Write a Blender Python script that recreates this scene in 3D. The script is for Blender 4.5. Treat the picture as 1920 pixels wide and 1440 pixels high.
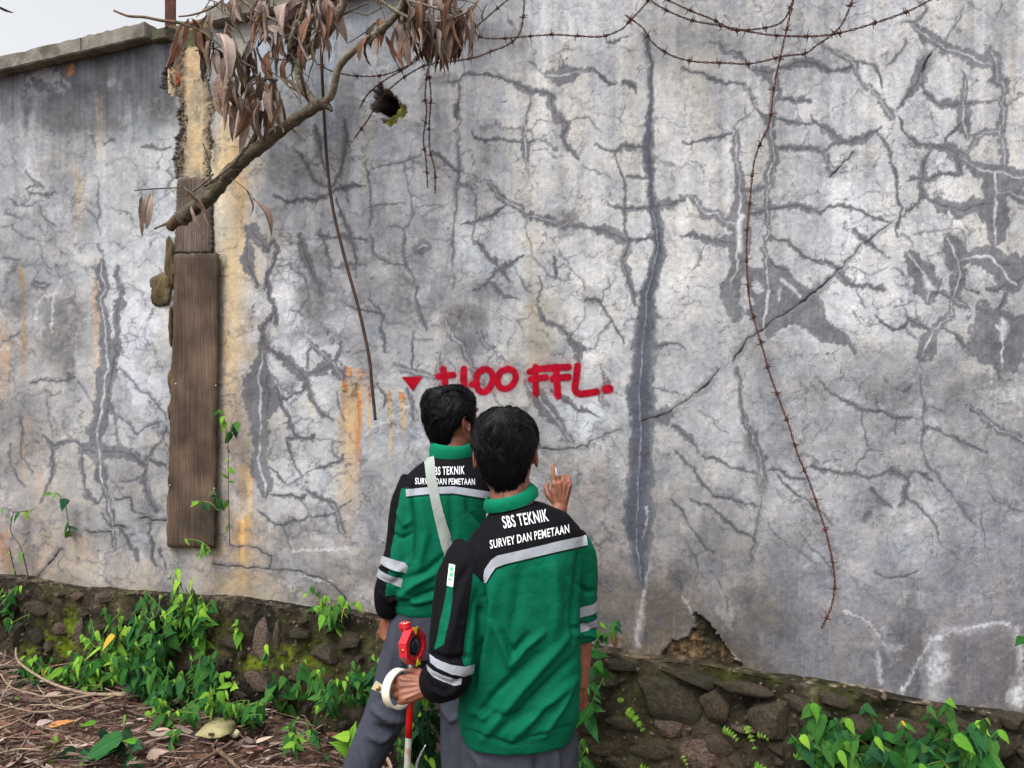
import bpy, bmesh, math, random
import numpy as np
from mathutils import Vector, Matrix, Euler, Quaternion
from mathutils.bvhtree import BVHTree

for _o in list(bpy.data.objects):
    bpy.data.objects.remove(_o)
SC = bpy.context.scene
COL = SC.collection
RNG = random.Random(7)
NR = np.random.RandomState(11)
R = math.radians

# ------------------------------------------------------------------ camera, sky, sun, exposure
CAMZ = 1.68
F = 1443.0            # focal length in photo pixels (photo is 1920 wide)
HOR = 737.0           # horizon row
cam_d = bpy.data.cameras.new("camera")
cam_d.sensor_fit = 'HORIZONTAL'
cam_d.sensor_width = 36.0
cam_d.lens = 36.0 * F / 1920.0
cam_d.shift_y = (HOR - 720.0) / 1920.0
cam_d.clip_start = 0.05
cam_d.clip_end = 2000.0
cam = bpy.data.objects.new("camera", cam_d)
cam.location = (0, 0, CAMZ)
cam.rotation_euler = (R(90), 0, 0)
COL.objects.link(cam)
SC.camera = cam

world = bpy.data.worlds.new("World")
SC.world = world
world.use_nodes = True
_nt = world.node_tree
_nt.nodes.clear()
SUN_EL, SUN_AZ = 58.0, 215.0      # azimuth clockwise from +Y (the view direction)
_sky = _nt.nodes.new('ShaderNodeTexSky')
_sky.sky_type = 'NISHITA'
_sky.sun_disc = False
_sky.sun_elevation = R(SUN_EL)
_sky.sun_rotation = R(SUN_AZ)
_sky.air_density = 1.0
_sky.dust_density = 6.0
_sky.ozone_density = 1.0
_hs = _nt.nodes.new('ShaderNodeHueSaturation')     # overcast: cloud cover takes most colour out of the sky
_hs.inputs['Saturation'].default_value = 0.12
_hs.inputs['Value'].default_value = 1.2
_bg = _nt.nodes.new('ShaderNodeBackground')
_bg.inputs['Strength'].default_value = 0.15
_wo = _nt.nodes.new('ShaderNodeOutputWorld')
_nt.links.new(_sky.outputs[0], _hs.inputs['Color'])
_nt.links.new(_hs.outputs[0], _bg.inputs['Color'])
_nt.links.new(_bg.outputs[0], _wo.inputs['Surface'])

sun_d = bpy.data.lights.new("sun", 'SUN')
sun_d.energy = 0.5
sun_d.angle = R(22)
sun_d.color = (1.0, 0.97, 0.93)
sun = bpy.data.objects.new("sun", sun_d)
_az, _el = R(SUN_AZ), R(SUN_EL)
_sd = Vector((math.sin(_az) * math.cos(_el), math.cos(_az) * math.cos(_el), math.sin(_el)))
sun.rotation_euler = _sd.to_track_quat('Z', 'Y').to_euler()
sun.location = _sd * 30
COL.objects.link(sun)

SC.view_settings.view_transform = 'Standard'
SC.view_settings.look = 'None'
SC.view_settings.exposure = 0.72
SC.view_settings.gamma = 1.0
SC.view_settings.use_curve_mapping = False

# ------------------------------------------------------------------ helpers
def srgb(r, g, b):
    out = []
    for c in (r, g, b):
        c = c / 255.0
        out.append(c / 12.92 if c <= 0.04045 else ((c + 0.055) / 1.055) ** 2.4)
    return tuple(out)

def srgb_np(a):
    a = np.clip(a, 0, 255) / 255.0
    return np.where(a <= 0.04045, a / 12.92, ((a + 0.055) / 1.055) ** 2.4)

# the wall: a vertical plane that recedes to the left
TA = 0.4008
AW = math.atan(TA)
CA, SA = math.cos(AW), math.sin(AW)
WY0 = 3.075
WN = Vector((-SA, -CA, 0.0))          # wall normal, towards the camera
WU = Vector((CA, -SA, 0.0))           # along the wall, to the right
WP0 = Vector((0, WY0, 0))
CAM = Vector((0, 0, CAMZ))

def ray(px, py):
    return Vector(((px - 960.0) / F, 1.0, -(py - HOR) / F))

def W(px, py, off=0.0):
    """point `off` metres in front of the wall plane, seen at photo pixel (px, py)"""
    d = ray(px, py)
    t = (off + WN.dot(WP0 - CAM)) / WN.dot(d)
    return CAM + d * t

def P(px, py, y):
    return CAM + ray(px, py) * y

def to_px(v):
    return (960 + F * v[0] / v[1], HOR - F * (v[2] - CAMZ) / v[1])

def wall_pt(u, z, off=0.0):
    return WP0 + WU * u + WN * off + Vector((0, 0, z))

def wall_u(px):
    t = (px - 960.0) / F
    y = WY0 / (1 + TA * t)
    return t * y / CA

MATS = {}
def new_mat(name):
    m = bpy.data.materials.new(name)
    m.use_nodes = True
    nt = m.node_tree
    b = nt.nodes['Principled BSDF']
    MATS[name] = m
    return m, nt, b

def mat_noise(name, c1, c2, scale=20.0, rough=0.8, bump=0.0, bscale=None, stretch=(1, 1, 1), detail=6, spec=0.3,
              rand=0.0, metallic=0.0, sub=None, contrast=(0.35, 0.65), coord='Object', third=None, tscale=3.0):
    """procedural: two colours mixed by noise, optional third patchy colour, per-object value shift, bump"""
    m, nt, b = new_mat(name)
    N, L = nt.nodes, nt.links
    tc = N.new('ShaderNodeTexCoord')
    mp = N.new('ShaderNodeMapping')
    mp.inputs['Scale'].default_value = stretch
    L.new(tc.outputs[coord], mp.inputs[0])
    no = N.new('ShaderNodeTexNoise')
    no.inputs['Scale'].default_value = scale
    no.inputs['Detail'].default_value = detail
    no.inputs['Roughness'].default_value = 0.65
    L.new(mp.outputs[0], no.inputs['Vector'])
    cr = N.new('ShaderNodeValToRGB')
    cr.color_ramp.elements[0].position = contrast[0]
    cr.color_ramp.elements[1].position = contrast[1]
    cr.color_ramp.elements[0].color = (*c1, 1)
    cr.color_ramp.elements[1].color = (*c2, 1)
    L.new(no.outputs['Fac'], cr.inputs[0])
    out = cr.outputs[0]
    if third is not None:
        n2 = N.new('ShaderNodeTexNoise')
        n2.inputs['Scale'].default_value = tscale
        n2.inputs['Detail'].default_value = 8
        L.new(mp.outputs[0], n2.inputs['Vector'])
        c2r = N.new('ShaderNodeValToRGB')
        c2r.color_ramp.elements[0].position = 0.52
        c2r.color_ramp.elements[1].position = 0.62
        L.new(n2.outputs['Fac'], c2r.inputs[0])
        mx = N.new('ShaderNodeMixRGB')
        L.new(c2r.outputs[0], mx.inputs[0])
        L.new(out, mx.inputs[1])
        mx.inputs[2].default_value = (*third, 1)
        out = mx.outputs[0]
    if rand > 0:
        oi = N.new('ShaderNodeObjectInfo')
        hs = N.new('ShaderNodeHueSaturation')
        mr = N.new('ShaderNodeMapRange')
        mr.inputs['To Min'].default_value = 1 - rand
        mr.inputs['To Max'].default_value = 1 + rand
        L.new(oi.outputs['Random'], mr.inputs[0])
        L.new(mr.outputs[0], hs.inputs['Value'])
        mr2 = N.new('ShaderNodeMapRange')
        mr2.inputs['To Min'].default_value = 0.5 + 0.06 * rand
        mr2.inputs['To Max'].default_value = 0.5 - 0.06 * rand
        L.new(oi.outputs['Random'], mr2.inputs[0])
        L.new(mr2.outputs[0], hs.inputs['Hue'])
        L.new(out, hs.inputs['Color'])
        out = hs.outputs[0]
    L.new(out, b.inputs['Base Color'])
    b.inputs['Roughness'].default_value = rough
    b.inputs['Metallic'].default_value = metallic
    b.inputs['Specular IOR Level'].default_value = spec
    if bump > 0:
        n3 = N.new('ShaderNodeTexNoise')
        n3.inputs['Scale'].default_value = bscale or scale * 3
        n3.inputs['Detail'].default_value = 6
        L.new(mp.outputs[0], n3.inputs['Vector'])
        bp = N.new('ShaderNodeBump')
        bp.inputs['Strength'].default_value = bump
        bp.inputs['Distance'].default_value = 0.01
        L.new(n3.outputs['Fac'], bp.inputs['Height'])
        L.new(bp.outputs[0], b.inputs['Normal'])
    return m

class MB:
    """collects verts and faces, then becomes one mesh"""
    def __init__(self):
        self.v, self.f, self.n = [], [], 0
        self.mi = []
        self.cur = 0
    def add(self, verts, faces):
        k = self.n
        self.v.extend([tuple(p) for p in verts])
        for f in faces:
            self.f.append(tuple(i + k for i in f))
            self.mi.append(self.cur)
        self.n += len(verts)
        return self
    def mesh(self, name, mats=None, smooth=True):
        me = bpy.data.meshes.new(name)
        me.from_pydata(self.v, [], self.f)
        if mats is not None:
            for m in (mats if isinstance(mats, (list, tuple)) else [mats]):
                me.materials.append(m)
            if any(self.mi):
                me.polygons.foreach_set('material_index', self.mi)
        if smooth:
            me.polygons.foreach_set('use_smooth', [True] * len(self.f))
        me.update()
        return me

def link(name, me, parent=None, loc=None, rot=None, scale=None):
    o = bpy.data.objects.new(name, me)
    COL.objects.link(o)
    if loc is not None: o.location = loc
    if rot is not None:
        if isinstance(rot, Quaternion):
            o.rotation_mode = 'QUATERNION'
            o.rotation_quaternion = rot
        else:
            o.rotation_euler = rot
    if scale is not None: o.scale = (scale, scale, scale) if isinstance(scale, (int, float)) else scale
    if parent is not None:
        o.parent = parent
        o.matrix_parent_inverse = chain_inv(parent)
    return o

def chain_inv(parent):
    m = Matrix.Identity(4)
    p = parent
    while p is not None:
        m = Matrix.LocRotScale(p.location, p.rotation_quaternion if p.rotation_mode == 'QUATERNION' else p.rotation_euler, p.scale)
        break
    # parents always sit at world level or have identity transforms of their own
    if parent.parent is not None and parent.type != 'EMPTY':
        m = Matrix.Identity(4)
        q = parent
        mm = Matrix.LocRotScale(q.location, q.rotation_quaternion if q.rotation_mode == 'QUATERNION' else q.rotation_euler, q.scale)
        m = mm
    return m.inverted()

def tag(o, label=None, cat=None, group=None, kind=None):
    if label: o['label'] = label
    if cat: o['category'] = cat
    if group: o['group'] = group
    if kind: o['kind'] = kind
    return o

def thing(name, label, cat, loc=(0, 0, 0), group=None):
    o = bpy.data.objects.new(name, None)
    o.empty_display_size = 0.05
    COL.objects.link(o)
    o.location = loc
    return tag(o, label, cat, group)

def part(name, mb, mat, parent, smooth=True, label=None):
    me = mb.mesh(name, mat, smooth) if isinstance(mb, MB) else mb
    o = link(name, me, parent)
    if label: o['label'] = label
    return o

def frames(pts):
    pts = [Vector(p) for p in pts]
    n = len(pts)
    T = []
    for i in range(n):
        a = pts[max(i - 1, 0)]
        b = pts[min(i + 1, n - 1)]
        d = (b - a)
        T.append(d.normalized() if d.length > 1e-9 else Vector((0, 0, 1)))
    ref = Vector((0, 0, 1)) if abs(T[0].z) < 0.9 else Vector((1, 0, 0))
    u = T[0].cross(ref).normalized()
    out = []
    for i in range(n):
        if i:
            q = T[i - 1].rotation_difference(T[i])
            u = q @ u
            u = (u - T[i] * u.dot(T[i])).normalized()
        out.append((pts[i], T[i], u, T[i].cross(u)))
    return out

def tube(pts, rad, seg=8, cap=True, flat=1.0):
    fr = frames(pts)
    n = len(fr)
    V, Fc = [], []
    for i, (p, t, u, w) in enumerate(fr):
        r = rad[i] if hasattr(rad, '__len__') else rad
        for k in range(seg):
            a = 2 * math.pi * k / seg
            V.append(p + u * (r * math.cos(a)) + w * (r * flat * math.sin(a)))
    for i in range(n - 1):
        for k in range(seg):
            a = i * seg + k
            b = i * seg + (k + 1) % seg
            Fc.append((a, b, b + seg, a + seg))
    if cap:
        Fc.append(tuple(range(seg - 1, -1, -1)))
        Fc.append(tuple(range((n - 1) * seg, n * seg)))
    return V, Fc

def box(lo, hi):
    x0, y0, z0 = lo
    x1, y1, z1 = hi
    V = [(x0, y0, z0), (x1, y0, z0), (x1, y1, z0), (x0, y1, z0), (x0, y0, z1), (x1, y0, z1), (x1, y1, z1), (x0, y1, z1)]
    Fc = [(0, 3, 2, 1), (4, 5, 6, 7), (0, 1, 5, 4), (1, 2, 6, 5), (2, 3, 7, 6), (3, 0, 4, 7)]
    return V, Fc

def smooth_path(pts, n=4):
    """Catmull-Rom through the points"""
    pts = [Vector(p) for p in pts]
    if len(pts) < 3:
        a, b = pts[0], pts[-1]
        return [a.lerp(b, i / (2 * n)) for i in range(2 * n + 1)]
    out = []
    for i in range(len(pts) - 1):
        p0 = pts[max(i - 1, 0)]; p1 = pts[i]; p2 = pts[i + 1]; p3 = pts[min(i + 2, len(pts) - 1)]
        for k in range(n):
            t = k / n
            out.append(0.5 * ((2 * p1) + (p2 - p0) * t + (2 * p0 - 5 * p1 + 4 * p2 - p3) * t * t + (3 * p1 - p0 - 3 * p2 + p3) * t ** 3))
    out.append(pts[-1])
    return out

def vnoise(h, w, sy, sx, rs):
    """smooth value noise on an h x w raster with feature size sy, sx pixels, range 0..1"""
    gy, gx = int(h / sy) + 3, int(w / sx) + 3
    g = rs.rand(gy, gx)
    y = np.arange(h) / sy
    x = np.arange(w) / sx
    yi = y.astype(int); xi = x.astype(int)
    fy = y - yi; fx = x - xi
    fy = fy * fy * (3 - 2 * fy); fx = fx * fx * (3 - 2 * fx)
    a = g[yi][:, xi]; b = g[yi][:, xi + 1]; c = g[yi + 1][:, xi]; d = g[yi + 1][:, xi + 1]
    return (a * (1 - fx) + b * fx) * (1 - fy[:, None]) + (c * (1 - fx) + d * fx) * fy[:, None]

def fbm(h, w, sy, sx, rs, octv=5, gain=0.55):
    out = np.zeros((h, w)); amp = 1.0; tot = 0
    for i in range(octv):
        if sy < 1.2 or sx < 1.2: break
        out += amp * vnoise(h, w, sy, sx, rs); tot += amp
        amp *= gain; sy /= 2.0; sx /= 2.0
    return out / tot

def set_attr(me, name, arr):
    a = me.attributes.new(name, 'FLOAT', 'POINT')
    a.data.foreach_set('value', np.asarray(arr, dtype=np.float32).ravel())

def set_col(me, name, rgb):
    n = len(rgb)
    c = np.ones((n, 4), dtype=np.float32)
    c[:, :3] = rgb
    a = me.color_attributes.new(name, 'FLOAT_COLOR', 'POINT')
    a.data.foreach_set('color', c.ravel())

def grid_mesh(name, verts, nr, nc):
    """fast regular grid: verts (nr*nc, 3)"""
    me = bpy.data.meshes.new(name)
    me.vertices.add(nr * nc)
    me.vertices.foreach_set('co', np.asarray(verts, dtype=np.float32).ravel())
    i = np.arange(nr * nc).reshape(nr, nc)
    q = np.stack([i[:-1, :-1], i[:-1, 1:], i[1:, 1:], i[1:, :-1]], -1).reshape(-1, 4)
    nf = len(q)
    me.loops.add(nf * 4)
    me.loops.foreach_set('vertex_index', q.ravel().astype(np.int32))
    me.polygons.add(nf)
    me.polygons.foreach_set('loop_start', np.arange(0, nf * 4, 4, dtype=np.int32))
    me.polygons.foreach_set('use_smooth', np.ones(nf, dtype=bool))
    me.update(calc_edges=True)
    me.validate()
    return me
# ------------------------------------------------------------------ the wall's weathering, drawn on a chart of the wall surface
CX0, CX1, CY0, CY1 = -80, 2000, -60, 1400
CH, CW = CY1 - CY0, CX1 - CX0
rs = np.random.RandomState(5)
YY, XX = np.mgrid[CY0:CY1, CX0:CX1].astype(np.float32)
_wA = fbm(CH, CW, 26, 26, rs, 4, 0.6) - 0.5
_wB = fbm(CH, CW, 26, 26, rs, 4, 0.6) - 0.5
_wC = fbm(CH, CW, 9, 5, rs, 3, 0.7) - 0.5
_wD = fbm(CH, CW, 6, 6, rs, 2, 0.7) - 0.5
_wE = vnoise(CH, CW, 3, 3, rs) - 0.5
_wF = vnoise(CH, CW, 3, 3, rs) - 0.5
XW = (XX + _wA * 9 + _wC * 9 + _wE * 3).astype(np.float32)      # ragged version of the chart, for stains
YW = (YY + _wB * 9 + _wD * 9 + _wF * 3).astype(np.float32)
XT = (XX + _wA * 5 + _wD * 3).astype(np.float32)       # gentler version, for thin cracks
YT = (YY + _wB * 5 + _wC * 3).astype(np.float32)
WN1 = fbm(CH, CW, 30, 30, rs, 4, 0.7) * 1.0                 # width variation

def stroke(mask, pts, soft, ragged, vary=0.9, op=1.0):
    AX, AY = (XW, YW) if ragged else (XT, YT)
    for i in range(len(pts) - 1):
        x0, y0, w0 = pts[i]; x1, y1, w1 = pts[i + 1]
        m = max(w0, w1) + soft + 16
        xa = int(max(min(x0, x1) - m - CX0, 0)); xb = int(min(max(x0, x1) + m - CX0, CW))
        ya = int(max(min(y0, y1) - m - CY0, 0)); yb = int(min(max(y0, y1) + m - CY0, CH))
        if xb <= xa or yb <= ya: continue
        X = AX[ya:yb, xa:xb]; Y = AY[ya:yb, xa:xb]
        dx, dy = x1 - x0, y1 - y0
        L2 = dx * dx + dy * dy + 1e-6
        t = np.clip(((X - x0) * dx + (Y - y0) * dy) / L2, 0, 1)
        d = np.hypot(X - (x0 + t * dx), Y - (y0 + t * dy))
        wd = (w0 + (w1 - w0) * t) * 0.5
        wd = wd * (1 - vary * 0.75 + vary * 1.5 * WN1[ya:yb, xa:xb])
        v = np.clip((wd - d) / soft + 0.5, 0, 1) * op
        np.maximum(mask[ya:yb, xa:xb], v, out=mask[ya:yb, xa:xb])

def parse(txt):
    out = []
    for line in txt.strip().splitlines():
        line = line.split('#')[0].strip()
        if not line: continue
        s = line.split()
        w = float(s[1])
        pts = []
        for q in s[2:]:
            c = q.split(',')
            pts.append((float(c[0]), float(c[1]), float(c[2]) if len(c) > 2 else w))
        out.append((s[0], w, pts))
    return out

def poly_mask(pts, soft=2.0, ragged=True, pad=40):
    """soft signed-distance mask of a polygon on the chart; returns (slice, mask)"""
    xs = [p[0] for p in pts]; ys = [p[1] for p in pts]
    xa = int(max(min(xs) - pad - CX0, 0)); xb = int(min(max(xs) + pad - CX0, CW))
    ya = int(max(min(ys) - pad - CY0, 0)); yb = int(min(max(ys) + pad - CY0, CH))
    X = (XW if ragged else XX)[ya:yb, xa:xb]; Y = (YW if ragged else YY)[ya:yb, xa:xb]
    d = poly_sd(X, Y, pts)
    return (slice(ya, yb), slice(xa, xb)), np.clip(0.5 - d / soft, 0, 1)

def poly_sd(X, Y, pts):
    """signed distance to a polygon, negative inside"""
    n = len(pts)
    dmin = np.full(X.shape, 1e9)
    ins = np.zeros(X.shape, dtype=bool)
    for i in range(n):
        x0, y0 = pts[i][:2]; x1, y1 = pts[(i + 1) % n][:2]
        dx, dy = x1 - x0, y1 - y0
        t = np.clip(((X - x0) * dx + (Y - y0) * dy) / (dx * dx + dy * dy + 1e-9), 0, 1)
        dmin = np.minimum(dmin, np.hypot(X - x0 - t * dx, Y - y0 - t * dy))
        c = ((y0 > Y) != (y1 > Y))
        with np.errstate(divide='ignore', invalid='ignore'):
            xc = (x1 - x0) * (Y - y0) / (y1 - y0 + 1e-12) + x0
        ins ^= (c & (X < xc))
    return np.where(ins, -dmin, dmin)

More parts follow.
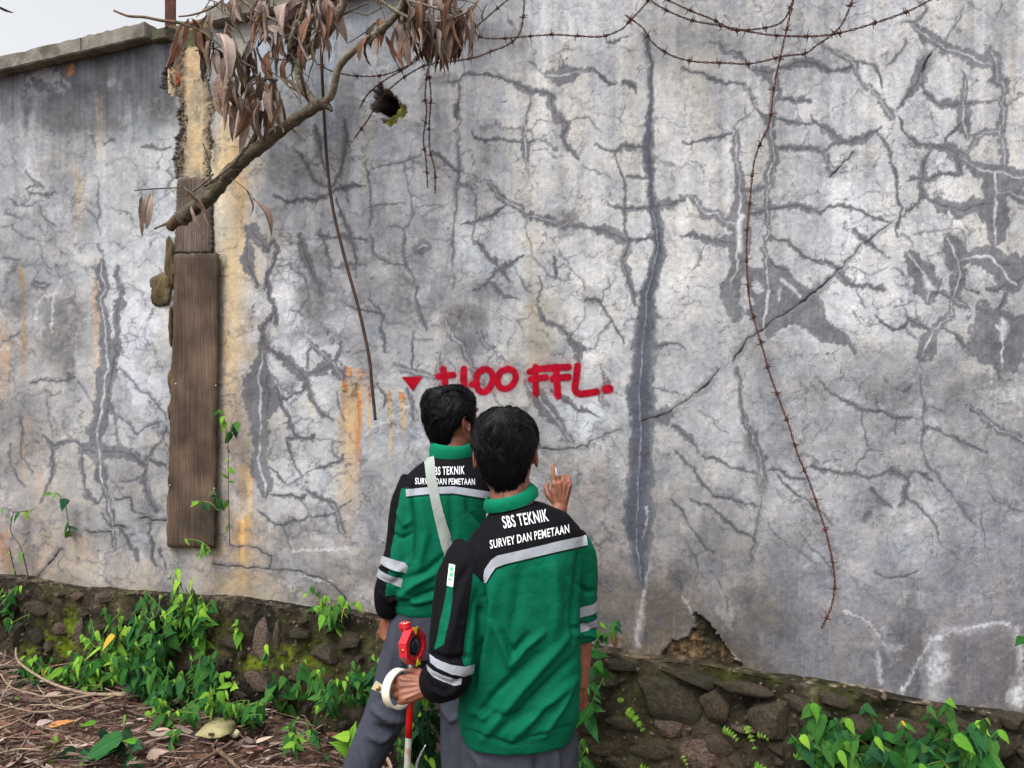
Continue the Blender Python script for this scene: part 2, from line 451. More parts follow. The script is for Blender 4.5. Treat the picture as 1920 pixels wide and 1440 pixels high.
CRACKS = parse("""
D 6 840,153 863,150 885,140 910,138 935,145 960,155,9 985,163,11 1005,172,12 1025,175,12 1040,185,14
D 12 1030,178 1034,195,16 1042,210,16 1055,225,16 1063,232,12 1058,250,9 1056,262,8 1065,280,8 1075,290,6 1085,300,4
C 4 1066,228 1080,223 1110,229 1118,238 1128,247
C 4 995,170 996,185 990,208 984,225
W 7 984,225 984,250 985,270,16 986,290,14 988,305,6 990,330,3 993,360,2
D 5 883,245 892,260 930,260,7 960,265,7 975,268 1000,262
W 6 1000,262 1015,262 1030,270 1042,278
W 20 1022,140,8 1045,142,26 1065,140,30 1085,136,12 1112,132,4
D 7 1117,132 1130,145 1138,155 1152,157
D 8 1166,152 1180,158 1192,165 1195,176
C 3 990,115 1005,122 1010,132 1025,143
C 3 1055,97 1065,92 1075,97
C 3 1046,127 1048,112
D 5 1135,78 1160,76 1180,70
V 6 1207,65,5 1213,75,6 1220,110,7 1221,150,8 1222,200,9 1218,240,14 1217,280,19 1218,320,15 1221,360,11 1225,395,14 1235,430,20 1237,465,20 1228,505,22 1217,550,24 1213,600,34 1208,650,37 1205,700,38 1200,735,44 1203,770,42 1205,820,32 1203,860,36 1200,900,48 1198,950,50 1197,1005,46 1200,1050,30 1205,1090,18
D 7 1118,272 1135,282 1155,284 1165,275,10 1190,277,10 1215,277,8
D 6 1150,285 1160,310 1170,340 1173,370 1172,395 1170,420 1176,440
D 11 1178,448 1172,480 1172,500 1178,530,12 1190,560,8 1198,580,4
D 9 1175,330 1195,333 1215,335
D 10 1138,378,4 1150,388,5 1170,392,10 1215,390,16 1235,388,20 1262,385,16 1285,375,8
C 2.5 1095,312 1120,325 1145,335
C 5 864,100 862,150 862,190 858,240 860,280,7 862,320,9 858,350,7 853,400 850,470 850,540
D 12 860,185,4 857,200,12 855,212,10 856,226,2
C 3 862,290 885,282
C 3 887,290 887,312
W 11 865,325,3 885,330,5 897,338,8 918,342,12 930,355,12 940,370,12 955,382,11 970,388,11 980,395,10 987,405,10
W 12 990,405 1010,408,14 1035,415,15 1055,422,18 1072,420,10
D 13 1075,422,10 1110,428,10 1130,430,14 1150,440,16 1170,450,16 1180,455,12
D 8 1180,450 1215,447 1228,443
C 5 865,347 880,350 890,365 893,385 892,410 886,445
D 8 886,445 895,455 910,475 930,490,12 940,505,10 950,520,5 955,530,3
D 6 866,420,3 900,413,8 925,402,8 950,385,5
D 8 915,530 940,505,10 960,490,10 982,478,3
D 6 887,545 905,537 915,530
D 8 920,530 935,548 950,558 975,563,3
C 3.5 965,500 975,520 985,540 1000,550
C 3 987,405 988,430 995,455 1000,480 1010,498 1025,510 1033,520 1060,525 1075,523
D 8 1010,520,3 1011,560,6 1015,585,10 1025,605,8 1045,610,9 1060,622,8 1068,630,9
D 15 1068,630,8 1078,645,12 1088,658,20 1085,680,12
C 2.5 1068,630 1085,612 1097,595 1095,575
C 4 1090,657 1115,655 1122,640 1125,625 1140,610 1150,605
D 6 1095,565 1115,560 1130,575,7 1140,590,6 1150,605 1165,630,4 1170,645,3
C 3 1130,560 1133,545 1145,537 1138,520
D 5 1041,480 1043,500 1043,520
C 3 1048,465 1065,490 1080,515 1098,545
C 2.5 1004,620 1020,620 1027,632 1042,640
D 8 1222,650 1240,648 1275,647,4 1285,655,3
W 16 825,662,6 820,690,14 818,725,14
W 6 836,600 836,650
W 12 842,615,5 848,635,8 865,645,8 872,665,12 885,690,14 897,708,12 910,722,9
C 4 925,740 940,765 950,785
W 8 890,610 905,640 925,660 945,680,4
W 26 985,715,10 1000,735,22 1020,760,28 1040,785,22 1055,805,14 1070,825,10 1079,842,6
D 9 1035,732,6 1060,752,14 1085,768,9 1120,782,3
K 2.5 1015,840 1075,840 1100,838 1130,820 1165,805
E 3.5 1008,845 1020,860 1035,875 1045,890
W 9 1125,680,3 1133,700,7 1136,720,10 1140,760,10
D 6 1280,128 1300,137,6 1320,138,7 1345,150,9 1360,155,8 1395,158,7
W 9 1398,160 1405,172 1413,185 1420,202,5
D 6 1420,205 1430,215 1440,222
W 9 1322,80,5 1350,82,5 1350,90,5 1358,97,7 1375,97,12 1390,108,12 1400,120,10 1415,128,9
D 18 1415,128,10 1425,133,18 1440,135,20 1452,134,18
W 15 1453,135 1452,160,17 1452,190,14 1448,215,14 1446,235,12 1448,260,14 1452,290,13 1447,310,16 1440,330,16 1445,350,12 1437,385,14 1438,420,12 1442,440,9 1435,455,9 1430,465,13 1438,480,11 1437,510,16 1440,540,16
D 11 1460,128 1480,125 1505,115,13 1530,118,12 1555,133,10 1580,130,8 1600,122,8
W 7 1520,62 1527,75 1545,85 1580,103 1595,112,10 1603,130,9 1612,150 1625,162,10 1645,180,7 1655,195,10 1665,210,14 1672,222,18
D 6 1600,115 1625,117 1640,125,10 1650,140,6 1655,165,4
D 9 1460,187,5 1480,185,9 1510,190,10 1522,190,3
D 10 1455,222,4 1480,226,10 1500,232,9 1512,235,4 1528,232,4
D 9 1520,215,3 1530,230,6 1540,238,9 1560,248,12 1575,263,20 1590,266,12 1600,268,10
D 5 1280,266 1320,262 1345,257,8 1360,255 1372,250
C 3.5 1375,238 1387,225 1395,220 1398,200
W 16 1376,240,6 1380,265,16 1381,290,13 1384,310,12 1388,335,15 1386,350,13 1388,380,18 1386,400,26 1387,420,34 1387,445,26 1383,470,30 1385,490,26 1375,520,18 1370,545,10
D 12 1388,356 1410,358 1435,352
D 9 1390,400 1415,398 1435,395 1470,390,8 1510,393,10 1545,397,7
D 7 1545,397 1553,388,4 1565,390,6 1580,385,10 1600,390,8 1625,402,5 1650,412,6 1665,417,4
D 12 1460,280 1490,277 1510,280,12 1545,285,7
W 9 1545,285 1550,303 1560,318,14 1580,320,10 1590,318,4
D 12 1545,285,7 1560,272,9 1580,268,12 1600,262,14 1625,255,14 1645,245,12 1650,240,10
W 11 1280,368 1300,370 1310,385 1320,400 1345,400,12 1352,412,22 1365,418,30 1385,420,34
D 12 1280,443,8 1300,440 1315,448 1335,453,16 1360,453,22 1375,455,22
C 4.5 1328,455 1315,475 1312,490 1303,505
C 3 1316,475 1305,467
K 5 1760,85,2 1750,97,2 1740,108,7 1733,128,9 1728,138,2
D 22 1735,110,10 1722,150,24 1710,168,14 1695,185,6 1680,205,8
K 4 1600,285,3 1580,305,5 1565,322,6 1555,332,2
K 3 1672,418,2 1640,440,3 1625,455 1600,478 1585,493 1568,510,4 1555,522,5 1535,540,9 1520,552,9 1505,565,6 1490,575,3 1470,590,4 1440,610,4 1420,625,3 1395,645,3 1385,660,5 1375,680,3
K 3 1350,690,2 1340,705,3 1325,720,6 1310,732,4 1295,745,3 1270,760,4 1250,775,5 1230,783,6 1205,790,6
D 32 1225,786,12 1243,780,32 1255,778,22
D 9 1600,425,6 1615,445,11 1630,455,8 1655,472,5 1668,482,3
D 11 1500,480,3 1530,487,8 1550,490,10 1570,505,12 1580,520,12 1595,535,10 1605,540,9 1640,543,8 1657,545,14
D 11 1440,485 1470,505 1485,520,12
D 5 1440,437,3 1465,450 1490,465,5 1510,480 1525,487
W 18 1710,45,5 1725,60,12 1745,75,20 1765,85,22 1790,95,18 1805,100,18 1825,108,18 1840,118,18 1862,120,20
W 24 1860,95,22 1868,115,26 1870,130,18 1868,150,24 1880,155,18 1885,170,14 1880,185,12 1875,195,10 1885,205,12 1883,220,13 1875,237,14 1873,250,10 1878,265,16 1884,290,18 1884,310,16
W 7 1893,198 1905,185 1920,175
W 18 1805,130,4 1812,145,8 1810,160,10 1808,180,18 1808,200,16 1805,225,22 1810,245,18 1815,262,10
D 12 1728,160,4 1735,175,6 1750,190,11 1765,198,14 1790,197,14 1805,195,14 1840,190,8 1855,192,7 1870,187,6
C 6 1690,42 1720,38 1730,30 1737,17 1730,8 1715,0
C 3.5 1696,72 1692,90 1685,100 1670,118 1660,123
C 3 1808,10 1803,30 1790,50 1778,70 1765,82
C 3 1815,5 1840,20
C 3 1880,5 1875,22 1868,35
C 3.5 1728,140 1731,158
D 5 1645,245 1660,265 1672,285 1670,300 1678,320,7 1682,340 1684,360 1687,380 1692,390 1688,405 1683,420,6 1685,445,4
D 11 1687,222,4 1690,240,4 1702,258,5 1715,268,10 1730,272,11 1750,275,12 1770,278,14 1790,287,18 1810,290,14
D 7 1770,270 1772,257 1795,243 1803,232
W 13 1812,288 1822,275 1832,255 1848,248 1870,245
D 12 1795,290,16 1800,310,16 1803,325,12 1795,330,8 1770,325,6 1755,330,8 1740,340,8 1730,335,12 1700,340,2
D 9 1745,283,4 1733,305,8 1731,330,10 1725,345,12 1733,370,12 1722,382,6 1710,390,6 1690,408,5
D 16 1735,372,10 1755,378,12 1775,387,18 1795,392,24 1810,395,26 1835,385,22 1865,380,24
W 26 1803,298,16 1830,312,26 1850,320,26 1870,322,24 1890,327,30 1910,335,30 1930,330,24
W 36 1865,325,34 1866,350,40 1866,375,44 1866,400,40 1864,420,30 1868,445,24 1866,460,18
W 16 1868,362 1895,360 1925,376
C 4 1690,437 1705,447 1710,460
C 3 1715,440 1750,435 1780,430 1785,410 1800,405
C 4 1788,427 1805,435 1812,450
W 32 1703,475,16 1715,490,28 1728,508,32 1738,530,38 1742,548,34 1738,566,16
D 16 1740,545,20 1770,548,16
W 15 1770,548 1785,558,14 1805,570,14 1818,582,8
W 20 1775,445,12 1785,462,34 1792,480,34 1798,500,22 1800,520,20 1795,538,22 1790,555,14 1783,565,11 1785,590,12 1775,598,9
W 13 1783,597,10 1765,605,14 1748,618,16 1742,640,24 1732,660,24 1728,672,18
W 26 1800,490,26 1825,482,26 1850,480,30 1862,485,32 1875,500,34 1885,515,34 1905,535,26
D 30 1862,482 1890,497,34 1925,492,30
D 30 1905,530 1925,515
D 8 1883,535 1870,545 1850,545
D 5 1810,540 1835,550
W 80 1868,610,66 1885,620,86 1880,640,76 1878,660,50 1880,690,24
D 12 1885,550 1880,565 1870,582,16
D 8 1765,615 1785,625 1800,640,12 1812,652
C 4.5 1600,585 1610,603 1625,610 1650,608
D 5 1642,590 1650,603 1665,615 1672,620 1695,615,7 1702,605
D 15 1702,600,8 1720,608,18 1740,618,14
C 4 1695,575 1700,590 1702,605
C 3.5 1675,575 1693,573 1705,567 1720,563
C 3 1720,567 1718,600
C 5 1700,620 1715,632 1725,645
C 3 1605,545 1615,565 1622,575
C 2.5 1610,505 1625,513 1650,507 1665,500
C 3 1672,503 1690,507 1715,512
C 3 1682,532 1700,535 1715,538
C 4.5 1225,728 1245,732 1270,735 1288,742
D 9 1260,800 1285,815 1300,830 1310,848
D 6 1315,855 1325,858 1345,862 1363,870 1390,880,7 1420,890
D 6 1265,845 1285,863 1303,878 1310,895 1325,915 1340,930 1365,933 1400,943 1420,950
D 5 1258,935 1270,950 1280,960 1290,985 1310,1010 1340,1035
D 6 1295,935 1320,945 1340,955 1360,975 1390,1000 1420,1020
D 10 1383,690 1385,730 1390,760 1395,790
W 17 1395,785 1412,815 1420,840 1425,870 1430,895
C 5 1428,930 1420,970 1415,1000 1405,1060
D 6 1440,882 1470,888 1510,900
D 6 1460,892 1480,915 1505,935 1535,955 1560,985
C 3 1308,770 1330,782 1340,795 1365,812
C 4 1527,710 1545,725 1562,740
D 7 1562,740,4 1590,753,9 1610,768,8 1640,772,5 1650,770 1675,782 1695,783 1720,790,3
C 3.5 1644,740 1645,765
C 3.5 1615,772 1617,800 1623,810 1625,835 1635,845 1655,845
C 3.5 1633,845 1612,860 1605,870 1603,885
C 3.5 1679,785 1679,815
D 7 1520,872 1545,880 1570,885 1600,888 1625,895 1650,890 1665,882,10 1685,885,14 1700,897,10 1712,882 1735,890 1750,903,4
D 9 1700,897 1697,920 1695,940 1688,948
D 12 1635,915 1650,935 1660,945 1672,952
D 14 1620,975 1630,962
D 6 1700,935 1720,950 1740,970 1760,1000
C 5 1725,705 1728,735 1735,755 1735,770 1728,783 1728,830 1735,860 1748,880 1765,905 1785,930 1810,960 1830,985
C 4 1740,760 1768,770
D 8 1735,800,4 1760,807 1790,820,10 1810,833,9 1825,837 1850,848,3
C 4 1655,708 1680,730 1695,735 1708,725
W 13 1815,760,5 1840,780 1860,797 1890,810,14 1925,828,14
E 5 1880,735 1883,748 1898,748 1912,752
D 26 1870,680,10 1875,710,14
E 6 1583,1145 1605,1155 1625,1165 1640,1180,9 1650,1195,11 1662,1212,14
E 12 1648,1222,8 1650,1250,14 1652,1282,16
E 7 1692,1294,14 1705,1275 1715,1255 1730,1225 1745,1205,12
E 44 1752,1205,34 1752,1230,40 1752,1265,44 1752,1310,36
E 8 1750,1198,16 1785,1186 1830,1176 1868,1168,9 1890,1170,10
E 20 1905,1180,8 1912,1230,16 1914,1270,14 1910,1320,26
E 12 1206,1120,4 1203,1150,9 1198,1180,13 1195,1212,10
E 7 1215,1060,3 1213,1085,5 1208,1115,4
E 7 1280,1118,4 1295,1140,9 1303,1150,7
E 5 1312,1152,4 1330,1172,7 1350,1200,6 1385,1240,9
E 4 1210,950 1213,980 1205,1010
W 8 1115,1075 1130,1092 1145,1105,10
C 4 1285,1010 1300,1040 1310,1065
D 16 1262,1080,6 1278,1102,16
C 4 1440,980 1460,1010 1490,1030 1530,1055
C 4 1330,1070 1350,1100 1365,1150
C 4 1500,1000 1520,1030 1545,1050 1560,1080
D 4 1640,1070 1670,1085 1700,1080 1720,1070
C 4 1750,990 1780,1030 1800,1050 1830,1060
C 4 1860,930 1890,950 1920,960
C 4 1840,960 1845,1000 1850,1030
D 7 590,235,4 597,262,12 600,285,4 607,310,3 612,332,3
D 9 645,225 650,265 645,290,7 640,320,6 630,338,7 622,352,6
D 8 620,364 605,368 595,375 570,373 545,378 525,370 512,365
D 8 625,362 645,350 665,345 685,347,3
D 8 630,370 640,395 647,425 655,450 665,470 668,490 668,522,4
D 7 585,342 600,345 615,352
D 7 550,275,3 565,290 573,305 580,320,9 587,340
C 4 655,352 655,380
C 5 688,300 692,340 695,400 690,428
D 6 695,440 698,465 705,480 720,490,9 745,495 765,498
C 5 700,318 730,310 760,303 790,290
C 4 760,305 765,340 772,365 775,400 768,420 757,430 728,425
D 7 757,430 757,470 760,500 775,530
D 10 810,285,4 835,305 855,320 862,345
C 4 690,388 720,385 760,380
C 4 780,388 810,385 830,386
D 8 600,440 620,447 640,440 655,448 690,448,3
D 7 600,430 608,450 612,475 620,490 620,520
D 8 625,500 650,498 685,498
W 26 782,466 800,462
D 7 505,460 515,450 520,475 510,495 500,515 498,540
D 22 470,432,30 488,450,22 505,470,14
D 14 465,440 462,480,18 472,510,14 482,535
D 14 560,440 566,462 578,490 592,522 600,550
C 4 520,500 545,495 570,520 578,560 565,580
C 4 545,580 560,585 572,600
D 10 500,530 505,560 515,580 518,605
D 7 515,585 500,605 490,620
D 18 490,618 495,642 505,655
D 16 508,655 530,672,18 550,685 565,700,16 575,715,12 580,735,8 583,745
D 8 580,745 595,765 610,780 625,788,4
W 34 492,655,14 488,690,30 486,720,42 488,770,42 486,830,30 488,880,34 496,930,14
D 18 500,705 506,740 502,778
W 10 578,640,4 590,650 605,660 615,675 630,690,16 640,708,12
D 14 640,640,6 635,665 628,680
D 20 580,700 600,695 618,685
D 7 575,690 580,665 582,650
C 5 660,665 685,655
D 8 515,725 525,750 535,775 545,800 552,815 570,822 585,822 590,815
D 7 530,750 555,738 575,725
C 3.5 585,820 620,825 645,832
C 3 550,795 580,785
C 5 632,735 640,770 645,790
W 15 735,680,6 750,690 770,695 790,700 815,708
D 5 775,620 775,650 772,690
C 4.5 776,635 810,637
D 5 708,720 720,740 718,765
D 10 765,730 773,755 775,785
E 5 685,815 700,800 712,797 728,788
E 4 735,785 750,775 770,762
D 5 690,560 710,580 715,610 720,640 720,660
D 5 640,560 665,580 690,585 720,595
D 7 780,540 785,575 792,600 800,620
D 7 550,820 537,820 540,840 550,865 565,890
D 9 575,918 590,925,12 605,935,9 625,945
W 12 622,945 632,960,15 638,985,12 645,1000
D 5 575,890 600,875 620,868 640,862 645,850
C 5 622,830 630,855 640,862
D 7 510,928 540,930 560,933 575,928
C 4 565,935 575,955 590,985
D 5 485,960 510,980 530,985 550,975 580,970 620,965 640,950 660,940
C 4 530,985 540,1005 545,1030
C 4 540,910 555,900 570,890
D 6 505,875 520,885 535,905
E 5 550,1037 575,1032 600,1030 625,1031 650,1026
K 3 430,1022 455,1025 480,1028 490,1038 508,1043
K 3.5 508,1043 505,1065
K 3.5 400,1058 425,1062 455,1062 470,1065 503,1067 520,1068 555,1072 580,1080 605,1087 620,1095 640,1112 652,1130
E 5 560,1078 590,1086 620,1092
W 22 185,460,10 190,490,10 190,520,18 188,560,12 195,600,14 200,650,20 200,700,20 195,740,22 190,770,26 185,800,28 182,820,26
W 16 182,815,24 187,850,28 187,870,16 190,900,13 197,915,11 205,940,9 210,970,9 212,1000,9 213,1030,6
D 14 222,500 225,540 220,580,16 222,620 218,660 210,700 203,740
D 22 155,845 175,847,26 200,847,26 225,845,20 245,850,16 258,862,12 268,870,10
C 5 268,870 280,855 285,845 300,830 312,800
D 12 270,872 268,900 275,925 285,945,14 292,958,6
D 9 280,862 295,868 310,875
C 5 222,780 240,795 252,812 275,800 300,790
C 5 200,745 213,775 218,810 222,838
D 8 80,815 98,835,12 120,828 145,830 155,838
D 6 98,840 100,870 95,900 85,925 75,940
D 10 155,850 155,880 158,905 165,930,16 180,945,9
D 7 180,945 195,925
D 7 190,960 212,992
C 5 35,780 40,800 38,835 50,870 62,885
C 5 20,830 20,860 30,890 45,910
C 5 215,905 235,905 262,893
D 6 215,935 245,933 250,955 270,965
K 4 160,993 185,998 207,997
K 4 213,986 222,985 235,990
K 4 262,972 272,970 285,976 310,977,6
K 5 70,1085 90,1060 105,1040 118,1030
D 12 225,990 240,1015 258,1052
D 7 280,980 283,1010 285,1040 293,1062
D 9 298,1030 312,1065
C 4 5,485 25,485 40,487
C 4 75,460 80,490 97,507
C 4 5,550 10,525 12,510
E 4 115,525 105,545 98,560 97,600 98,622
E 5 67,600 67,575 80,560 100,555
W 20 66,533 85,536
D 7 60,718 85,712
D 8 90,715 115,715 140,708
C 5 145,715 160,735 180,765
C 5 5,640 20,632 38,622
C 4 85,730 92,770 98,810
C 3.5 120,790 127,815 135,828
C 4 222,690 240,705 262,735 290,750 312,785
D 6 50,355 65,345 80,350
C 5 50,320 70,340 80,357
C 4 15,370 30,385 55,385 70,380
D 6 55,363 80,365 103,362
C 4 5,425 25,420 45,445 70,450
C 4 90,420 100,430 105,440
C 4 75,385 85,410 105,425
C 4 160,390 170,400 178,408
C 4 10,395 20,403 38,408
C 5 180,330 183,360 186,400 188,440
D 6 268,277 290,274 320,275
D 8 195,270 215,262
C 4 170,255 178,275
""")
_rc = random.Random(31)
def kink(pts):
    """breaks a traced line into small angular steps"""
    for lev in range(2):
        out = [pts[0]]
        for a, b in zip(pts[:-1], pts[1:]):
            l = math.hypot(b[0] - a[0], b[1] - a[1])
            if l > 9:
                k = l * 0.13
                nx, ny = -(b[1] - a[1]) / l, (b[0] - a[0]) / l
                j = _rc.gauss(0, k * 0.6)
                f = _rc.uniform(0.35, 0.65)
                out.append((a[0] + (b[0] - a[0]) * f + nx * j, a[1] + (b[1] - a[1]) * f + ny * j, (a[2] + b[2]) / 2 * _rc.uniform(0.65, 1.35)))
            out.append(b)
        pts = out
    return pts
def twigs(pts, n):
    """side cracks that run off a main crack"""
    res = []
    for _ in range(n):
        i = _rc.randrange(len(pts) - 1)
        x, y, w = pts[i]
        a = math.atan2(pts[i + 1][1] - y, pts[i + 1][0] - x) + _rc.choice((-1, 1)) * _rc.uniform(0.7, 1.7)
        L_ = _rc.uniform(8, 38); st = 5
        p = [(x, y, 2.6)]
        for k in range(int(L_ / st)):
            a += _rc.gauss(0, 0.35)
            x += math.cos(a) * st; y += math.sin(a) * st
            p.append((x, y, max(2.4 - 2.0 * k * st / L_, 0.8)))
        if len(p) > 1: res.append(p)
    return res
_raw = CRACKS
CRACKS = []
for kind, w, pts in _raw:
    if kind in 'DWCK':
        for t in twigs(pts, max(1, int(len(pts) * (0.55 if kind != 'C' else 0.3)))):
            CRACKS.append(('c', 2, t))
        if kind in 'DWC':
            pts = [(x, y, q * (0.7 if i in (0, len(pts) - 1) else 1)) for i, (x, y, q) in enumerate(pts)]
        pts = kink(pts)
    CRACKS.append((kind, w, pts))
damp = np.zeros((CH, CW), np.float32)
core = np.zeros((CH, CW), np.float32)
effl = np.zeros((CH, CW), np.float32)
gap = np.zeros((CH, CW), np.float32)
deep = np.zeros((CH, CW), np.float32)
for kind, w, pts in CRACKS:
    if kind == 'D':
        stroke(damp, [(x, y, q * 1.12) for x, y, q in pts], 2.0, True)
        stroke(core, [(x, y, 2.0) for x, y, _ in pts], 1.3, False, 1.6, 0.9)
    elif kind == 'W':
        stroke(damp, [(x, y, q * 1.15) for x, y, q in pts], 2.0, True)
        stroke(effl, [(x, y, min(0.5 + 0.075 * q, 3.6)) for x, y, q in pts], 1.9, False, 2.2, 0.9)
    elif kind == 'V':
        stroke(damp, [(x, y, q * 1.2) for x, y, q in pts], 5.0, True, 0.5)
        stroke(deep, [(x - 2, y, q * 0.85) for x, y, q in pts], 9.0, True, 0.6)
        stroke(effl, [(x - 3, y, 1.3) for x, y, q in pts if y > 380], 1.6, False, 1.5, 0.6)
        stroke(core, [(x, y, 2.4) for x, y, q in pts], 1.6, False, 0.8, 0.9)
    elif kind == 'C':
        stroke(damp, [(x, y, q * 1.25) for x, y, q in pts], 2.5, True, 1.2, 0.6)
        stroke(core, [(x, y, max(q * 0.42, 1.2)) for x, y, q in pts], 1.5, False, 1.0, 0.8)
    elif kind == 'c':
        stroke(core, [(x, y, q * 0.7) for x, y, q in pts], 1.4, False, 0.8, 0.5)
    elif kind == 'K':
        stroke(damp, [(x, y, q * 2.6 + 3) for x, y, q in pts], 6.0, True, 0.9, 0.6)
        stroke(gap, [(x, y, q * 0.44) for x, y, q in pts], 1.5, False, 1.5)
    elif kind == 'E':
        stroke(effl, [(x, y, q * 0.5) for x, y, q in pts], max(5.0, w * 0.9), True, 1.8, 1.0)

# the large damp patch right of the middle, with dry islands
def blot(mask, pts, val=1.0, soft=2.0, ragged=True, erase=False):
    sl, m = poly_mask(pts, soft, ragged)
    if erase:
        mask[sl] *= (1 - m * val)
    else:
        mask[sl] = np.maximum(mask[sl], m * val)
blot(damp, [(1372, 488), (1400, 497), (1432, 505), (1450, 500), (1478, 512), (1500, 530), (1522, 545), (1545, 565), (1548, 595), (1566, 612), (1598, 640), (1606, 668), (1590, 652), (1560, 645), (1535, 640), (1520, 622), (1490, 607), (1468, 615), (1440, 640), (1428, 618), (1408, 598), (1392, 580), (1388, 608), (1372, 602), (1352, 560), (1345, 535), (1362, 520)])
blot(damp, [(1390, 522), (1402, 520), (1400, 545), (1416, 568), (1400, 585), (1388, 572)], 1.0, 2.0, True, True)
blot(damp, [(1408, 528), (1420, 522), (1430, 545), (1422, 552), (1408, 545)], 1.0, 2.0, True, True)
blot(damp, [(1455, 540), (1462, 538), (1468, 558), (1462, 564)], 1.0, 2.0, True, True)
stroke(effl, [(1465, 525, 5), (1485, 540, 8), (1500, 556, 5)], 4, False)
stroke(effl, [(1440, 545, 4), (1438, 580, 6), (1432, 600, 3), (1434, 620, 2)], 3, False)
stroke(effl, [(1878, 600, 6), (1884, 615, 16), (1880, 635, 8)], 8, False)
stroke(effl, [(1735, 520, 6), (1742, 538, 16), (1752, 542, 6)], 8, False)
stroke(effl, [(1392, 405, 8), (1386, 420, 8), (1387, 470, 8)], 6, False)
# the light, smoother patch at right that the graffiti crew's heads half hide
lite = np.zeros((CH, CW), np.float32)
blot(lite, [(1022, 742), (1060, 735), (1122, 735), (1128, 775), (1110, 810), (1095, 832), (1070, 808), (1045, 782)], 0.8, 6)

# ------------------------------------------------------------------ base colours of the render, control points in sRGB
CP = """60,300,150,150,155 60,450,152,152,158 60,700,162,155,153 60,900,158,147,142 60,1050,163,144,130 200,350,163,163,168
260,550,172,174,182 260,750,165,166,172 260,1000,158,156,158 250,1080,168,154,140 130,620,138,135,138 150,180,98,98,103 280,150,102,105,112
290,320,165,170,175 290,450,170,173,180 440,300,188,165,128 440,500,188,172,142 440,650,178,164,146 440,800,162,148,134 440,1000,158,144,130 450,1100,162,143,120
540,350,158,163,173 540,550,180,182,190 560,700,175,177,183 560,900,163,165,170 560,1050,138,136,138 600,1110,128,120,116 620,120,140,150,165
700,120,148,149,155 700,300,160,162,168 700,500,138,138,144 760,450,134,134,141 720,620,138,138,144 720,780,160,165,172 720,950,150,148,152
680,1100,143,134,131 800,250,158,161,170 860,600,140,138,138 950,300,172,170,170 1000,200,175,172,170 930,480,170,172,178 1080,500,178,176,176
1080,250,180,176,172 1100,620,180,178,176 950,620,175,178,184 1000,650,176,170,160 1080,770,168,173,179 1100,900,158,152,150 1130,1000,162,150,146
1150,1150,122,110,103 1300,200,178,176,176 1300,550,182,180,180 1400,300,178,176,178 1550,150,180,178,182 1550,400,180,180,186 1700,300,178,178,182
1850,80,178,176,178 1900,400,184,180,174 1550,640,184,184,190 1620,560,182,182,186 1300,680,166,166,170 1300,850,150,148,150 1350,800,153,154,160
1500,780,146,146,152 1650,780,138,137,144 1500,950,156,156,162 1700,860,148,148,154 1850,850,143,143,148 1850,720,148,146,146 1700,1000,148,148,156
1850,1000,138,138,148 1500,1100,140,139,148 1700,1120,136,134,140 1850,1100,133,131,138 1500,1200,114,111,116 1700,1230,108,104,110 1850,1240,111,106,112
1400,1150,118,110,106 1250,1150,112,100,93 1250,1000,140,133,128 1300,1100,133,128,128 1150,1230,92,82,74 1350,1240,96,84,74 850,60,138,140,148 900,200,168,168,172
1050,30,165,165,168 500,1120,150,140,128 150,1070,165,150,135 350,1090,165,155,148 1900,1300,105,98,100 520,130,150,158,170 520,250,155,163,175"""
_cp = np.array([[float(q) for q in s.split(',')] for s in CP.split()])
_h4, _w4 = CH // 8 + 1, CW // 8 + 1
_gy, _gx = np.mgrid[0:_h4, 0:_w4] * 8.0
_gx = _gx + CX0; _gy = _gy + CY0
_num = np.zeros((_h4, _w4, 3)); _den = np.zeros((_h4, _w4))
for x, y, r, g, b in _cp:
    wt = 1.0 / (((_gx - x) ** 2 + (_gy - y) ** 2) / 900.0 + 1.0) ** 1.7
    _num += wt[..., None] * np.array([r, g, b]); _den += wt
_base8 = _num / _den[..., None]

def up8(a):
    y = np.arange(CH) / 8.0; x = np.arange(CW) / 8.0
    yi = np.minimum(y.astype(int), a.shape[0] - 2); xi = np.minimum(x.astype(int), a.shape[1] - 2)
    fy = (y - yi)[:, None, None]; fx = (x - xi)[None, :, None]
    return (a[yi][:, xi] * (1 - fx) + a[yi][:, xi + 1] * fx) * (1 - fy) + (a[yi + 1][:, xi] * (1 - fx) + a[yi + 1][:, xi + 1] * fx) * fy
RGB = up8(_base8).astype(np.float32)

n_big = fbm(CH, CW, 120, 120, rs, 6, 0.6) - 0.5
n_mid = fbm(CH, CW, 34, 30, rs, 5, 0.65) - 0.5
n_fine = fbm(CH, CW, 7, 6, rs, 3, 0.7) - 0.5
n_str = fbm(CH, CW, 420, 22, rs, 4, 0.65) - 0.5      # vertical run-off streaks
n_str2 = fbm(CH, CW, 300, 46, rs, 4, 0.6) - 0.5
n_fs = fbm(CH, CW, 70, 5, rs, 3, 0.7) - 0.5
upper = np.clip((760 - YY) / 500, 0.15, 1)
RGB *= 0.94
RGB *= (1 + 0.32 * n_big + 0.24 * n_mid + 0.18 * n_fine + 0.42 * n_str * upper + 0.05 * n_fs)[..., None]
warm = np.clip(n_str2 * 3.2, -1, 1) * upper
RGB += warm[..., None] * np.array([2.5, 0.8, -3.5])
_g = RGB.mean(-1, keepdims=True)
_ch = np.clip(0.45 + 0.55 * np.exp(-((XX - 440) / 70.0) ** 2) + 0.25 * np.clip((YY - 950) / 150, 0, 1), 0.4, 1)[..., None]
RGB[:] = _g + (RGB - _g) * _ch + np.array([-1.5, 0.2, 1.0])
RGB += (np.clip(n_mid * 3, -1, 1) * 4)[..., None] * np.array([1.0, 0.3, -1.0])

